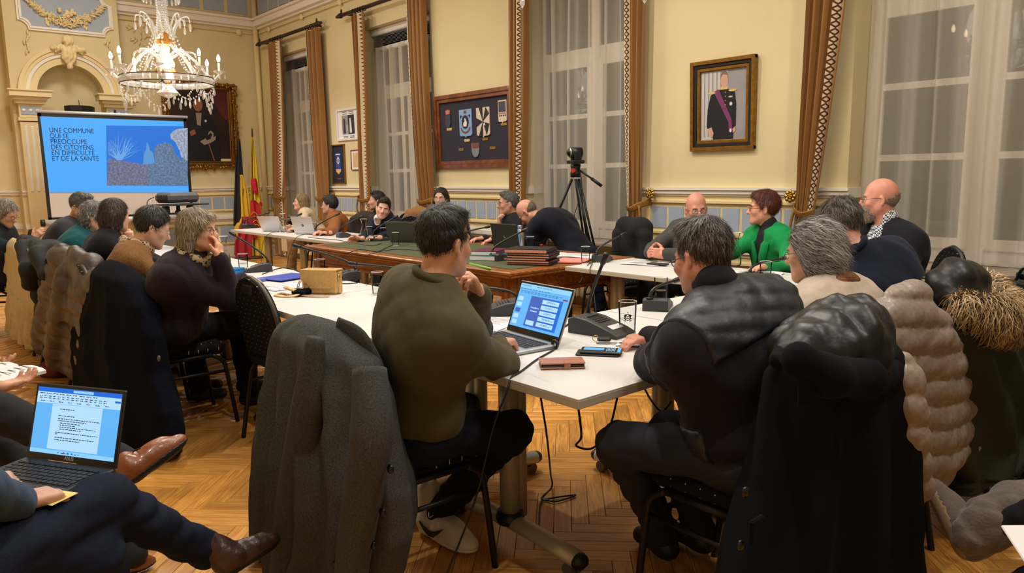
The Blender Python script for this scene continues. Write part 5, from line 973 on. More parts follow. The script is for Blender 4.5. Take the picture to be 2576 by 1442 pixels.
wtube(c, [AY(312, 680, 1.06), AY(350, 730, 1.1), AY(380, 800, 1.1), AY(398, 900, 1.1)], [.02, .035, .03, .015], 'fleece_navy', 'lapel', 10, .4)
MB().sphere(AY(400, 902, 1.0)-parent_origin(c), (.016, .008, .016), 10).build('button', 'steel_rim', c, smooth=True)
puffer('brown quilted puffer coat hung over a chair left of the navy fleece', 'y', 1.02, [(634, 174, 192), (645, 164, 210), (660, 158, 228), (700, 150, 258), (750, 140, 258), (800, 130, 248), (850, 122, 240), (900, 117, 235), (930, 125, 232), (960, 150, 230), (985, 165, 228)], 'puffer_brown', .115, 8, [([AY(168, 670, .95), AY(155, 760, .92), AY(140, 850, .91), AY(134, 915, .91)], .055)], .17)
c = coat('black wool coat with hood hung over the chair in the right foreground', 'x', -.92, [(850, 1985, 2190), (880, 1962, 2215), (950, 1955, 2232), (1000, 1950, 2232), (1060, 1940, 2230), (1150, 1925, 2226), (1250, 1895, 2228), (1330, 1868, 2232), (1442, 1830, 2240), (1560, 1800, 2245)], 'wool_black', (.06, .12), 3, .02, seed=2, name='hooded_coat')
hp = AX(2085, 880, -.90); S_ = SDF().ell(hp, (.13, .17, .09), None, k=.03).ell(hp+Vector((.02, .05, .03)), (.11, .11, .10), None, k=.03).wrinkle(-.009, 26, 4).wrinkle(.004, 60, 2); np_mesh('hood_lining', *S_.data(.01), 'lining_black', c)
S_ = SDF().chain([AX(1955, 905, -.93), AX(1985, 850, -1.0), AX(2040, 812, -1.03), AX(2110, 815, -1.02)], [.018, .03, .03, .02], k=.02).chain([AX(1958, 900, -.90), AX(2010, 905, -.80), AX(2090, 945, -.765), AX(2170, 955, -.78), AX(2225, 940, -.85), AX(2232, 880, -.93), AX(2200, 840, -.98)], [.018, .028, .045, .05, .045, .03, .02], k=.03).wrinkle(.004, 40, 2); np_mesh('hood', *S_.data(.011), 'wool_black', c)
o_ = parent_origin(c); MB().box(AX(2028, 965, -.79)-o_, (.012, .06, .10), rotm(rx=.05), bev=.004).build('strap', 'wool_black', c); MB().box(AX(1902, 1335, -.80)-o_, (.012, .05, .06), bev=.004).build('strap', 'wool_black', c)
for x, y in ((1876, 1238), (1864, 1372)): MB().sphere(AX(x, y, -.82)-o_, (.007, .013, .013), 10).build('button', 'button_black', c, smooth=True)
c = puffer('shiny beige quilted puffer coat with houndstooth pattern on the right', 'x', -.94, [(743, 2274, 2303), (760, 2245, 2316), (800, 2212, 2334), (860, 2205, 2360), (960, 2215, 2400), (1080, 2220, 2436), (1150, 2222, 2448), (1200, 2224, 2375), (1260, 2228, 2300), (1375, 2236, 2272)], 'puffer_beige', .088, 4, [([AX(2262, 880, -.86), AX(2275, 1000, -.83), AX(2285, 1120, -.82), AX(2300, 1220, -.83)], .05)], .14, .055, .0095, .017); wtube(c, [AX(2170, 800, -1.0), AX(2195, 850, -.98), AX(2230, 900, -.93)], [.008, .008, .008], 'steel_rim', 'zip', 6)
c = coat('dark green parka with a fur-trimmed hood hung over a chair on the right', 'x', -.95, [(770, 2330, 2450), (800, 2325, 2470), (840, 2330, 2488), (900, 2345, 2515), (1000, 2360, 2545), (1080, 2365, 2560), (1130, 2370, 2574), (1150, 2375, 2572), (1165, 2380, 2500), (1180, 2385, 2440)], 'parka_green', (.07, .13), 3, .02, seed=6, name='parka')
fc = AX(2428, 770, -.93); S_ = SDF().chain([fc+Vector((.06, -.19, .03)), fc+Vector((.11, -.10, -.01)), fc+Vector((.12, .02, -.035)), fc+Vector((.09, .15, -.02)), fc+Vector((0, .22, .03)), fc+Vector((-.09, .16, .05)), fc+Vector((-.1, .04, .05))], [.04, .055, .062, .06, .055, .045, .04], k=.03); Vf, Qf = S_.data(.012); f_ = np_mesh('fur_trim', Vf, Qf, M('fur_base', (96, 76, 52), 1.0), c)
cenf = np.array(fc+Vector((0, .02, .1)), np.float32); strands('fur_strands', Vf, Qf, 11000, lambda p: (p-cenf)/(np.linalg.norm(p-cenf, axis=1, keepdims=True))+np.array([0, 0, -.5]), .055, .0017, [(222, 192, 146), (190, 156, 108), (150, 116, 78), (64, 48, 38), (230, 208, 170)], f_, lift=.55, jit=.35, seed=3, droop=.25, crv=.35)
S_ = SDF().ell(fc+Vector((-.03, .0, .05)), (.10, .125, .10), None, k=.03).ell(fc+Vector((-.03, .01, .10)), (.06, .08, .07), None, k=.04).wrinkle(-.007, 30, 8); np_mesh('hood', *S_.data(.011), 'lining_black', c)
c = coat('cream woven shawl with fringe hung over a chair at the left', 'y', 1.0, [(600, 32, 46), (615, 26, 60), (660, 20, 104), (720, 14, 106), (735, 16, 106), (750, 33, 106), (800, 35, 105), (850, 37, 103), (885, 44, 102), (900, 50, 100)], 'shawl_cream', (.02, .05), 6, .022, seed=9, name='shawl')
o_ = parent_origin(c)
for k in range(14): x = 46+k*5.2; p = AY(x, 872+k*2.0, .96); MB().tube([p-o_, p-o_+Vector((.004, .0, -.05)), p-o_+Vector((random.uniform(-.02, .02), 0, -.11))], .004, 5).build('fringe', 'shawl_cream', c)
S_ = SDF().ell(AY(118, 628, 1.0), (.20, .10, .075), None, k=.03).chain([AY(60, 620, .94), AY(75, 680, .92), AY(72, 715, .91)], [.06, .065, .06], k=.03).chain([AY(100, 640, .93), AY(112, 690, .92)], [.07, .04], k=.03).cap(AY(60, 605, 1.0), AY(175, 640, 1.05), .05, .06, k=.03).wrinkle(.006, 30, 3); j = thing('jacket', 'black jacket folded over the chair with the cream shawl', 'jacket', (AY(118, 628, 1.0).x, 1.0, 0)); np_mesh('jacket_body', *S_.data(.012), M('jacket_dark', (34, 34, 38), .85, bump=.2, bs=200), j)
c = coat('long dark cardigan edge with rust red lining hanging beside the shawl', 'y', 1.04, [(690, 112, 140), (740, 110, 142), (800, 108, 140), (880, 105, 132), (935, 103, 125)], M('rust_cloth', (92, 34, 24), .9), (.03, .05), 3, .01, seed=12, name='cardigan')
r_ = thing('bag', 'dark red cloth bag on the floor under the brown puffer', 'bag', tuple(AZ(135, 925, 0)[:2])+(0,)); np_mesh('bag_body', *SDF().ell(AZ(140, 930, .05), (.12, .09, .06), None, k=.02).ell(AZ(120, 930, .05), (.06, .06, .05), None, k=.03).wrinkle(.008, 40, 2).data(.012), M('red_cloth', (96, 30, 26), .9), r_)
# coats on the far chairs
def far_coat(label, x, y, col, w, h_, rot=0, tilt=0):
    t = thing('coat', label, 'coat', (x, y, 0)); S_ = SDF().box((x, y, .62), (w, .07, h_), np.array(rotm(rz=rot)), rd=.06, k=.05).ell((x, y, .62+h_*.85), (w*.85, .08, .1), np.array(rotm(rz=rot)), k=.05).cap((x-w*.8*math.cos(rot), y-w*.8*math.sin(rot)-.05, .85), (x-w*.9*math.cos(rot), y-w*.9*math.sin(rot)-.08, .35), .06, .05, k=.03).cap((x+w*.8*math.cos(rot), y+w*.8*math.sin(rot)-.05, .85), (x+w*.95*math.cos(rot), y+w*.9*math.sin(rot)-.07, .38), .06, .05, k=.03).wrinkle(.012, 18, int(abs(x*10))); np_mesh('coat_body', *S_.data(.014), M('coat_%d' % int(abs(x*100)), col, .9, bump=.3, bs=150), t)
far_coat('black coat over the empty chair beside the bending man', -4.42, 5.36, (22, 22, 26), .20, .36, .05)
far_coat('pale grey hooded coat over a chair behind the grey laptop', -7.52, 5.60, (132, 132, 134), .2, .26, .25)
far_coat('tan suede jacket over a chair behind the smiling young man', -8.28, 5.58, (150, 106, 62), .2, .36, .25)
far_coat('dark brown jacket over the chair of the woman in the rust cardigan', -8.72, 5.05, (48, 38, 34), .2, .3, .5)
# ------------------------------------------------------------------ seated onlookers in the foreground
person('laptopuser', 'onlooker in a blue sweatshirt and dark jeans typing on the foreground laptop', (-1.86, .02, 1.22), 105, (-1.90, -.20, .52), 112, pitch=25, top=dict(col=(58, 78, 104), name='sweatshirt', bump=.3), trousers=(24, 30, 50), hairs=[('short', DARK, dict(top=.6))], sw=.19, near=True, h=.009, hc=.011, arm_r=.055, wr=.006, skin=(208, 156, 130), hands={'R': dict(p=AD(52, 1262, 1.78), d=(-.30, .70, -.12), n=(-.1, .05, -1), curl=(.35, .45, .35), spread=.2), 'L': dict(p=AD(-70, 1215, 1.92), d=(.1, .9, -.1), n=(0, 0, -1), curl=(.4, .5, .4))},
       knees={'R': AD(262, 1262, 1.98), 'L': AD(235, 1395, 1.92)}, feet={'R': AD(520, 1385, 2.30), 'L': AZ(300, 1560, .1), 'dR': (-.05, .8, -.1), 'dL': (0, 1, 0)}, shoes=None)
person('bookholder', 'onlooker in dark trousers and grey socks with an open book on the lap', (-3.30, -.15, 1.22), 80, (-3.30, -.25, .52), 85, pitch=25, top=dict(col=(52, 52, 56)), trousers=(46, 45, 48), hairs=[('short', GREY, {})], sw=.19, h=.011, hc=.013, hands={'R': dict(p=(-3.22, .30, .66), d=(-.3, .9, 0), n=(0, 0, 1)), 'L': dict(p=(-3.62, .28, .66), d=(.3, .9, 0), n=(0, 0, 1))}, knees={'R': (-3.02, .28, .62), 'L': (-3.35, .22, .55)}, feet={'R': AD(318, 1168, 2.68), 'L': AD(335, 1440, 2.66), 'dR': (-.35, .9, .25), 'dL': (-.3, .9, 0)}, shoes=None)
person('bootwearer', 'onlooker in grey suede ankle boots at the right edge', (.35, 2.35, 1.2), 180, (.22, 2.40, .52), 175, top=dict(col=(60, 58, 62)), trousers=(40, 40, 46), hairs=[('bob', DARK, {})], fem=True, sw=.17, h=.011, hc=.013, knees={'L': (-.20, 2.30, .56), 'R': (-.22, 2.52, .60)}, feet={'L': AZ(2470, 1440, .09)+Vector((.1, -.1, 0)), 'R': AD(2470, 1330, 2.35), 'dL': (-1, 0, 0), 'dR': (-.85, .35, .4)}, shoes=None)
person('sneakerwearer', 'onlooker in pale pink sneakers and dark jeans beyond the grey boots', (.30, 3.15, 1.2), 190, (.16, 3.22, .52), 185, top=dict(col=(90, 80, 84)), trousers=(36, 38, 48), hairs=[('long', BLOND, {})], fem=True, sw=.17, h=.011, hc=.013, knees={'L': (-.25, 3.2, .56), 'R': (-.2, 3.36, .56)}, feet={'L': AD(2560, 1222, 3.0), 'R': AZ(2600, 1185, .09), 'dL': (-.9, .2, .3), 'dR': (-1, 0, 0)}, shoes=None)
# ------------------------------------------------------------------ shoes seen close up
M('leather_tan', (140, 78, 44), .32, coat=.3, bump=.15, bs=60, var=.15, vs=10); M('leather_brown', (66, 40, 32), .38, coat=.2, bump=.25, bs=50, var=.15, vs=10); M('leather_white', (226, 220, 216), .5); M('suede_grey', (116, 104, 96), .95, bump=.3, bs=120, var=.15, vs=14, sheen=.4); M('suede_pink', (204, 172, 160), .9, bump=.2, bs=150); M('sole_black', (24, 22, 22), .6); M('sole_crepe', (168, 148, 122), .8); M('sock_grey', (92, 96, 102), .9, bump=.8, bs=90, stretch=(1, 1, .2))
def shoe(root, heel, toe, up, mat, sole, kind='oxford', collar=.05, leg=None, point=1.0, name='shoe'):
    heel, toe = Vector(heel), Vector(toe); x = (toe-heel); s = x.length/.28; x.normalize(); z = Vector(up); z = (z-x*z.dot(x)).normalized(); y = z.cross(x); Rn = np.array([list(x), list(y), list(z)]).T
    L = lambda a, b, c: heel+(x*a+y*b+z*c)*s; sc = lambda *r: tuple(v*s for v in r)
    def last(S, g=0): return S.ell(L(.042, 0, .034), sc(.045+g, .034+g, .05), Rn, k=.03).ell(L(.13, 0, .030), sc(.095+g, .042+g, .05), Rn, k=.03).ell(L(.205, 0, .016), sc(.078+g, .040*point+g, .036), Rn, k=.03)
    U = last(SDF()).cap(L(.055, 0, .05), L(.05, 0, .06+collar), .038*s, .036*s, k=.03)
    if kind == 'boot' and leg is not None: U.cap(L(.055, 0, .06), leg, .045*s, .052*s, k=.04)
    U.ell(L(.15, 0, .052), sc(.06, .03, .022), Rn, k=.03).cut(L(0, 0, .0), -z).wrinkle(-.0006 if kind != 'boot' else -.0018, 40, 3); o = np_mesh(name, *U.data(.006), mat, root)
    np_mesh('sole', *last(SDF(), .006).cut(L(0, 0, .006), z).cut(L(0, 0, -.020 if kind != 'sneaker' else -.026), -z).data(.006), sole, o)
    if kind in ('oxford', 'sneaker'):
        org = parent_origin(root)
        for k in range(4): a = .105+.018*k; MB().tube(curve_pts([L(a, -.026, .066-.006*k)-org, L(a+.006, 0, .083-.008*k)-org, L(a, .026, .066-.006*k)-org], 4), .0022*s, 6).build('lace', 'sole_black' if kind == 'oxford' else 'leather_white', o)
        MB().tube(curve_pts([L(.10, 0, .085)-org, L(.09, .035, .095)-org, L(.11, .05, .075)-org, L(.10, .01, .088)-org, L(.11, -.045, .08)-org, L(.09, -.03, .09)-org, L(.1, 0, .085)-org], 4), .002*s, 5).build('lace', 'sole_black' if kind == 'oxford' else 'leather_white', o)
    return o, L
pr = lambda k: PEOPLE[k][0]; v3 = lambda a: Vector(a); UI, RI, FI = v3(CU), v3(CR), v3(CF)
h1, t1 = AZ(1056, 1322, .022), AZ(1197, 1388, .022); o, L1 = shoe(pr('olive'), h1, t1, UP, 'leather_white', 'leather_white', 'sneaker', .10); org = parent_origin(pr('olive'))
sw_ = MB(); top_ = [(.055, .052), (.075, .040), (.10, .032), (.13, .036), (.16, .052), (.175, .060)]; bot_ = [(.055, .046), (.075, .026), (.10, .013), (.125, .014), (.15, .034), (.175, .059)]; pts = [L1(a, -.0455+.0035*abs(a-.12)*10*.35, b)-org for a, b in top_]+[L1(a, -.046+.0035*abs(a-.12)*10*.35, b)-org for a, b in bot_]; n6 = 6
sw_.add(pts+[p+(L1(0, -.003, 0)-L1(0, 0, 0)) for p in pts], [(n6*2+i, n6*2+i+1, n6*3+i+1, n6*3+i) for i in range(5)]+[(i, i+1, n6*2+i+1, n6*2+i) for i in range(5)]+[(n6+i, n6*3+i, n6*3+i+1, n6+i+1) for i in range(5)]); sw_.build('swoosh', 'sole_black', o)
shoe(pr('olive'), AZ(960, 1275, .022), AZ(1062, 1330, .022)+Vector((-.12, .05, 0)), UP, 'leather_white', 'leather_white', 'sneaker', .10)
shoe(pr('bookholder'), AD(318, 1222, 2.62), AD(472, 1106, 2.80), UI*.8-RI*.55, 'leather_tan', 'sole_black', 'oxford', .02, point=.85); np_mesh('sock', *SDF().cap(AD(338, 1186, 2.69), AD(262, 1172, 2.72), .040, .045, k=.01).data(.007), 'sock_grey', pr('bookholder'))
shoe(pr('bookholder'), AZ(285, 1452, .02), AZ(392, 1412, .02), UP, 'leather_tan', 'sole_black', 'oxford', .02, point=.85)
shoe(pr('laptopuser'), AD(560, 1452, 2.28), AD(706, 1358, 2.40), UI*.75-RI*.6, 'leather_brown', 'sole_black', 'boot', .05, AD(520, 1372, 2.28), point=.95, name='ankle_boot')
shoe(pr('bootwearer'), AD(2428, 1412, 2.34), AD(2334, 1212, 2.46), RI*.8+UI*.5, 'suede_grey', 'sole_crepe', 'boot', .04, AD(2570, 1270, 2.3), name='ankle_boot')
np_mesh('boot_shaft', *SDF().chain([AD(2450, 1345, 2.34), AD(2500, 1310, 2.33), AD(2560, 1285, 2.32), AD(2610, 1270, 2.32)], [.058, .066, .072, .074], k=.03).wrinkle(-.006, 46, 4).data(.007), 'suede_grey', pr('bootwearer'))
shoe(pr('sneakerwearer'), AD(2580, 1262, 3.02), AD(2458, 1176, 3.12), RI*.5+UI*.85, 'suede_pink', 'sole_crepe', 'sneaker', .03); shoe(pr('sneakerwearer'), AZ(2640, 1190, .02), AZ(2538, 1172, .02), UP, M('suede_mauve', (92, 78, 76), .9), 'sole_black', 'sneaker', .03); shoe(pr('bootwearer'), (.0, 2.30, .02), (-.27, 2.30, .02), UP, 'suede_grey', 'sole_crepe', 'boot', .04, (0.05, 2.3, .2), name='ankle_boot')
# ------------------------------------------------------------------ things on the tables
def clear_glass(name, tint=(.96, .97, .97), ior=1.5):
    m = M(name, (240, 245, 245), .02); n, L, b = nodes_of(m); tr = n.new('ShaderNodeBsdfTransparent'); tr.inputs[0].default_value = tint+(1,); gl = n.new('ShaderNodeBsdfGlossy'); gl.inputs['Roughness'].default_value = .02; f = n.new('ShaderNodeLayerWeight'); f.inputs[0].default_value = .18; mx = n.new('ShaderNodeMixShader'); L(f.outputs['Fresnel'], mx.inputs[0]); L(tr.outputs[0], mx.inputs[1]); L(gl.outputs[0], mx.inputs[2]); L(mx.outputs[0], n['Material Output'].inputs[0]); return m
clear_glass('drinking_glass', (.90, .92, .92)); clear_glass('water', (.92, .95, .96))
def make_tumbler():
    t = thing('drinking_glass', 'x', 'glass'); MB().lathe([(0, .004), (.029, .004), (.031, .010), (.0355, .13)], (0, 0, 0), 24).build('glass_wall', 'drinking_glass', t, smooth=True)
    MB().lathe([(0, .062), (.0326, .062)], (0, 0, 0), 24).build('water', 'water', t); MB().lathe([(0, .0), (.03, .0), (.031, .006), (0, .007)], (0, 0, 0), 24).build('glass_foot', 'rim_white', t); MB().lathe([(.0345, .1295), (.0362, .1305), (.0345, .1315), (.0345, .1295)], (0, 0, 0), 20).build('rim', 'rim_white', t, smooth=True); return t
M('rim_white', (235, 238, 240), .1); TB = make_tumbler(); _tb = [False]
def tumbler(p, label, s=1.0, water=True):
    if not _tb[0]: _tb[0] = True; o = TB; o.location = p; o['label'] = label; o['group'] = 'drinking glasses'
    else: o = dup(TB, p, 0, label, 'drinking glasses')
    o.scale = (s, s, s); return o
g1 = tumbler(AZ(1578, 842, TT+.001), 'tall drinking glass with a heraldic crest, nearest the camera', 1.08)
for (x, y, lab) in ((613, 684, 'drinking glass behind the blue box'), (951, 741, 'empty ribbed drinking glass right of the gold handbag'), (1473, 664, 'drinking glass left of the microphone on the window-side table'), (930, 600, 'drinking glass left of the far carafe'), (965, 604, 'drinking glass right of the far carafe'), (996, 619, 'small drinking glass in front of the grey laptop'), (806, 702, 'drinking glass behind the gold handbag'), (1925, 712, 'drinking glass beside the woman with wavy silver hair'), (1334, 633, 'drinking glass beside the steel bottle'), (790, 586, 'drinking glass behind the silver laptop with round logo'), (1662, 760, 'drinking glass by the shoulder of the man in the vest')): tumbler(AZ(x, y, TT+.001 if x != 996 else TT+.006), lab)
cr = MB(); rr = .0355
for q in (-1, 1):
    for (a, z, w, h_) in ((.20, .082, .05, .010), (.26, .076, .045, .012), (.32, .070, .05, .008), (.36, .080, .03, .008), (.24, .066, .03, .006), (.30, .060, .07, .005)):
        a0 = -.85+q*a; cr.box((math.cos(a0)*rr*.985, math.sin(a0)*rr*.985, z), (.0012, w*.14, h_*.55), rotm(rz=a0))
for z, w in ((.092, .10), (.085, .22), (.078, .2), (.070, .24), (.062, .16)): cr.box((math.cos(-.85)*rr*.985, math.sin(-.85)*rr*.985, z), (.0012, w*.045, .003), rotm(rz=-.85))
cr.build('crest', 'button_black', g1)['kind'] = 'stuff'
def make_carafe():
    t = thing('carafe', 'x', 'carafe'); MB().lathe([(0, .003), (.040, .003), (.046, .012), (.046, .05), (.040, .10), (.024, .15), (.020, .17), (.024, .20), (.035, .235)], (0, 0, 0), 22).build('glass_wall', 'drinking_glass', t, smooth=True)
    MB().lathe([(0, .125), (.031, .125)], (0, 0, 0), 22).build('water', 'water', t); MB().lathe([(.034, .2345), (.0372, .236), (.034, .2375), (.034, .2345)], (0, 0, 0), 22).build('rim', 'rim_white', t, smooth=True); return t
CA = make_carafe(); CA.location = AZ(566, 672, TT+.001); CA['label'] = 'water carafe beside the woman in plum'; CA['group'] = 'water carafes'
for x, y, lab in ((713, 586, 'water carafe between the two far laptops'), (917, 608, 'water carafe in front of the smiling young man'), (1848, 668, 'water carafe in front of the woman in green')): dup(CA, AZ(x, y, TT+.001), 0, lab, 'water carafes')
# conference microphones
M('mic_grey', (54, 54, 56), .5, bump=.2, bs=300); M('mic_black', (22, 22, 24), .4); M('mic_blue', (58, 84, 150), .5); M('label_white', (222, 222, 222), .6)
def mic(base, tip, heading, label, s=1.0, blue=False, dep=None):
    b = AZ(base[0], base[1], TT+.001); d = float((np.array(b)-CC)@CF); tp = AD(tip[0], tip[1], d if dep is None else dep); rz = math.radians(heading-90); R = Matrix.Rotation(rz, 3, 'Z'); t = thing('conference_microphone', label, 'microphone', b, 0, 'gooseneck microphones')
    L = lambda x, y, z: R @ Vector((x*s, y*s, z*s)); w = .062
    prof = [(-.10, 0), (-.10, .052), (-.075, .062), (-.02, .055), (.07, .026), (.105, .010), (.105, 0)]
    MB().rings([[L(-w*k, y, z*(1 if abs(k) < 1 else .93)) for y, z in prof] for k in (-1, -.9, .9, 1)]).build('base_unit', 'mic_grey', t)
    MB().box(L(0, .06, .031), (.07*s, .026*s, .002), R @ Matrix.Rotation(-.34, 3, 'X')).build('nameplate', 'label_white', t)
    sp = MB()
    for k in range(5): sp.box(L(0, -.035+k*.012, .0605-.0035*k-.0008), (.07*s, .006*s, .002), R @ Matrix.Rotation(-.15, 3, 'X'))
    sp.build('speaker_grille', 'mic_black', t)['kind'] = 'stuff'
    if blue: MB().box(L(0, -.088, .045), (.10*s, .03*s, .03*s), R, bev=.008).build('blue_cap', 'mic_blue', t)
    n0 = L(-.03, -.078, .058); v = tp-b; mid = n0+(v-n0)*.38+UP*.03
    P = curve_pts([n0, n0+UP*.03+(v-n0)*.08, mid, v], 7); MB().tube(P, [.0075 if k > 3 else .011 for k in range(len(P))], 8).build('gooseneck', 'mic_black', t, smooth=True)
    dr = (P[-1]-P[-3]).normalized(); MB().tube([v-dr*.012, v, v+dr*.035, v+dr*.045], [.0085, .013, .0135, .008], 12).build('mic_head', 'mic_black', t, smooth=True); MB().lathe([(0, .06), (.017, .06), (.019, .064), (.012, .068), (0, .068)], L(-.03, -.078, -.002), 14).build('socket', 'mic_black', t, smooth=True)
for a in [((630, 573), (670, 537), 100, 'gooseneck microphone at the flag end of the far table', 1, True), ((738, 577), (752, 541), 80, 'gooseneck microphone between the two far laptops', 1, True), ((812, 590), (846, 541), 80, 'gooseneck microphone in front of the woman in rust', 1, True), ((872, 597), (905, 547), 80, 'gooseneck microphone between the woman in rust and the young man', 1, True), ((958, 606), (992, 548), 80, 'gooseneck microphone on the near edge beside the grey laptop', 1, True),
          ((648, 683), (590, 592), 250, 'gooseneck microphone beside the blue box, pointing left', 1), ((866, 703), (753, 621), 250, 'gooseneck microphone behind the gold handbag', 1), ((1000, 722), (894, 664), 250, 'gooseneck microphone partly hidden by the man in olive', 1), ((1258, 790), (1196, 722), 235, 'gooseneck microphone behind the slide laptop', 1.1), ((1512, 838), (1517, 660), 8, 'large gooseneck microphone with black head in the right foreground', 1.18), ((1515, 657), (1563, 592), 120, 'gooseneck microphone on the corner of the window-side table', 1), ((1262, 655), (1316, 581), 90, 'gooseneck microphone beside the stack of folders', 1), ((1655, 775), (1698, 706), 120, 'gooseneck microphone half hidden by the man in the vest', 1), ((1880, 706), (1966, 651), 150, 'gooseneck microphone between vest man and silver-haired woman', 1), ((1190, 608), (1223, 572), 90, 'gooseneck microphone beyond the head of the man in olive', 1)]: mic(*a)
# laptops
M('laptop_silver', (176, 178, 182), .35, metal=.6); M('laptop_white', (205, 206, 212), .4, metal=.3); M('laptop_grey', (110, 106, 100), .4, metal=.5); M('laptop_dark', (58, 58, 60), .45, metal=.4); M('key_dark', (34, 36, 42), .6); M('screen_bezel', (16, 16, 18), .3)
def EM(name, col, s=1.0): return M(name, col, .6, emit=s)
EM('ui_sky', (98, 184, 252), .95); EM('ui_pale', (140, 206, 255), 1.0); EM('ui_blue', (22, 110, 225), .9); EM('ui_indigo', (66, 106, 205), .8); EM('ui_ink', (18, 40, 74), .3); EM('ui_white', (176, 220, 254), 1.0); EM('ui_red', (176, 66, 96), .6)
def laptop(hinge, heading, label, w, d, lid, op, logo=None, screen=None, keys=True, lidh=None, body=None):
    lid = M(lid); t = thing('laptop', label, 'laptop', hinge, math.radians(heading-90), 'laptops'); body = body or lid; lh = lidh or d*.95; th = .008
    MB().box((0, -d/2, .008), (w, d, .016), bev=.004).build('base', body, t)
    if keys:
        MB().box((0, -d*.36, .0163), (w*.9, d*.50, .0012)).build('keyboard_well', body, t); kd = MB(); kw, kh = w*.88/15, d*.48/6
        for r in range(6):
            for c_ in range(15):
                if r == 5 and 4 <= c_ <= 8:
                    if c_ == 4: kd.box((-w*.44+kw*6.5, -d*.36-d*.24+kh*.5, .018), (kw*4.8, kh*.8, .0026))
                    continue
                kd.box((-w*.44+kw*(c_+.5), -d*.36+d*.24-kh*(r+.5), .018), (kw*.84, kh*.8 if r else kh*.55, .0026))
        kb = kd.build('keyboard', 'key_dark', t); kb['kind'] = 'stuff'; MB().box((0, -d*.82, .0165), (w*.34, d*.28, .001), bev=.0004).build('touchpad', body, t)
    a = math.radians(op-90); up = Vector((0, math.sin(a), math.cos(a))); nrm = Vector((0, -math.cos(a), math.sin(a))); RL = Matrix(((1, 0, 0), (0, 0, up.y), (0, 0, up.z))); RL = Matrix((Vector((1, 0, 0)), -nrm, up)).transposed(); o = Vector((0, .002, .014))
    ld = MB().box(o+up*lh/2-nrm*th/2, (w, th, lh), RL, bev=.003).build('lid', lid, t)
    MB().box(o+up*lh/2+nrm*.0006, (w*.985, .001, lh*.97), RL).build('bezel', 'screen_bezel', ld)
    S = lambda u, v, e=0: o+up*(lh*(.085+.865*v))+Vector((1, 0, 0))*(w*.94*(u-.5))+nrm*(.0013+e)
    def rect(u0, v0, u1, v1, mat, e, nm): return MB().add([S(u0, v0, e), S(u1, v0, e), S(u1, v1, e), S(u0, v1, e)], [(0, 1, 2, 3)]).build(nm, mat, ld, fix=False)
    rect(0, 0, 1, 1, 'ui_sky', 0, 'display')
    if screen: screen(rect, S, ld, up)
    if logo:
        lc = o+up*lh*.5-nrm*(th+.0004); MB().prism([(.018*math.cos(q), .018*math.sin(q)) for q in (2*pi*k/20 for k in range(20))], .0004, lc, (-1, 0, 0), up, -nrm).build('logo_disc', 'key_dark', ld); text_mesh('logo', 'hp', .026, 'laptop_white', ld, lc-nrm*.0006-up*.006+Vector((.013, 0, 0)), (-1, 0, 0), up)
    return t
def words(rect_unused, S, ld, lines, mat, up, h_=.011, seed=0):
    """small illegible text lines: groups of tiny bars"""
    rg = random.Random(seed); m = MB()
    for (u, v, ln) in lines:
        x = u
        while x < u+ln:
            wl = min(rg.uniform(.012, .04), u+ln-x); m.add([S(x, v, .0006), S(x+wl, v, .0006), S(x+wl, v+h_, .0006), S(x, v+h_, .0006)], [(0, 1, 2, 3)]); x += wl+.008
    m.build('text_lines', mat, ld, fix=False)['kind'] = 'stuff'
def scr_slides(rect, S, ld, up):
    rect(.0, .90, 1, 1, 'ui_pale', .0002, 'title_bar'); rect(.28, .10, .90, .76, 'ui_blue', .0002, 'slide'); rect(.28, .10, .58, .76, 'ui_indigo', .0004, 'slide_panel')
    for k in range(5): rect(.52, .145+k*.122, .84, .235+k*.122, 'ui_white', .0006, 'slide_box')
    rect(.31, .135, .47, .235, 'ui_white', .0006, 'slide_box'); rect(0, 0, 1, .045, 'screen_bezel', .0003, 'taskbar')
    for k in range(5): rect(.03, .62-k*.13, .13, .71-k*.13, 'ui_white' if k != 2 else 'ui_indigo', .0004, 'thumbnail')
    rect(.88, .78, .97, .81, 'ui_red', .0004, 'record_button')
    text_mesh('slide_title', 'Consolider le', .0098, 'ui_white', ld, S(.325, .50, .0008), (1, 0, 0), up); text_mesh('slide_title', 'Rassupport', .0098, 'ui_white', ld, S(.335, .43, .0008), (1, 0, 0), up)
    words(rect, S, ld, [(.02, .955, .2), (.34, .955, .3)]+[(.03+.06*k, .88, .04) for k in range(10)]+[(.04+.07*k, .83, .05) for k in range(12)]+[(.04+.07*k, .80, .05) for k in range(11)]+[(.60, .18+k*.122, .2) for k in range(5)]+[(.60, .20+k*.122, .15) for k in range(5)]+[(.25+.03*k, .015, .015) for k in range(10)], 'ui_ink', up, .010, 1)
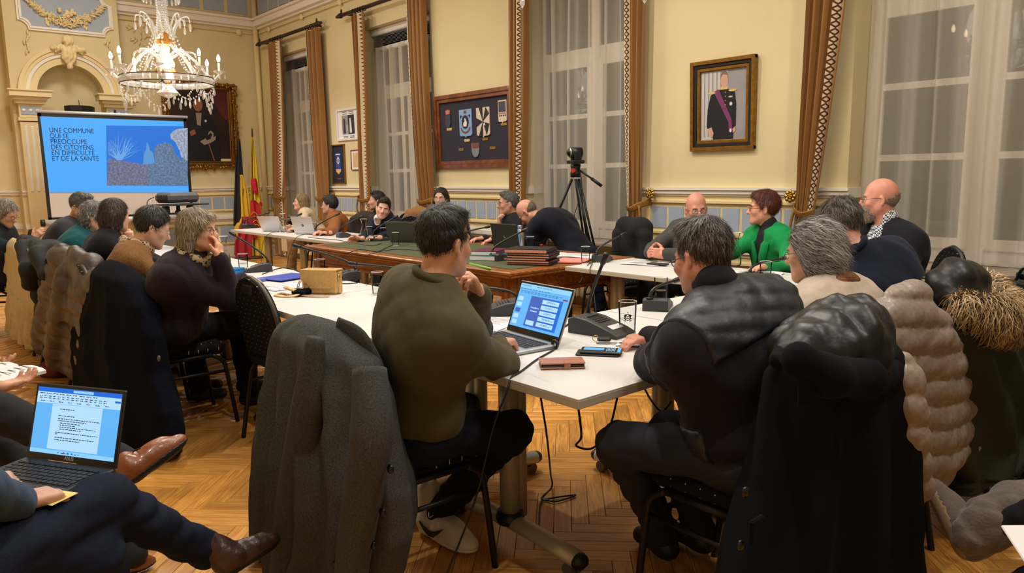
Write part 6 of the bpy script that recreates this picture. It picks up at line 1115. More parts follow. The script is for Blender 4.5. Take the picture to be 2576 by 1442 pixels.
def scr_doc(rect, S, ld, up):
    rect(0, .93, 1, 1, 'ui_blue', .0002, 'title_bar'); rect(0, .76, 1, .93, 'ui_white', .0002, 'ribbon'); rect(.20, .075, .80, .755, 'ui_white', .0002, 'page'); rect(0, 0, 1, .06, 'ui_pale', .0003, 'taskbar'); rect(.43, .945, .67, .985, 'ui_pale', .0004, 'search_box'); rect(.93, .855, .995, .885, 'ui_blue', .0004, 'share_button')
    words(rect, S, ld, [(.03+.08*k, .90, .06) for k in range(9)]+[(.03+.055*k, .86, .035) for k in range(15)]+[(.03+.055*k, .83, .035) for k in range(15)]+[(.05+.11*k, .785, .05) for k in range(8)]+[(.30, .68, .18), (.29, .58, .20), (.29, .535, .50), (.29, .505, .34), (.32, .47, .24), (.32, .44, .19), (.32, .41, .44), (.32, .38, .26), (.28, .325, .50), (.28, .30, .03), (.28, .25, .46), (.28, .215, .30)]+[(.34+.04*k, .022, .02) for k in range(7)], 'ui_ink', up, .011, 2)
    for k, m in enumerate(('ui_red', 'ui_indigo', 'ui_blue')): rect(.40+k*.05, .02, .42+k*.05, .045, m, .0007, 'task_icon')
    text_mesh('brand', 'ASUS', .015, 'laptop_silver', ld, S(.43, -.065, .0006), (1, 0, 0), up, bold=.0004)
laptop(Vector((-2.169, 1.986, TT+.001)), 84.5, 'open laptop showing slides on the near white table', .35, .235, 'laptop_silver', 112, screen=scr_slides)
laptop(Vector((-2.325, .369, .605)), 121, 'dark laptop with a text document open on the foreground lap', .325, .225, 'laptop_dark', 106, screen=scr_doc)
laptop(AZ(688, 583, TT+.001), 300, 'white laptop with its lid to the camera at the flag end', .32, .22, 'laptop_white', 118)
laptop(AZ(768, 590, TT+.001), 292, 'silver laptop with a round logo, lid to the camera', .32, .22, 'laptop_white', 106, logo=1)
laptop(AZ(1020, 609, TT+.006), 300, 'grey laptop with its lid to the camera beside the small glass', .35, .24, 'laptop_grey', 118)
laptop(AZ(1277, 634, TT+.006), 268, 'dark grey laptop with a logo behind the folders', .36, .25, 'laptop_dark', 100, logo=1)
# folders, books, papers
M('folder_black', (26, 27, 32), .5); M('folder_paper', (214, 150, 132), .85, var=.15, vs=80); M('paper_white', (232, 230, 232), .8); M('paper_pink', (226, 140, 128), .7); M('teal_cover', (34, 136, 156), .5); M('purple_cover', (92, 26, 62), .5); M('blue_plastic', (20, 116, 186), .35); M('notebook_blue', (96, 122, 196), .5); M('folder_blue', (44, 72, 178), .45); M('ink', (60, 62, 70), .8)
def slab(name, label, cat, p, size, rz, covers, group=None, pages=None):
    t = thing(name, label, cat, p, rz, group); w, d, h_ = size; c = covers; MB().box((0, 0, .0015), (w, d, .003)).build('cover', c, t); MB().box((0, 0, h_-.0015), (w, d, .003)).build('cover', c, t)
    MB().box((-.004, 0, h_/2), (w-.004, d-.003, h_-.006)).build('pages', pages or 'paper_white', t); MB().box((w/2-.0015, 0, h_/2), (.003, d, h_)).build('spine', c, t); return t
fb = AZ(1328, 664, TT+.006); z = TT+.006
for k in range(6): slab('document_folder', ['lowest', 'second lowest', 'third', 'fourth', 'fifth', 'topmost'][k]+' black folder with pink papers in the stack on the antique table', 'folder', (fb.x+.012*math.sin(k*2.3), fb.y+.05+.01*math.cos(k*1.7), z), (.33, .25, .017 if k < 5 else .030), math.radians(28+4*math.sin(k*3.1)), 'folder_black', 'stacked folders', 'folder_paper'); z += .0175
bb = AZ(1222, 652, TT+.006); slab('book', 'teal book lying under the purple book', 'book', (bb.x, bb.y+.05, TT+.006), (.22, .3, .038), math.radians(25), 'teal_cover'); slab('book', 'purple book lying on top of the teal book', 'book', (bb.x-.02, bb.y+.06, TT+.0445), (.21, .29, .032), math.radians(32), 'purple_cover')
def sheets(label, p, w, d, rz, n=3, name='paper_sheets', lines=True, mat='paper_white', spread=.05):
    t = thing(name, label, 'paper', p, rz, 'loose papers'); rg = random.Random(int(abs(p[0]*97))); bump_ = .004
    for k in range(n):
        a = rg.uniform(-spread, spread)*3; V = []; F_ = []; nx = 8
        for i in range(nx+1):
            for j in range(2): V.append(rotm(rz=a) @ Vector((w*(i/nx-.5), d*(j-.5), .0012*k+.0008+bump_*max(0, math.sin(i/nx*pi))*k*.4))+Vector((rg.uniform(0, 1)*0, 0, 0)))
        F_ = [(i*2, i*2+2, i*2+3, i*2+1) for i in range(nx)]; V = V+[v-Vector((0, 0, .0006)) for v in V]; m_ = len(V)//2; F_ += [tuple(m_+q for q in f[::-1]) for f in F_]; sh = MB().add(V, F_).build('sheet', mat, t)
    if lines:
        l = MB(); top = .0012*n+bump_*n*.42+.0006
        for q in range(9):
            if rg.random() < .8: l.box((rg.uniform(-.02, .0), d*(.38-.085*q), top), (w*rg.uniform(.45, .78), .0035, .0004))
        l.build('print_lines', 'ink', t)['kind'] = 'stuff'
    return t
sheets('white papers spread behind the pink folder', AZ(1370, 640, TT+.006), .34, .24, .5, 4); sheets('open white document right of the pink folder', AZ(1445, 645, TT+.006), .40, .26, .4, 5); p_ = AZ(1428, 658, TT+.006); slab('document_folder', 'pink paper folder lying on the antique table', 'folder', (p_.x, p_.y+.06, TT+.006), (.24, .30, .008), math.radians(30), 'paper_pink', None, 'paper_pink')
sheets('printed papers in front of the woman in plum', AZ(640, 728, TT+.001), .21, .297, .35, 2); sheets('papers between the empty chair and the gold handbag', AZ(722, 722, TT+.001), .21, .297, .2, 3); p_ = AZ(615, 712, TT+.001); slab('notebook', 'light blue notebook in front of the woman in plum', 'notebook', p_, (.17, .24, .016), .5, 'notebook_blue'); p_ = AZ(722, 700, TT+.001); slab('document_folder', 'deep blue plastic folder behind the empty chair', 'folder', (p_.x, p_.y, TT+.008), (.26, .32, .004), .3, 'folder_blue', None, 'folder_blue')
p_ = AZ(586, 688, TT+.001); t = thing('box', 'bright blue flat box beside the carafe', 'box', p_, .5); MB().box((0, 0, .014), (.13, .10, .028), bev=.003).build('box_base', 'blue_plastic', t); MB().box((0, 0, .034), (.132, .102, .012), bev=.003).build('box_lid', 'blue_plastic', t)
sheets('notes in front of the man with interlaced fingers', AZ(1620, 664, TT+.001), .30, .21, .2, 3); sheets('papers in front of the woman in green', AZ(1905, 690, TT+.001), .30, .21, .4, 6); sheets('notepad in front of the smiling young man', AZ(915, 603, TT+.001), .25, .18, .4, 2); sheets('notepad in front of the woman in the cream blouse', AZ(742, 580, TT+.001), .22, .16, .2, 2); sheets('folded note under the elbow of the man in the vest', AZ(1580, 868, TT+.001), .09, .07, .7, 3, lines=True); sheets('sheet under the man in olive behind the slide laptop', AZ(1235, 815, TT+.001), .21, .28, .3, 2)
p_ = AZ(1655, 668, TT+.001); t = thing('phone', 'dark phone lying on notes in front of the grey-jacketed man', 'phone', (p_.x, p_.y, TT+.006), .15); MB().box((0, 0, .006), (.15, .075, .010), bev=.003).build('phone_body', 'screen_bezel', t); MB().box((0, 0, .0113), (.14, .068, .0008)).build('phone_screen', 'key_dark', t)
# steel bottle
p_ = AZ(1309, 634, TT+.006); t = thing('bottle', 'brushed steel bottle beside the dark grey laptop', 'bottle', p_); M('steel', (176, 172, 166), .3, metal=.9); MB().lathe([(0, 0), (.034, 0), (.036, .004), (.036, .15), (.030, .178), (.022, .19), (.022, .2), (0, .2)], (0, 0, 0), 20).build('bottle_body', 'steel', t, smooth=True); MB().lathe([(0, .2), (.023, .2), (.023, .226), (.019, .232), (0, .232)], (0, 0, 0), 18).build('cap', 'steel', t, smooth=True)
# gold handbag
M('gold_leather', (206, 166, 104), .38, metal=.25, bump=.3, bs=180, var=.12, vs=60); M('gold_metal', (206, 176, 112), .25, metal=1)
def handbag():
    p = AZ(812, 738, TT+.001); rz = math.radians(38); t = thing('handbag', 'metallic gold handbag with a strap lying on the white table', 'handbag', p, rz); W_, D_, H_ = .215, .085, .135
    MB().box((0, 0, H_/2), (W_, D_, H_), bev=.012).build('bag_body', 'gold_leather', t, smooth=False)
    P = [(-W_/2-.003, H_+.006), (-W_/2-.003, .085), (-W_/2+.02, .078), (-W_/2+.04, .062), (-W_/2+.048, .046), (-W_/2+.055, .036), (W_/2-.04, .036), (W_/2-.022, .046), (W_/2-.015, .065), (W_/2+.003, .085), (W_/2+.003, H_+.006)]
    MB().prism(P, .011, (0, -D_/2-.001, 0), (1, 0, 0), (0, 0, 1), (0, -1, 0)).box((0, -.002, H_+.004), (W_+.006, D_+.012, .008), bev=.003).build('flap', 'gold_leather', t); MB().box((-W_/2+.03, -D_/2-.008, .045), (.028, .006, .018), bev=.002).build('clasp_tab', 'gold_leather', t)
    for s in (-1, 1): MB().box((s*(W_/2+.003), 0, H_/2), (.006, D_*.6, H_*.92), bev=.002).build('gusset', 'gold_leather', t); MB().tube([(s*(W_/2+.01), -.02+.016*math.cos(a), .10+.016*math.sin(a)) for a in (2*pi*k/12 for k in range(12))], .003, 6, closed=True).build('ring', 'gold_metal', t, smooth=True)
    ch = MB(); 
    for k in range(6): ch.tube([(-W_/2-.014-.004*k+.007*math.cos(a)*(k % 2), -.02-.004*k+.007*math.cos(a)*((k+1) % 2), .088-.013*k+.009*math.sin(a)) for a in (2*pi*q/8 for q in range(8))], .0022, 5, closed=True)
    ch.build('chain', 'gold_metal', t)['kind'] = 'stuff'
    MB().tube(curve_pts([(-W_/2-.04, -.05, .02), (-W_/2-.10, -.05, .04), (-W_/2-.06, -.10, .045), (-W_/2+.03, -.13, .02), (-W_/2-.02, -.17, .006), (-W_/2-.12, -.13, .006), (-W_/2-.12, -.05, .006), (-W_/2-.05, -.10, .006), (.02, -.14, .008), (.10, -.13, .008)], 7), .011, 8, flat=.28).build('strap', 'gold_leather', t, smooth=True)
    g_ = thing('glove', 'crumpled black knit glove beside the gold handbag', 'glove', AZ(752, 738, TT)); np_mesh('glove_body', *SDF().ell(AZ(752, 736, TT+.02), (.05, .035, .02), None, k=.02).ell(AZ(768, 733, TT+.02), (.03, .03, .02), None, k=.02).wrinkle(.004, 90, 3).data(.006), 'fleece_navy', g_)
handbag()
# wallet, phone, keys
M('wallet_leather', (176, 118, 92), .4, bump=.15, bs=120); p_ = AZ(1413, 922, TT+.001); t = thing('wallet', 'rose-brown leather phone wallet on the near corner of the table', 'wallet', p_, math.radians(52)); MB().box((0, 0, .004), (.155, .082, .006), bev=.002).build('cover', 'wallet_leather', t); MB().box((0, 0, .012), (.15, .078, .010), bev=.003).build('phone_inside', 'screen_bezel', t); MB().box((0, 0, .020), (.155, .082, .006), bev=.002).build('cover', 'wallet_leather', t); MB().box((.015, -.03, .023), (.022, .035, .004), bev=.0015).box((.015, -.042, .012), (.022, .004, .024), bev=.0015).build('clasp_strap', 'wallet_leather', t)
p_ = AZ(1513, 890, TT+.001); t = thing('phone', 'lit smartphone on a folded case in front of the man in the vest', 'phone', p_, math.radians(36)); MB().box((-.012, -.004, .003), (.16, .084, .005), bev=.002).build('case', 'folder_black', t); MB().box((0, 0, .011), (.155, .076, .010), bev=.003).build('phone_body', 'screen_bezel', t); MB().box((-.028, .006, .0164), (.075, .034, .0006)).build('lit_picture', 'ui_sky', t); MB().box((.066, 0, .0164), (.012, .066, .0006)).build('lit_bar', 'ui_sky', t)
l = MB(); 
for q in range(7): l.box((.02+.005*q, -.002+.006*(q % 2), .0165), (.002, .05-.004*(q % 3), .0005))
l.build('lit_text', 'ui_pale', t)['kind'] = 'stuff'
p_ = AZ(1520, 862, TT+.001); t = thing('car_keys', 'black car key fob with keys beside the large microphone', 'keys', p_, math.radians(40)); MB().box((0, 0, .014), (.055, .032, .016), bev=.006).build('fob', 'black_plastic', t); MB().box((.025, -.02, .004), (.06, .009, .003)).build('key', 'steel', t); MB().box((-.005, -.022, .003), (.05, .012, .003)).build('key', 'steel', t); MB().tube([(-.034+.012*math.cos(a), 0, .016+.012*math.sin(a)) for a in (2*pi*k/12 for k in range(12))], .0015, 5, closed=True).build('key_ring', 'gold_metal', t)
# pen, phone in hand, book, sticky notes
pn = AY(1232, 677, 1.60); pa = AY(1196, 668, 1.62); t = thing('pen', 'lime green pen held by the man in olive', 'pen', pa); M('pen_green', (130, 190, 50), .35); MB().tube([(pa-pn)*.4, pn-pa, (pn-pa)*1.12], [.005, .006, .002], 10).build('pen_barrel', 'pen_green', t, smooth=True)
ph = AY(74, 595, 1.2); t = thing('phone', 'phone held up by the silver-bobbed woman', 'phone', ph); MB().box((0, 0, 0), (.075, .010, .15), rotm(rx=-.35, rz=-.7), bev=.003).build('phone_body', 'black_plastic', t); MB().box((0, 0, 0), (.079, .006, .154), rotm(rx=-.35, rz=-.7), bev=.003).build('phone_edge', 'steel', t)
bk = Vector((-3.42, .32, .66)); t = thing('book', 'thick open book on the lap at the lower left', 'book', bk, math.radians(25)); 
for s in (-1, 1):
    P = [(0, 0), (s*.02, .020), (s*.07, .026), (s*.13, .020), (s*.15, .012), (s*.15, 0)]; MB().prism(P, .22, (0, -.11, .002), (1, 0, 0), (0, 0, 1), (0, 1, 0)).build('pages', 'paper_white', t); l = MB()
    for q in range(6): l.box((s*.085, .08-.03*q, .029), (.09-.02*(q % 3), .004, .0006))
    l.build('print_lines', 'ink', t)['kind'] = 'stuff'
sn = AD(100, 1268, 1.80); M('note_yellow', (232, 216, 128), .8)
for k, (dx, lab) in enumerate(((0, 'lower yellow sticky note on the foreground laptop'), (.028, 'upper scribbled yellow sticky note on the foreground laptop'))):
    b_ = Vector((-2.10+dx, .262+dx*.9, .6235+k*.0022)); t = thing('sticky_note', lab, 'note', b_, math.radians(20+k*12), 'yellow sticky notes'); MB().box((0, 0, .0004), (.076, .076, .0008)).build('note_sheet', 'note_yellow', t)
    sc = MB().tube(curve_pts([(-.02+.012*math.sin(q*2.2), -.012+.006*q*.9, .0012) for q in range(8)], 4), .0005, 4); sc.build('scribble', 'ink', t)
# sneakers, cables
M('cable_black', (20, 20, 22), .5)
def cable(label, pts, r=.0032, mat='cable_black', n=8): t = thing('cable', label, 'cable', pts[0], 0, 'black cables'); MB().tube([p-Vector(pts[0]) for p in curve_pts(pts, n)], r, 6).build('cable_run', mat, t, smooth=True)
zt = TT+.004
cable('power cable running from the slide laptop down to the floor', [AZ(1398, 872, TT+.008), AZ(1390, 882, zt), AZ(1350, 905, zt), AZ(1310, 935, zt), AZ(1286, 950, TT+.002), AD(1275, 985, 2.42), AD(1240, 1080, 2.42), AD(1195, 1260, 2.42), AD(1125, 1442, 2.42), AZ(1085, 1540, .01)], .0035)
t = thing('plug', 'round black cable tidy plugged into the slide laptop', 'plug', AZ(1396, 878, TT)); MB().tube([(.014*math.cos(a), .0, .018+.014*math.sin(a)) for a in (2*pi*k/14 for k in range(14))], .006, 8, closed=True).build('cable_loop', 'black_plastic', t, smooth=True)
cable('cable hanging from the near table to a coil on the floor', [AZ(1355, 962, TT-.03), AD(1362, 1010, 2.75), AD(1376, 1100, 2.85), AZ(1385, 1190, .10), AZ(1388, 1225, .008), AZ(1362, 1255, .008), AZ(1410, 1250, .008), AZ(1448, 1246, .008), AZ(1400, 1262, .008), AZ(1362, 1262, .008), AZ(1355, 1330, .008), AZ(1345, 1360, .008)], .004)
cable('cable loop hanging below the near table corner', [AZ(1450, 1000, TT-.03), AD(1458, 1050, 2.5), AD(1462, 1100, 2.55), AD(1450, 1122, 2.6), AD(1490, 1128, 2.65), AD(1530, 1085, 2.7), AD(1553, 1000, 2.7), AZ(1556, 985, TT-.03)], .004)
cable('cable hanging behind the knee of the man in the vest', [AZ(1616, 968, TT-.03), AD(1640, 1010, 2.75), AD(1665, 1035, 2.8), AD(1690, 1010, 2.8)], .004)
cable('long microphone cable snaking over the green leather top', [AZ(1030, 616, TT+.01), AZ(985, 618, TT+.01), AZ(950, 632, TT+.01), AZ(905, 628, TT+.01), AZ(862, 646, TT+.005), AD(842, 680, 7.4), AD(836, 700, 7.4), AD(858, 708, 7.4), AD(880, 690, 7.3), AD(893, 655, 7.2), AZ(930, 640, TT+.01), AZ(990, 628, TT+.01), AZ(1060, 630, TT+.01)])
cable('cable lying across the antique table to the far microphones', [AZ(960, 612, TT+.01), AZ(935, 618, TT+.01), AZ(890, 612, TT+.004), AZ(850, 604, zt), AZ(800, 600, zt), AZ(775, 596, zt)])
cable('cable drooping from the far table near the white laptop', [AZ(745, 584, zt), AZ(700, 583, zt), AZ(672, 592, TT-.002), AD(660, 620, 9.3), AD(657, 660, 9.3), AD(652, 690, 9.2)]); cable('cable drooping from the far table beside the silver laptop', [AZ(800, 592, zt), AZ(765, 590, zt), AZ(742, 602, TT-.002), AD(728, 640, 8.8), AD(720, 680, 8.8)])
cable('cable crossing the front table behind the gold handbag', [AZ(660, 690, zt), AZ(700, 676, zt), AZ(730, 676, zt), AZ(770, 690, zt), AZ(850, 712, zt), AZ(900, 712, zt)]); cable('microphone cables hanging from the corner of the window-side table', [AZ(1490, 661, zt), AZ(1478, 668, zt), AD(1462, 705, 5.3), AD(1450, 722, 5.3), AD(1446, 760, 5.3)]); cable('second cable hanging from the window-side table', [AZ(1490, 664, zt), AZ(1484, 680, TT), AD(1492, 720, 5.2), AD(1500, 790, 5.1)]); cable('cable between the large microphone and the slide laptop', [AZ(1488, 838, zt), AZ(1470, 822, zt), AZ(1440, 812, zt), AZ(1420, 822, zt)], .004)
# green cloth table with camera bag on the right
M('green_cloth', (24, 96, 70), .95, bump=.3, bs=200, sheen=.4); gp = AZ(2500, 775, .76); t = thing('cloth_table', 'table under a green cloth at the right edge', 'table', (gp.x+.75, gp.y+.42, 0)); V = []
MB().box((0, 0, .755), (1.6, .84, .012), bev=.004).build('cloth_top', 'green_cloth', t)
for (a, b) in (((-.8, -.42), (.8, -.42)), ((-.8, .42), (-.8, -.42)), ((.8, -.42), (.8, .42)), ((.8, .42), (-.8, .42))):
    R_ = []
    a, b = Vector((*a, 0)), Vector((*b, 0)); n_ = Vector((b.y-a.y, a.x-b.x, 0)).normalized()
    for k in range(33): u = k/32; p = a+(b-a)*u; f = .02*math.sin(u*22); R_.append([p+UP*.75, p+n_*(.006+f*.4)+UP*.5, p+n_*(.012+f)+UP*.27, p+n_*(.008+f)+UP*.27, p+n_*(.0)+UP*.5, p-n_*.003+UP*.75])
    MB().rings(R_).build('cloth_skirt', 'green_cloth', t, smooth=True); MB().tube([r[2]-UP*.005 for r in R_], .008, 6).build('gold_fringe', 'gold_leather', t)
for sx in (-.7, .7):
    for sy in (-.34, .34): MB().box((sx, sy, .37), (.05, .05, .74)).build('leg', 'antique_oak', t)
cb = AZ(2560, 758, .762); t = thing('camera_bag', 'black camera bag on the green cloth', 'bag', (cb.x+.08, cb.y+.12, .762)); MB().box((0, 0, .05), (.24, .2, .10), bev=.02).build('bag_body', 'black_plastic', t); MB().box((0, 0, .125), (.22, .18, .05), bev=.02).build('bag_lid', 'lining_black', t); MB().tube(curve_pts([(-.1, -.1, .1), (-.06, -.11, .17), (.06, -.11, .17), (.1, -.1, .1)], 6), .008, 8).build('handle', 'button_black', t); MB().box((0, -.101, .10), (.2, .006, .008)).build('zip', 'steel', t)
# white sheet edge at lower right, on the lap of the next seat
wp = AD(2570, 1395, 1.35); t = thing('clipboard', 'white board edge at the lower right corner of the picture', 'clipboard', wp, math.radians(30)); MB().box((.11, .0, 0), (.21, .30, .006), rotm(ry=-.15), bev=.002).build('board', 'paper_white', t); MB().box((.11, .13, .006), (.09, .02, .008), rotm(ry=-.15)).build('clip', 'steel', t)
# ------------------------------------------------------------------ wall decoration
wood_mat('frame_wood', (96, 48, 26), (140, 80, 44), (3, 3, 3)); M('frame_gold', (150, 110, 50), .35, metal=.8, bump=.3, bs=60, var=.25, vs=20); M('frame_black', (28, 26, 24), .4); M('felt_navy', (48, 44, 58), .95); M('frame_white', (230, 228, 226), .4)
def P2(name, mat, root, poly, o, ux, uy, uz, t=.002, z=0): return MB().prism(poly, t, Vector(o)+Vector(uz)*z, ux, uy, uz).build(name, mat, root)
def framed(name, label, x0, x1, z0, z1, y, borders, cat='picture', tilt=0.0, back='paper_white'):
    """picture on the window wall; borders: (width, depth, material) from outside in; returns root and inner rectangle"""
    t = thing(name, label, cat, ((x0+x1)/2, y, (z0+z1)/2)); w, h_ = (x1-x0)/2, (z1-z0)/2; t.rotation_euler = (tilt, 0, 0)
    for bw, dp, mt in borders:
        for s in (-1, 1): MB().box((0, -dp/2, s*(h_-bw/2)), (2*w, dp, bw), bev=.004).build('frame_rail', mt, t); MB().box((s*(w-bw/2), -dp/2, 0), (bw, dp*.99, 2*h_-.002), bev=.004).build('frame_rail', mt, t)
        w -= bw*.98; h_ -= bw*.98
    MB().box((0, -.005, 0), (2*w+.01, .008, 2*h_+.01)).build('picture_ground', back, t); return t, w, h_
UXW, UYW, UZW = (1, 0, 0), (0, 0, 1), (0, -1, 0)
a, b = AY(1745, 165, YW), AY(1901, 376, YW)
M('pt_stone', (150, 146, 148), .8, var=.12, vs=5); M('pt_column', (196, 190, 188), .8); M('pt_uniform', (22, 22, 26), .8); M('pt_skin', (206, 158, 136), .7); M('pt_hair', (122, 108, 96), .8); M('pt_sash', (122, 50, 104), .7); M('pt_gold', (214, 184, 120), .6); M('pt_white', (226, 224, 222), .7)
t, w, h_ = framed('portrait_photograph', 'framed portrait of a man in dark uniform with a purple sash', a.x, b.x, 1.60, 2.39, YW, [(.035, .05, 'frame_gold'), (.03, .035, 'frame_black'), (.03, .03, 'frame_gold')], 'portrait', .03, 'pt_stone')
def fig(nm, mat, poly, z): P2(nm, mat, t, [(x*w, y*h_) for x, y in poly], (0, -.009, 0), UXW, UYW, UZW, .001, z)
def oval(cx, cy, rx, ry, n=18): return [(cx+rx*math.cos(2*pi*k/n), cy+ry*math.sin(2*pi*k/n)) for k in range(n)]
fig('column_print', 'pt_column', [(-.95, -.98), (.2, -.98), (.2, .98), (-.95, .98)], .001)
for k in range(6): fig('flute_print', 'pt_stone', [(-.85+k*.18, -.9), (-.79+k*.18, -.9), (-.79+k*.18, .97), (-.85+k*.18, .97)], .0015)
fig('uniform_print', 'pt_uniform', [(-.55, .30), (-.30, .42), (-.05, .46), (.18, .46), (.35, .40), (.50, .34), (.56, .0), (.55, -.60), (.46, -.80), (.44, -.98), (-.44, -.98), (-.45, -.72), (-.62, -.78), (-.72, -.60), (-.68, -.1)], .002)
fig('collar_print', 'pt_gold', [(-.12, .44), (.20, .44), (.18, .52), (-.10, .52)], .003); fig('face_print', 'pt_skin', oval(.05, .70, .155, .21), .0035); fig('hair_print', 'pt_hair', [(-.11, .72), (-.12, .86), (-.04, .95), (.08, .965), (.18, .92), (.20, .78), (.17, .84), (.0, .87), (-.08, .82)], .0042)
fig('sash_print', 'pt_sash', [(-.42, .40), (-.20, .46), (.36, -.40), (.42, -.72), (.26, -.78), (.24, -.50)], .003)
for q, (x, y) in enumerate(((-.62, .37), (.42, .40))): fig('epaulette_print', 'pt_gold', oval(x+.12 if q == 0 else x-.02, y, .17, .035), .0036)
for k in range(4): fig('button_print', 'pt_gold', oval(.10, .36-.12*k, .018, .016, 8), .0032)
fig('star_print', 'pt_white', [(.34+(.085 if k % 2 == 0 else .04)*math.cos(k*pi/8), .02+(.07 if k % 2 == 0 else .035)*math.sin(k*pi/8)) for k in range(16)], .0036); fig('badge_print', 'pt_gold', oval(.32, .22, .09, .025), .0036); fig('cross_print', 'pt_white', oval(.34, -.74, .05, .06, 8), .004); fig('hand_print', 'pt_skin', [(-.68, -.66), (-.5, -.62), (-.40, -.80), (-.46, -.93), (-.56, -.90)], .0034); fig('hand_print', 'pt_skin', [(.42, -.70), (.54, -.62), (.54, -.76), (.44, -.82)], .0034)
# shield board
a, b = AY(1097, 245, YW), AY(1105, 423, YW); t, w, h_ = framed('shield_board', 'wooden frame of small heraldic shields on dark felt', -8.17, -6.62, 1.505, 2.435, YW, [(.05, .05, 'frame_wood'), (.045, .035, 'frame_wood')], 'display board', .02, 'felt_navy')
M('sh_blue', (132, 168, 214), .35, var=.1, vs=30); M('sh_black', (28, 30, 38), .35); M('sh_cream', (216, 198, 180), .4); M('sh_steel', (150, 158, 166), .3, metal=.5); M('sh_copper', (140, 88, 68), .4, metal=.4); M('sh_pink', (196, 120, 100), .5); M('sh_dark', (60, 62, 80), .4)
sx = lambda px_: (px_-1187)/178*1.55/2*2*.5*2-.02; 
def bpos(px_, py_): p = AY(px_, py_, YW-.03); return Vector((p.x-t.location.x, -.012, p.z-t.location.z))
def piece(nm, mat, c, poly, th=.012, zz=0): return P2(nm, mat, t, poly, (c.x, c.y, c.z), UXW, UYW, UZW, th, zz)
def shield(ww, hh): return [(-ww, hh), (ww, hh), (ww, -hh*.85), (ww*.85, -hh*.97), (ww*.12, -hh), (0, -hh*1.12), (-ww*.12, -hh), (-ww*.85, -hh*.97), (-ww, -hh*.85)]
c = bpos(1170, 309); s = piece('blue_shield', 'sh_blue', c, shield(.125, .165)); piece('gear', 'sh_black', c, [((.075 if k % 2 else .062)*math.cos(k*pi/16), .01+(.088 if k % 2 else .074)*math.sin(k*pi/16)) for k in range(32)], .004, .012); piece('goose', 'pt_white', c, [(-.035, -.03), (-.025, -.045), (.03, -.045), (.04, .0), (.02, .035), (.005, .06), (-.01, .05), (-.005, .02), (-.03, .0)], .004, .016); piece('crown', 'sh_copper', c, [(-.022, .115), (.022, .115), (.028, .14), (0, .152), (-.028, .14)], .004, .012)
piece('ribbon', 'sh_copper', c, [(.105*math.cos(a_), -.03+.10*math.sin(a_)) for a_ in (pi*1.1+k*pi*.8/10 for k in range(11))]+[(.085*math.cos(a_), -.03+.08*math.sin(a_)) for a_ in (pi*1.9-k*pi*.8/10 for k in range(11))], .004, .012)
for q in (-1, 1): piece('arrowhead', 'sh_black', c, [(q*.055, .085), (q*.10, .10), (q*.095, .055), (q*.078, .078)], .004, .013)
c = bpos(1214, 306); piece('gyronny_shield', 'sh_cream', c, shield(.125, .17)); A_ = [(-.125, .17), (0, .17), (.125, .17), (.125, 0), (.12, -.16), (0, -.18), (-.12, -.16), (-.125, 0)]
for k in (0, 2, 4, 6): p_, q_ = [(-.07, .17), (.06, .17), (.125, -.03), (-.0, -.17)][k//2], [(0, .17), (.125, .09), (.07, -.165), (-.08, -.165)][k//2]; piece('black_wedge', 'sh_black', c, [(0, .0), q_, p_] if k < 4 else [(0, 0), p_, q_], .003, .012)
piece('black_wedge', 'sh_black', c, [(0, 0), (-.125, .05), (-.125, -.06)], .003, .012); piece('bird', 'pt_white', c, [(.01, -.03), (.035, -.01), (.05, -.05), (.03, -.045)], .003, .015)
c = bpos(1126, 300); piece('dark_shield', 'sh_dark', c, [(-.055, .045), (-.03, .055), (.03, .055), (.055, .045), (.05, 0), (.058, -.05), (.04, -.085), (0, -.115), (-.04, -.085), (-.058, -.05), (-.05, 0)]); piece('mural_crown', 'sh_pink', c, [(-.04, .06), (.04, .06), (.05, .115), (.025, .1), (.015, .12), (-.015, .12), (-.025, .1), (-.05, .115)], .012)
c = bpos(1263, 279); piece('tall_shield', 'sh_cream', c, shield(.075, .125)); piece('field_dark', 'sh_dark', c, [(-.062, .11), (.062, .11), (.062, -.01), (-.062, -.01)], .003, .012)
for k in range(4): piece('chequer', 'sh_copper', c, [(-.062+.034*k, -.02), (-.045+.034*k, -.02), (-.045+.034*k, -.035), (-.062+.034*k, -.035)], .003, .012); piece('chequer', 'sh_black', c, [(-.055+.034*k, -.045), (-.035+.034*k, -.045), (-.035+.034*k, -.06), (-.055+.034*k, -.06)], .003, .012)
c = bpos(1194, 377); piece('round_shield', 'sh_steel', c, [(-.075, .085), (.075, .085), (.075, .0), (.062, -.05), (.035, -.082), (0, -.092), (-.035, -.082), (-.062, -.05), (-.075, 0)]); piece('copper_field', 'sh_copper', c, [(-.06, .085), (.075, .085), (.075, .02), (-.06, .02)], .003, .012)
for k, (px_, py_) in enumerate(((1128, 325), (1172, 353), (1218, 350), (1157, 376), (1236, 372), (1265, 312))): piece('name_plate', 'brass' if k > 1 else 'pt_gold', bpos(px_, py_), [(-.05, -.016), (.05, -.016), (.056, 0), (.05, .016), (-.05, .016), (-.056, 0)], .004)
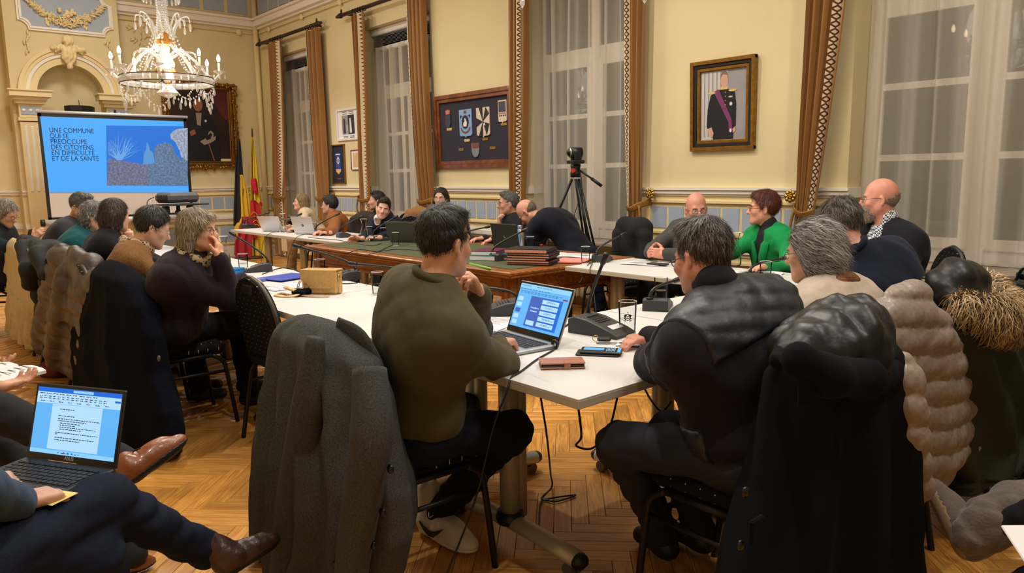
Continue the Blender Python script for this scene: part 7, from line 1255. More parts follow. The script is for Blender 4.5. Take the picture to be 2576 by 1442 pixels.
# small frames between the first two windows
t, w, h_ = framed('framed_photograph', 'white framed black-and-white photograph between the first two windows', -10.86, -10.15, 1.98, 2.47, YW, [(.035, .03, 'frame_white')], 'picture', .02); 
M('bw_dark', (52, 52, 54), .8, var=.5, vs=9); M('bw_mid', (150, 150, 150), .8, var=.4, vs=9)
P2('photo_print', 'bw_mid', t, [(-.20, -.15), (-.02, -.15), (-.02, .14), (-.20, .14)], (0, -.009, 0), UXW, UYW, UZW, .001); P2('photo_print', 'bw_dark', t, [(-.015, -.15), (.18, -.15), (.18, .14), (-.015, .14)], (0, -.009, 0), UXW, UYW, UZW, .001)
for k, (x0, y0) in enumerate(((-.13, -.13), (.06, -.13))): P2('figure_print', 'pt_white' if k else 'bw_dark', t, [(x0-.03, y0), (x0+.04, y0), (x0+.03, y0+.14), (x0+.02, y0+.22), (x0-.02, y0+.22), (x0-.02, y0+.12)], (0, -.011, 0), UXW, UYW, UZW, .001)
l = MB(); [l.box((-.1+.2*(k % 2), -.0105, .19-.03*(k//2) if k < 4 else -.18-.02*((k-4)//2)), (.14, .001, .008)) for k in range(8)]; l.build('caption_lines', 'ink', t)['kind'] = 'stuff'
t, w, h_ = framed('pennant_case', 'navy case with a blue club pennant, in a thin gold frame', -11.08, -10.66, 1.31, 1.93, YW, [(.022, .03, 'frame_gold')], 'pennant', 0, M('case_navy', (30, 36, 56), .7)); M('pennant_blue', (52, 76, 150), .6)
P2('pennant', 'pennant_blue', t, [(-.09, .18), (.07, .18), (.07, -.11), (-.01, -.16), (-.09, -.11)], (0, -.01, 0), UXW, UYW, UZW, .004); P2('pennant_tip', 'pt_gold', t, [(-.09, -.075), (.07, -.075), (.07, -.11), (-.01, -.16), (-.09, -.11)], (0, -.0145, 0), UXW, UYW, UZW, .001); P2('crest_print', 'pt_white', t, [(-.01+(.05 if k % 2 else .035)*math.cos(k*pi/8), .06+(.065 if k % 2 else .045)*math.sin(k*pi/8)) for k in range(16)], (0, -.0145, 0), UXW, UYW, UZW, .001); P2('crest_core', 'pennant_blue', t, oval(-.01, .06, .022, .03, 12), (0, -.0155, 0), UXW, UYW, UZW, .001); P2('name_plate', 'sh_copper', t, [(-.06, -.215), (.06, -.215), (.06, -.24), (-.06, -.24)], (0, -.01, 0), UXW, UYW, UZW, .003); P2('stripe_print', 'pt_white', t, [(-.085, .165), (.065, .165), (.065, .15), (-.085, .15)], (0, -.0145, 0), UXW, UYW, UZW, .001)
t, w, h_ = framed('framed_certificate', 'small brown framed certificate half behind the second curtain pair', -10.47, -10.02, 1.52, 1.83, YW, [(.014, .02, 'frame_wood')], 'picture'); P2('certificate', M('parchment', (214, 180, 146), .8, var=.1, vs=12), t, [(-.17, -.11), (.17, -.11), (.17, .11), (-.17, .11)], (0, -.009, 0), UXW, UYW, UZW, .001)
# oil portrait in a gilt frame on the left wall
XP = XL; y0, y1 = AX(408, 300, XP).y, AX(592, 300, XP).y; z0, z1 = 1.60, 3.10; t = thing('oil_painting', 'large dark oil portrait in an ornate gilt frame near the flags', 'painting', (XP, (y0+y1)/2, (z0+z1)/2)); t.rotation_euler = (0, .035, 0); w, h_ = (y1-y0)/2, (z1-z0)/2
for bw, dp, e in ((.06, .09, 0), (.05, .06, .06), (.025, .045, .11)):
    for s in (-1, 1): MB().box((dp/2, 0, s*(h_-e-bw/2)), (dp, 2*(w-e), bw), bev=.012).build('gilt_rail', 'frame_gold', t); MB().box((dp/2, s*(w-e-bw/2), 0), (dp, bw, 2*(h_-e)), bev=.012).build('gilt_rail', 'frame_gold', t)
orn = MB(); rg = random.Random(2)
for k in range(190):
    u = rg.uniform(-1, 1); sd = rg.choice((-1, 1)); c_ = (rg.uniform(.07, .10), u*w, sd*(h_-.03+rg.uniform(-.03, .03))) if rg.random() < .45 else (rg.uniform(.07, .10), sd*(w-.03+rg.uniform(-.03, .03)), u*h_); orn.sphere(c_, (.016, rg.uniform(.02, .045), rg.uniform(.015, .04)), 6, rotm(rx=rg.uniform(0, 3)))
orn.build('gilt_ornament', 'frame_gold', t, smooth=True)['kind'] = 'stuff'
M('oil_ground', (44, 30, 30), .35, var=.35, vs=2.2); M('oil_red', (84, 34, 38), .4, var=.25, vs=3); M('oil_coat', (22, 22, 32), .4, var=.2, vs=6); M('oil_skin', (150, 98, 74), .5); M('oil_white', (150, 140, 126), .5); M('oil_hair', (36, 26, 22), .5); MB().box((.01, 0, 0), (.02, 2*(w-.13), 2*(h_-.13))).build('canvas', 'oil_ground', t)
def oil(nm, mat, poly, z): P2(nm, mat, t, [(x*w, y*h_) for x, y in poly], (.02, 0, 0), (0, 1, 0), (0, 0, 1), (1, 0, 0), .001, z)
oil('drapery_paint', 'oil_red', [(-.1, .86), (.78, .86), (.80, .1), (.55, .30), (.3, .75), (-.05, .6)], .001); oil('coat_paint', 'oil_coat', [(-.52, -.3), (-.42, .10), (-.18, .26), (.12, .28), (.38, .12), (.55, -.25), (.50, -.86), (-.50, -.86)], .002); oil('face_paint', 'oil_skin', oval(-.05, .50, .13, .17), .003); oil('hair_paint', 'oil_hair', [(-.19, .52), (-.17, .66), (-.03, .70), (.08, .66), (.11, .50), (.07, .60), (-.1, .62)], .004); oil('shirt_paint', 'oil_white', [(-.12, .30), (.04, .30), (.0, .0), (-.10, .02)], .003); oil('hand_paint', 'oil_skin', [(-.32, -.14), (-.18, -.08), (-.14, -.18), (-.28, -.24)], .003); oil('hat_paint', 'oil_white', [(-.05, -.36), (.08, -.30), (.18, -.22), (.20, -.14), (.27, -.10), (.34, -.16), (.33, -.26), (.40, -.22), (.38, -.32), (.22, -.40), (.06, -.44)], .003); oil('hat_paint', 'oil_coat', [(.10, -.27), (.20, -.20), (.26, -.15), (.30, -.20), (.24, -.30), (.14, -.33)], .0035); oil('sabre_paint', 'oil_skin', [(.18, -.42), (.205, -.42), (.33, -.80), (.31, -.81)], .003); oil('medal_paint', 'pt_white', oval(.14, .12, .03, .03, 8), .003)
# projection screen
XS = -12.45; ya, yb = AX(106, 400, XS).y, AX(476, 400, XS).y; zt_, zb_ = AX(100, 284, XS).z, AX(118, 556, XS).z; t = thing('projection_screen', 'tripod projection screen showing a blue French slide', 'screen', (XS, (ya+yb)/2, 0)); cy = (ya+yb)/2; W2 = (yb-ya)/2
EM('slide_blue', (70, 168, 252), .92); EM('slide_ink', (20, 48, 104), .35); EM('photo_sky', (24, 122, 232), .75); EM('photo_ground', (132, 138, 176), .55); EM('photo_leaf', (112, 142, 182), .6); EM('photo_twig', (118, 176, 244), .75); EM('photo_tower', (96, 160, 226), .75); EM('photo_leaf2', (168, 180, 206), .7); M('screen_fabric', (214, 208, 204), .8)
for mn in ('photo_ground', 'photo_leaf', 'photo_leaf2'):
    n, L, b = nodes_of(MATS[mn]); v = n.new('ShaderNodeTexNoise'); v.inputs['Scale'].default_value = 34; v.inputs['Detail'].default_value = 6; tc = n.new('ShaderNodeTexCoord'); L(tc.outputs['Object'], v.inputs['Vector']); hs_ = n.new('ShaderNodeHueSaturation'); mr = n.new('ShaderNodeMapRange'); mr.inputs[1].default_value = .35; mr.inputs[2].default_value = .65; mr.inputs[3].default_value = .6; mr.inputs[4].default_value = 1.35; L(v.outputs['Fac'], mr.inputs[0]); L(mr.outputs[0], hs_.inputs['Value']); hs_.inputs['Color'].default_value = b.inputs['Emission Color'].default_value; L(hs_.outputs[0], b.inputs['Emission Color'])
MB().box((-.01, 0, (zt_+zb_)/2), (.006, 2*W2, zt_-zb_)).build('screen_sheet', 'screen_fabric', t)
for s in (-1, 1): MB().box((-.005, s*(W2-.02), (zt_+zb_)/2), (.007, .045, zt_-zb_)).build('black_border', 'black_plastic', t)
MB().box((-.005, 0, zt_-.02), (.007, 2*W2, .05)).build('black_border', 'black_plastic', t); MB().box((-.005, 0, zb_+.02), (.007, 2*W2, .05)).build('black_border', 'black_plastic', t); MB().tube([(0, -W2-.02, zt_+.02), (0, W2+.02, zt_+.02)], .022, 10).build('top_bar', 'laptop_white', t, smooth=True); MB().tube([(0, -W2-.06, zb_-.03), (0, W2+.06, zb_-.03)], .045, 12).build('casing', 'laptop_white', t, smooth=True); MB().tube([(0, -W2-.10, zb_-.03), (0, -W2-.05, zb_-.03)], .05, 12).build('casing_cap', 'black_plastic', t, smooth=True)
MB().tube([(-.05, 0, .5), (-.05, 0, zt_+.06)], .016, 10).box((-.04, 0, zt_+.06), (.05, .02, .06)).build('stand_pole', 'black_plastic', t)
for k in range(3): a_ = k*2*pi/3+.5; MB().tube([(-.05, 0, .55), (-.05+.45*math.cos(a_), .45*math.sin(a_), .01)], .014, 8).build('stand_leg', 'black_plastic', t)
def sp(px_, py_): p = AX(px_, py_, XS); return (p.y-cy, p.z)
def lit(nm, mat, pts, z): P2(nm, mat, t, pts, (.0, 0, 0), (0, 1, 0), (0, 0, 1), (1, 0, 0), .0006, z)
lit('projected_slide', 'slide_blue', [sp(100, 284)[0:1]+(zt_-.05,), (W2-.045, zt_-.05), (W2-.045, sp(474, 484)[1]), (-W2+.045, sp(113, 484)[1])], .0)
q0, q1, q2, q3 = sp(269, 467), sp(473, 468), sp(473, 318), sp(267, 316); lit('projected_photo', 'photo_sky', [q0, (W2-.05, q1[1]), (W2-.05, q2[1]), q3], .001)
lit('photo_ground_shape', 'photo_ground', [q0, sp(372, 467), sp(372, 413), sp(345, 411), sp(300, 403), sp(272, 398)], .002)
rg = random.Random(4); lit('photo_bush', 'photo_leaf', [sp(370, 467), sp(472, 467), sp(472, 405)]+[sp(472-4*k, 400+3*math.sin(k*2)-(0 if k < 5 else 0)) for k in range(1, 5)]+[sp(440, 385), sp(436, 370), sp(428, 362), sp(415, 358), sp(405, 362), sp(395, 364), sp(389, 372), sp(388, 392), sp(391, 410), sp(372, 413)], .0025); lit('photo_foliage', 'photo_leaf2', [sp(472, 405), sp(472, 322), sp(447, 324), sp(436, 330), sp(428, 338), sp(430, 350), sp(440, 356), sp(446, 368), sp(452, 380), sp(455, 395)], .0026); lit('photo_tower_shape', 'photo_tower', [sp(360, 414), sp(390, 414), sp(387, 395), sp(384, 383), sp(377, 378), sp(373, 362), sp(369, 358), sp(367, 378), sp(362, 384)], .0023)
tw = MB()
for k in range(46):
    x, y = 300+rg.uniform(-6, 6), 403; px0, py0 = x, y; a_ = rg.uniform(-1.15, 1.15); P = []
    for q in range(6): P.append((.003, *sp(px0, py0))); px0 += math.sin(a_)*rg.uniform(6, 14); py0 -= math.cos(a_)*rg.uniform(8, 16); a_ += rg.uniform(-.25, .25); px0 = max(px0, 272); py0 = max(py0, 322)
    tw.tube(P, [.006, .005, .004, .003, .002, .001], 3)
tw.build('photo_branches', 'photo_twig', t)['kind'] = 'stuff'
for k, ln in enumerate(('UNE COMMUNE', 'QUI SE', 'PRÉOCCUPE', 'DES CITOYENS', 'EN DIFFICULTÉ', 'ET DE LA SANTÉ')):
    q = sp(124+k*1.4, 333+k*14.3); q9 = sp((235, 172, 218, 234, 237, 248)[k], 333+k*14.3); text_mesh('slide_text', ln, .098, 'slide_ink', t, (.002, q[0], q[1]), (0, 1, 0), (0, 0, 1), bold=0, width=q9[0]-q[0])
# urn in the niche
uc = AX(200, 275, XL+.16); t = thing('urn', 'black metal urn standing in the arched niche', 'urn', (XL+.17, uc.y, 0)); MB().lathe([(0, uc.z+.04), (.21, uc.z+.05), (.24, uc.z+.04), (.235, uc.z-.04), (.17, uc.z-.06), (.14, uc.z-.12), (.10, uc.z-.16), (.05, uc.z-.18), (.05, uc.z-.9), (.12, uc.z-1.0), (.12, 0), (0, 0)], (0, 0, 0), 8).build('urn_body', 'frame_black', t); MB().tube([(0, 0, uc.z+.04), (0, 0, uc.z+.14)], .006, 6).build('spike', 'frame_black', t)
t.scale = (.7, .9, 1)
# flags
M('flag_black', (26, 26, 32), .75); M('flag_yellow', (216, 176, 40), .75); M('flag_red', (168, 28, 48), .75); M('flag_gold', (222, 190, 52), .75); M('flag_rooster', (190, 30, 40), .75); M('pole_wood', (70, 44, 28), .5)
def strip(root, rows, mat, nm, xp, fold=4, amp=.018, seed=0, thick=.012):
    rg = random.Random(seed); ph = rg.uniform(0, 6); R_ = []; o = parent_origin(root); pr = [(AX(l, py, xp), AX(r, py, xp)) for py, l, r in rows]; n = 26
    for k in range(40):
        u = k/39*(len(pr)-1); i = min(int(u), len(pr)-2); f = u-i; a = pr[i][0].lerp(pr[i+1][0], f); b = pr[i][1].lerp(pr[i+1][1], f); F_ = []; B_ = []
        for j in range(n+1): s = j/n; p = a.lerp(b, s); d = amp*math.sin(s*fold*pi+ph+.5*math.sin(k*.15)); F_.append(Vector((p.x+d+thick, p.y, p.z))-o); B_.append(Vector((p.x+d-thick, p.y, p.z))-o)
        R_.append(F_+B_[::-1])
    MB().rings(R_).build(nm, mat, root, smooth=True)
XF = -13.05; p0 = AX(618, 655, XF); t = thing('flag', 'black, yellow and red tricolour flag hanging on a pole', 'flag', (XF, AX(603, 500, XF).y, 0), 0, 'flags on poles'); pb = AX(600, 348, XF); o = parent_origin(t)
MB().tube([(0, AX(606, 655, XF).y-o.y, .02), (0, pb.y-o.y, pb.z+.08)], .016, 8).sphere((0, pb.y-o.y, pb.z+.1), (.02, .02, .04), 8).build('flag_pole', 'pole_wood', t); MB().lathe([(0, 0), (.16, 0), (.15, .03), (.04, .05), (0, .05)], (0, AX(606, 655, XF).y-o.y, 0), 16).build('pole_base', 'pole_wood', t, smooth=True)
strip(t, [(350, 597, 603), (420, 591, 609), (470, 590, 612), (520, 588, 609), (568, 587, 609)], 'flag_black', 'black_band', XF, 4, .018, 1); strip(t, [(440, 604, 611), (480, 604, 624), (520, 606, 628), (550, 607, 632), (570, 590, 630), (600, 590, 612)], 'flag_yellow', 'yellow_band', XF+.02, 4, .018, 2); strip(t, [(545, 608, 634), (570, 606, 634), (610, 590, 632), (640, 589, 632), (652, 598, 630)], 'flag_red', 'red_band', XF+.045, 4, .018, 3)
t = thing('flag', 'yellow flag with a red rooster hanging on a pole by the corner', 'flag', (XF, AX(645, 500, XF).y, 0), 0, 'flags on poles'); o = parent_origin(t); pb = AX(635, 340, XF); MB().tube([(0, AX(640, 650, XF).y-o.y, .02), (0, pb.y-o.y, pb.z+.06)], .016, 8).sphere((0, pb.y-o.y, pb.z+.08), (.015, .015, .04), 8).build('flag_pole', 'pole_wood', t); MB().lathe([(0, 0), (.16, 0), (.15, .03), (.04, .05), (0, .05)], (0, AX(640, 650, XF).y-o.y, 0), 16).build('pole_base', 'pole_wood', t, smooth=True)
strip(t, [(345, 632, 638), (420, 630, 648), (500, 630, 657), (560, 630, 664), (610, 631, 668), (658, 634, 672)], 'flag_gold', 'yellow_cloth', XF, 5, .018, 4)
strip(t, [(449, 633, 645), (462, 632, 648), (480, 634, 649), (489, 645, 650)], 'flag_rooster', 'rooster_head', XF+.06, 2, .02, 5, .004); strip(t, [(504, 632, 640), (514, 631, 652), (540, 631, 656), (572, 631, 658), (582, 634, 650), (600, 640, 646)], 'flag_rooster', 'rooster_body', XF+.06, 3, .02, 6, .004); strip(t, [(509, 652, 660), (514, 653, 661), (518, 656, 660)], 'flag_rooster', 'rooster_feather', XF+.06, 1, .01, 7, .004)
o = parent_origin(t)
for k in range(4): P = [AX(632+2*k+q*4.2, 540+k*10-8*math.sin(q*.8)+q*1.0, XF+.09)-o for q in range(6)]; MB().tube(P, .006, 5).build('rooster_line', 'flag_gold', t)
# projector on a stand
pc = AD(446, 497, 7.35); t = thing('projector', 'grey video projector on a stand in front of the screen', 'projector', (pc.x, pc.y, pc.z-.055), math.radians(195-90)); M('proj_grey', (86, 88, 98), .5); MB().box((0, 0, .055), (.34, .26, .10), bev=.03).build('projector_body', 'proj_grey', t); MB().lathe([(0, .01), (.04, .01), (.042, -.01), (.0, -.01)], (.08, .132, .055), 16, rotm(rx=pi/2)).build('lens', 'screen_bezel', t, smooth=True); gr = MB(); [gr.box((-.171, -.1+.03*k, .055), (.004, .012, .06)) for k in range(6)]; gr.build('vent_grille', 'black_plastic', t)['kind'] = 'stuff'; MB().box((.175, .0, .06), (.01, .14, .05), bev=.004).build('light_port', 'ui_indigo', t)
t = thing('projector_stand', 'black tripod stand carrying the projector', 'stand', (pc.x, pc.y, 0), math.radians(195-90)); zp = pc.z-.06; MB().box((0, 0, zp-.01), (.48, .32, .014), bev=.004).build('tray', 'black_plastic', t); MB().tube([(0, 0, .3), (0, 0, zp-.02)], .018, 10).build('pole', 'black_plastic', t, smooth=True); MB().sphere((0, 0, zp-.09), .035, 10).build('swivel', 'black_plastic', t); [MB().box((q*.13, 0, zp-.06), (.06, .06, .08), bev=.01).build('clamp', 'black_plastic', t) for q in (-1, 1)]
for k in range(3): a_ = k*2*pi/3; MB().tube([(0, 0, .55), (.42*math.cos(a_), .42*math.sin(a_), .01)], .012, 8).build('leg', 'black_plastic', t)
cable_pts = [Vector((pc.x, pc.y, pc.z-.02))+v for v in (Vector((-.05, -.2, .03)), Vector((0, -.28, -.02)), Vector((.05, -.29, -.2)), Vector((.05, -.2, -.6)), Vector((.0, -.1, -pc.z+.03)))]; cable('thin cable hanging from the projector', cable_pts, .004)
# video camera on tripod
tc_ = AY(1448, 400, 5.42); tx, ty, tz = tc_.x, tc_.y, tc_.z; t = thing('tripod', 'black video tripod with red knobs before the third window', 'tripod', (tx, ty, 0)); zh = AY(1448, 428, 5.42).z
M('red_knob', (176, 40, 52), .4); MB().lathe([(0, zh-.07), (.05, zh-.07), (.055, zh-.03), (.04, zh), (.05, zh+.03), (.05, zh+.06), (0, zh+.06)], (0, 0, 0), 16).build('fluid_head', 'black_plastic', t, smooth=True); MB().cyl((.03, -.05, zh-.005), (.045, -.085, zh-.005), .024, .022, 14).build('tension_knob', 'red_knob', t); MB().tube([(.05, 0, zh), (.18, .09, zh-.11)], .009, 8).tube([(.15, .07, zh-.085), (.24, .12, zh-.16)], .016, 10).build('pan_handle', 'black_plastic', t, smooth=True)
for k, (dx, dy) in enumerate(((-.52, -.36), (.50, -.05), (.0, .30))):
    a_ = Vector((dx*.06, dy*.06, zh-.09)); m_ = a_.lerp(Vector((dx, dy, .0)), .50); e = Vector((dx, dy, .01)); sd = Vector((-dy, dx, 0)).normalized()*.022
    MB().tube([a_+sd, m_+sd], .011, 8).tube([a_-sd, m_-sd], .011, 8).build('upper_leg', 'black_plastic', t, smooth=True); MB().tube([m_-(m_-a_)*.1, e], .013, 8).build('lower_leg', 'black_plastic', t, smooth=True); MB().box(m_, (.07, .045, .05), bev=.008).build('leg_clamp', 'red_knob' if k == 0 else 'black_plastic', t)
t = thing('video_camera', 'black robotic video camera with a round lens on the tripod', 'camera', (tx, ty, zh+.062)); fdir = Vector((-.45, -.9, 0)).normalized(); R_ = Matrix.Rotation(math.atan2(-fdir.x, fdir.y), 3, 'Z'); Lc = lambda x, y, z: R_ @ Vector((x, y, z))
MB().box(Lc(0, 0, .018), (.21, .12, .035), R_, bev=.008).build('base_plate', 'black_plastic', t); MB().box(Lc(.045, -.01, .09), (.035, .09, .12), R_, bev=.015).box(Lc(-.045, -.01, .075), (.025, .08, .09), R_, bev=.012).build('yoke', 'black_plastic', t); MB().tube([Lc(0, -.06, .11), Lc(0, .05, .11)], .052, 18).build('camera_barrel', 'black_plastic', t, smooth=True); MB().tube([Lc(0, .05, .11), Lc(0, .066, .11)], .05, 18).build('lens_ring', 'steel', t, smooth=True); MB().sphere(Lc(0, .056, .11), (.038, .038, .038), 14).build('lens', 'screen_bezel', t, smooth=True)
cable('cable hanging from the video camera', [Vector((tx+.05, ty, zh+.03)), Vector((tx+.1, ty-.02, zh-.2)), Vector((tx+.02, ty-.08, zh-.6)), Vector((tx-.02, ty-.1, .02))], .004)
# ------------------------------------------------------------------ chandeliers
def crystal_rod():
    m = M('crystal_rod', (230, 230, 230), .1); n, L, b = nodes_of(m); tr = n.new('ShaderNodeBsdfTransparent'); gl = n.new('ShaderNodeBsdfGlossy'); gl.inputs['Roughness'].default_value = .08; df = n.new('ShaderNodeBsdfDiffuse'); df.inputs[0].default_value = (.85, .84, .82, 1); a = n.new('ShaderNodeMixShader'); a.inputs[0].default_value = .5; L(gl.outputs[0], a.inputs[1]); L(df.outputs[0], a.inputs[2]); f = n.new('ShaderNodeLayerWeight'); f.inputs[0].default_value = .35; mr = n.new('ShaderNodeMapRange'); mr.inputs[3].default_value = .38; mr.inputs[4].default_value = 1.0; L(f.outputs['Facing'], mr.inputs[0]); mx = n.new('ShaderNodeMixShader'); L(mr.outputs[0], mx.inputs[0]); L(tr.outputs[0], mx.inputs[1]); L(a.outputs[0], mx.inputs[2]); L(mx.outputs[0], n['Material Output'].inputs[0])
M('bulb', (255, 214, 150), .3, emit=26, ecol=(255, 222, 170)); M('candle', (232, 222, 206), .5); M('amber_glass', (190, 130, 50), .2, metal=.5); M('bronze', (88, 70, 48), .4, metal=.8); crystal_rod()
def bead_mesh(r=.012, l=.016): return MB().lathe([(0, -l), (r*.8, -l*.5), (r, 0), (r*.8, l*.5), (0, l)], (0, 0, 0), 6).mesh('bead')
def chandelier(label, c):
    t = thing('chandelier', label, 'chandelier', c, 0, 'crystal chandeliers'); rg = random.Random(1); Rr = .50
    drop = MB().lathe([(0, 0), (.004, -.004), (.003, -.012), (.009, -.03), (.016, -.075), (.013, -.10), (0, -.118)], (0, 0, 0), 6).mesh('pendant'); drop.materials.append(MATS['crystal_rod'])
    def pend(p, s=1.0): o = bpy.data.objects.new('pendant', drop); COL.objects.link(o); o.parent = t; o.location = p; o.scale = (s, s, s)
    def beads(P, nm='bead_strand', r=.011):
        m = MB(); pts = [Vector(p) for p in P]; tot = 0; last = pts[0]
        for p in pts:
            if (p-last).length > r*2.3 or p is pts[0]: m.lathe([(0, -r*1.1), (r*.85, -r*.4), (r*.85, r*.4), (0, r*1.1)], p, 6); last = p
        m.build(nm, 'crystal_rod', t)['kind'] = 'stuff'
    m = MB(); n_ = 40                                           # crystal ring
    for k in range(n_): a = 2*pi*k/n_; a2 = 2*pi*(k+.92)/n_; m.add([(Rr*math.cos(q)*s, Rr*math.sin(q)*s, z) for q in (a, a2) for s, z in ((1, 0), (1.03, .035), (1, .07), (.97, .035))], [(0, 1, 5, 4), (1, 2, 6, 5), (2, 3, 7, 6), (3, 0, 4, 7), (0, 3, 2, 1), (4, 5, 6, 7)])
    m.build('crystal_ring', 'crystal_rod', t); MB().tube([(Rr*math.cos(a), Rr*math.sin(a), .075) for a in (2*pi*k/40 for k in range(40))], .006, 6, closed=True).tube([(Rr*math.cos(a), Rr*math.sin(a), -.004) for a in (2*pi*k/40 for k in range(40))], .006, 6, closed=True).build('ring_band', 'bronze', t)
    for k in range(8):
        a = 2*pi*k/8+.35; d = Vector((math.cos(a), math.sin(a), 0)); e = d*(Rr+.07)
        MB().tube(curve_pts([d*.08+UP*.30, d*.2+UP*.36, d*.36+UP*.22, d*(Rr-.02)+UP*.05, e+UP*.12], 6), .014, 8).build('arm', 'crystal_rod', t, smooth=True)
        MB().lathe([(.012, .12), (.03, .13), (.062, .155), (.066, .16), (.03, .14), (.012, .14)], e, 12).build('drip_pan', 'crystal_rod', t, smooth=True); MB().cyl(e+UP*.14, e+UP*.26, .013, n=10).build('candle_tube', 'candle', t, smooth=True); MB().lathe([(.012, .255), (.0135, .265), (.012, .275)], e, 10).build('socket', 'bronze', t)
        MB().lathe([(0, .262), (.012, .268), (.021, .30), (.017, .325), (.006, .35), (0, .356)], e, 12).build('bulb', 'bulb', t, smooth=True)
        for q in range(4): pend(e+Vector((.06*math.cos(q*1.57+a), .06*math.sin(q*1.57+a), .135)), .55)
        a2 = a+2*pi/8; d2 = Vector((math.cos(a2), math.sin(a2), 0)); P = [d*(Rr)*(1-u)+d2*Rr*u-UP*(.01+.20*math.sin(pi*u)**1.0*(1 if k % 2 else .55)) for u in (i/22 for i in range(23))]; beads(P)
        for u in (.0, .2, .35, .5, .65, .8): i = int(u*22); pend(P[i]-UP*.008, .9 if u in (0, .5) else .7)
        beads([d*.10+UP*.62-(d*.10+UP*.62-(d*(Rr-.05)+UP*.10))*u-UP*.16*math.sin(pi*u) for u in (i/24 for i in range(25))])
        # upper plumes with drops
        P = curve_pts([d*.10+UP*.50, d*.13+UP*.62, d*.20+UP*.74, d*.27+UP*.76, d*.29+UP*.70], 5); MB().tube(P, [.012]*10+[.008]*11, 6).build('plume', 'crystal_rod', t, smooth=True); pend(P[-1], .9); pend(P[12]-UP*.01, .8)
        MB().tube(curve_pts([d*.10+UP*.46, d*.16+UP*.38, d*.30+UP*.36, d*.33+UP*.31], 5), .011, 6).build('scroll', 'crystal_rod', t, smooth=True); pend(d*.33+UP*.30, .8)
    MB().lathe([(0, .42), (.10, .44), (.115, .47), (.09, .50), (.05, .56), (.02, .60), (0, .60)], (0, 0, 0), 8).build('crown_cap', 'amber_glass', t); MB().lathe([(0, .0), (.03, .02), (.06, .1), (.03, .16), (.05, .24), (.09, .30), (.05, .36), (.06, .42), (0, .44)], (0, 0, 0), 14).build('stem', 'crystal_rod', t, smooth=True)
    MB().lathe([(0, -.16), (.10, -.12), (.13, -.10), (.03, .0), (0, .0)], (0, 0, 0), 8).build('bottom_bell', 'crystal_rod', t); MB().sphere((0, 0, .0), (.03, .03, .06), 8).build('stem_knob', 'amber_glass', t, smooth=True)
    for s in (-1, 1): MB().sphere((.09*s, -.10*s, .14), (.055, .055, .05), 10).build('amber_cup', 'amber_glass', t, smooth=True)
    for k in range(22): a = 2*pi*k/22; beads([Vector((.045*math.cos(a), .045*math.sin(a), .58)).lerp(Vector((.05*math.cos(a), .05*math.sin(a), 1.12)), u)+Vector((.035*math.cos(a), .035*math.sin(a), 0))*(1-u)**3 for u in (i/20 for i in range(21))], r=.010)
    MB().lathe([(.02, 1.10), (.17, 1.12), (.2, 1.15), (.17, 1.17), (.02, 1.16)], (0, 0, 0), 20).build('top_canopy', 'crystal_rod', t, smooth=True)
    for k in range(20): a = 2*pi*k/20; p = Vector((.19*math.cos(a), .19*math.sin(a), 1.13)); beads([p-UP*(.02*i) for i in range(6)]); pend(p-UP*.12, .9)
    for k in range(40): p = Vector((0, 0, 1.15))+Vector((rg.gauss(0, 1), rg.gauss(0, 1), 0)).normalized()*rg.uniform(.05, .2)+UP*rg.uniform(.0, .1); MB().sphere(p, .014, 6).build('crystal_ball', 'crystal_rod', t, smooth=True)
    MB().tube([(0, 0, 1.1), (0, 0, ZC-c[2])], .012, 8).build('hanging_rod', 'bronze', t); MB().lathe([(0, ZC-c[2]), (.1, ZC-c[2]), (.08, ZC-c[2]-.05), (0, ZC-c[2]-.06)], (0, 0, 0), 16).build('ceiling_rose', 'bronze', t, smooth=True)
    pend(Vector((0, 0, -.14)), 1.2); beads([Vector((0, 0, -.15-.02*i)) for i in range(7)])
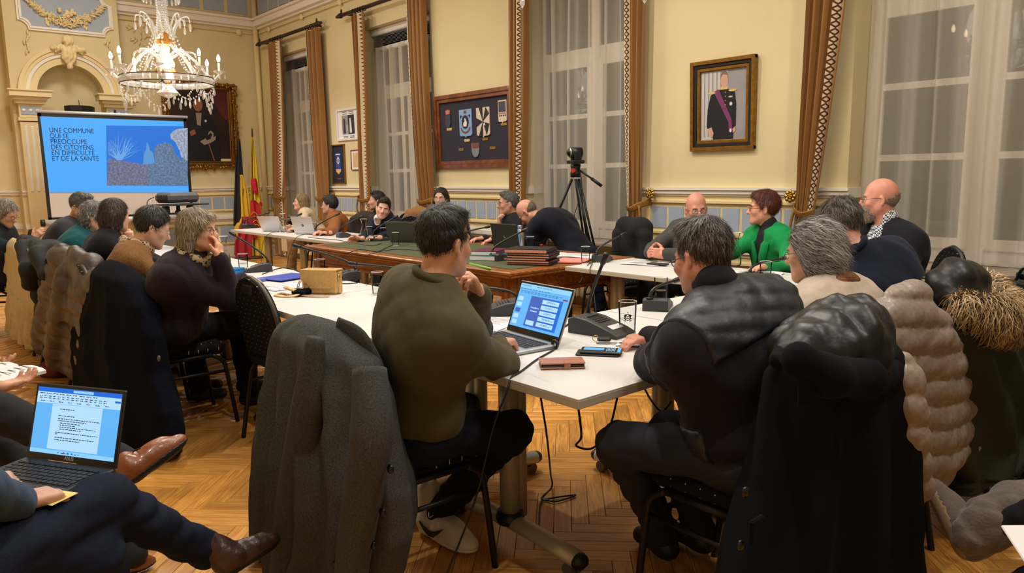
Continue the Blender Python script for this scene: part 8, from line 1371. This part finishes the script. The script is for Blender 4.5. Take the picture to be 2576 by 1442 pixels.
    return t
cc_ = AD(421, 206, 8.6); chandelier('lit crystal chandelier with candle bulbs at the upper left', (cc_.x, cc_.y, cc_.z-.03)); lamp_light('POINT', 'chandelier_glow', (cc_.x, cc_.y, cc_.z+.30), 48, WARM, .45)
c2 = (-2.66, 2.8, 2.62); chandelier('second crystal chandelier, only its lowest drops visible at the top edge', c2); lamp_light('POINT', 'chandelier_glow', (c2[0], c2[1], c2[2]+.30), 48, WARM, .45)
# cylinder spotlight
M('spot_metal', (150, 140, 134), .3, metal=.8); M('spot_disc', (255, 250, 235), .4, emit=30)
for k, (x, y) in enumerate(SPOTS):
    z = 3.95 if k == 0 else ZC-.33; t = thing('pendant_spotlight', 'brushed metal cylinder spotlight at the top left' if k == 0 else 'brushed metal cylinder spotlight on the ceiling above '+('the projection screen', 'the young man', 'the person in teal', 'the antique table', 'the woman in plum', 'the green cloth table', 'the photographer')[k-1], 'lamp', (x, y, z), 0, 'cylinder spotlights')
    MB().lathe([(.085, 0), (.098, .0), (.115, .08), (.115, .15), (.09, .22), (0, .24), (0, .235), (.085, .215), (.105, .15), (.1, .08)], (0, 0, 0), 20).build('lamp_can', 'spot_metal', t, smooth=True); MB().lathe([(0, .012), (.088, .012)], (0, 0, 0), 20).build('lamp_lens', 'spot_disc', t); MB().tube([(0, 0, .22), (0, 0, ZC-z)], .012, 8).build('rod', 'spot_metal', t)
M('fill_glow', (255, 244, 225), .5, emit=6)
for k, x in enumerate((-11.2, -7.3, -3.4, .5)): t = thing('fill_disc', 'round flat ceiling luminaire over '+('the flags', 'the far table', 'the gold handbag', 'the right doorway end')[k], 'lamp', (x, 2.6, ZC-.045), 0, 'flat ceiling luminaires'); MB().lathe([(0, .0), (.45, .0), (.48, .02), (.48, .045), (0, .045)], (0, 0, 0), 28).build('fill_body', 'frame_white', t, smooth=False); MB().lathe([(0, -.004), (.44, -.004)], (0, 0, 0), 28).build('diffuser', 'fill_glow', t)  # glowing discs added out of view as bodies for the fill lights
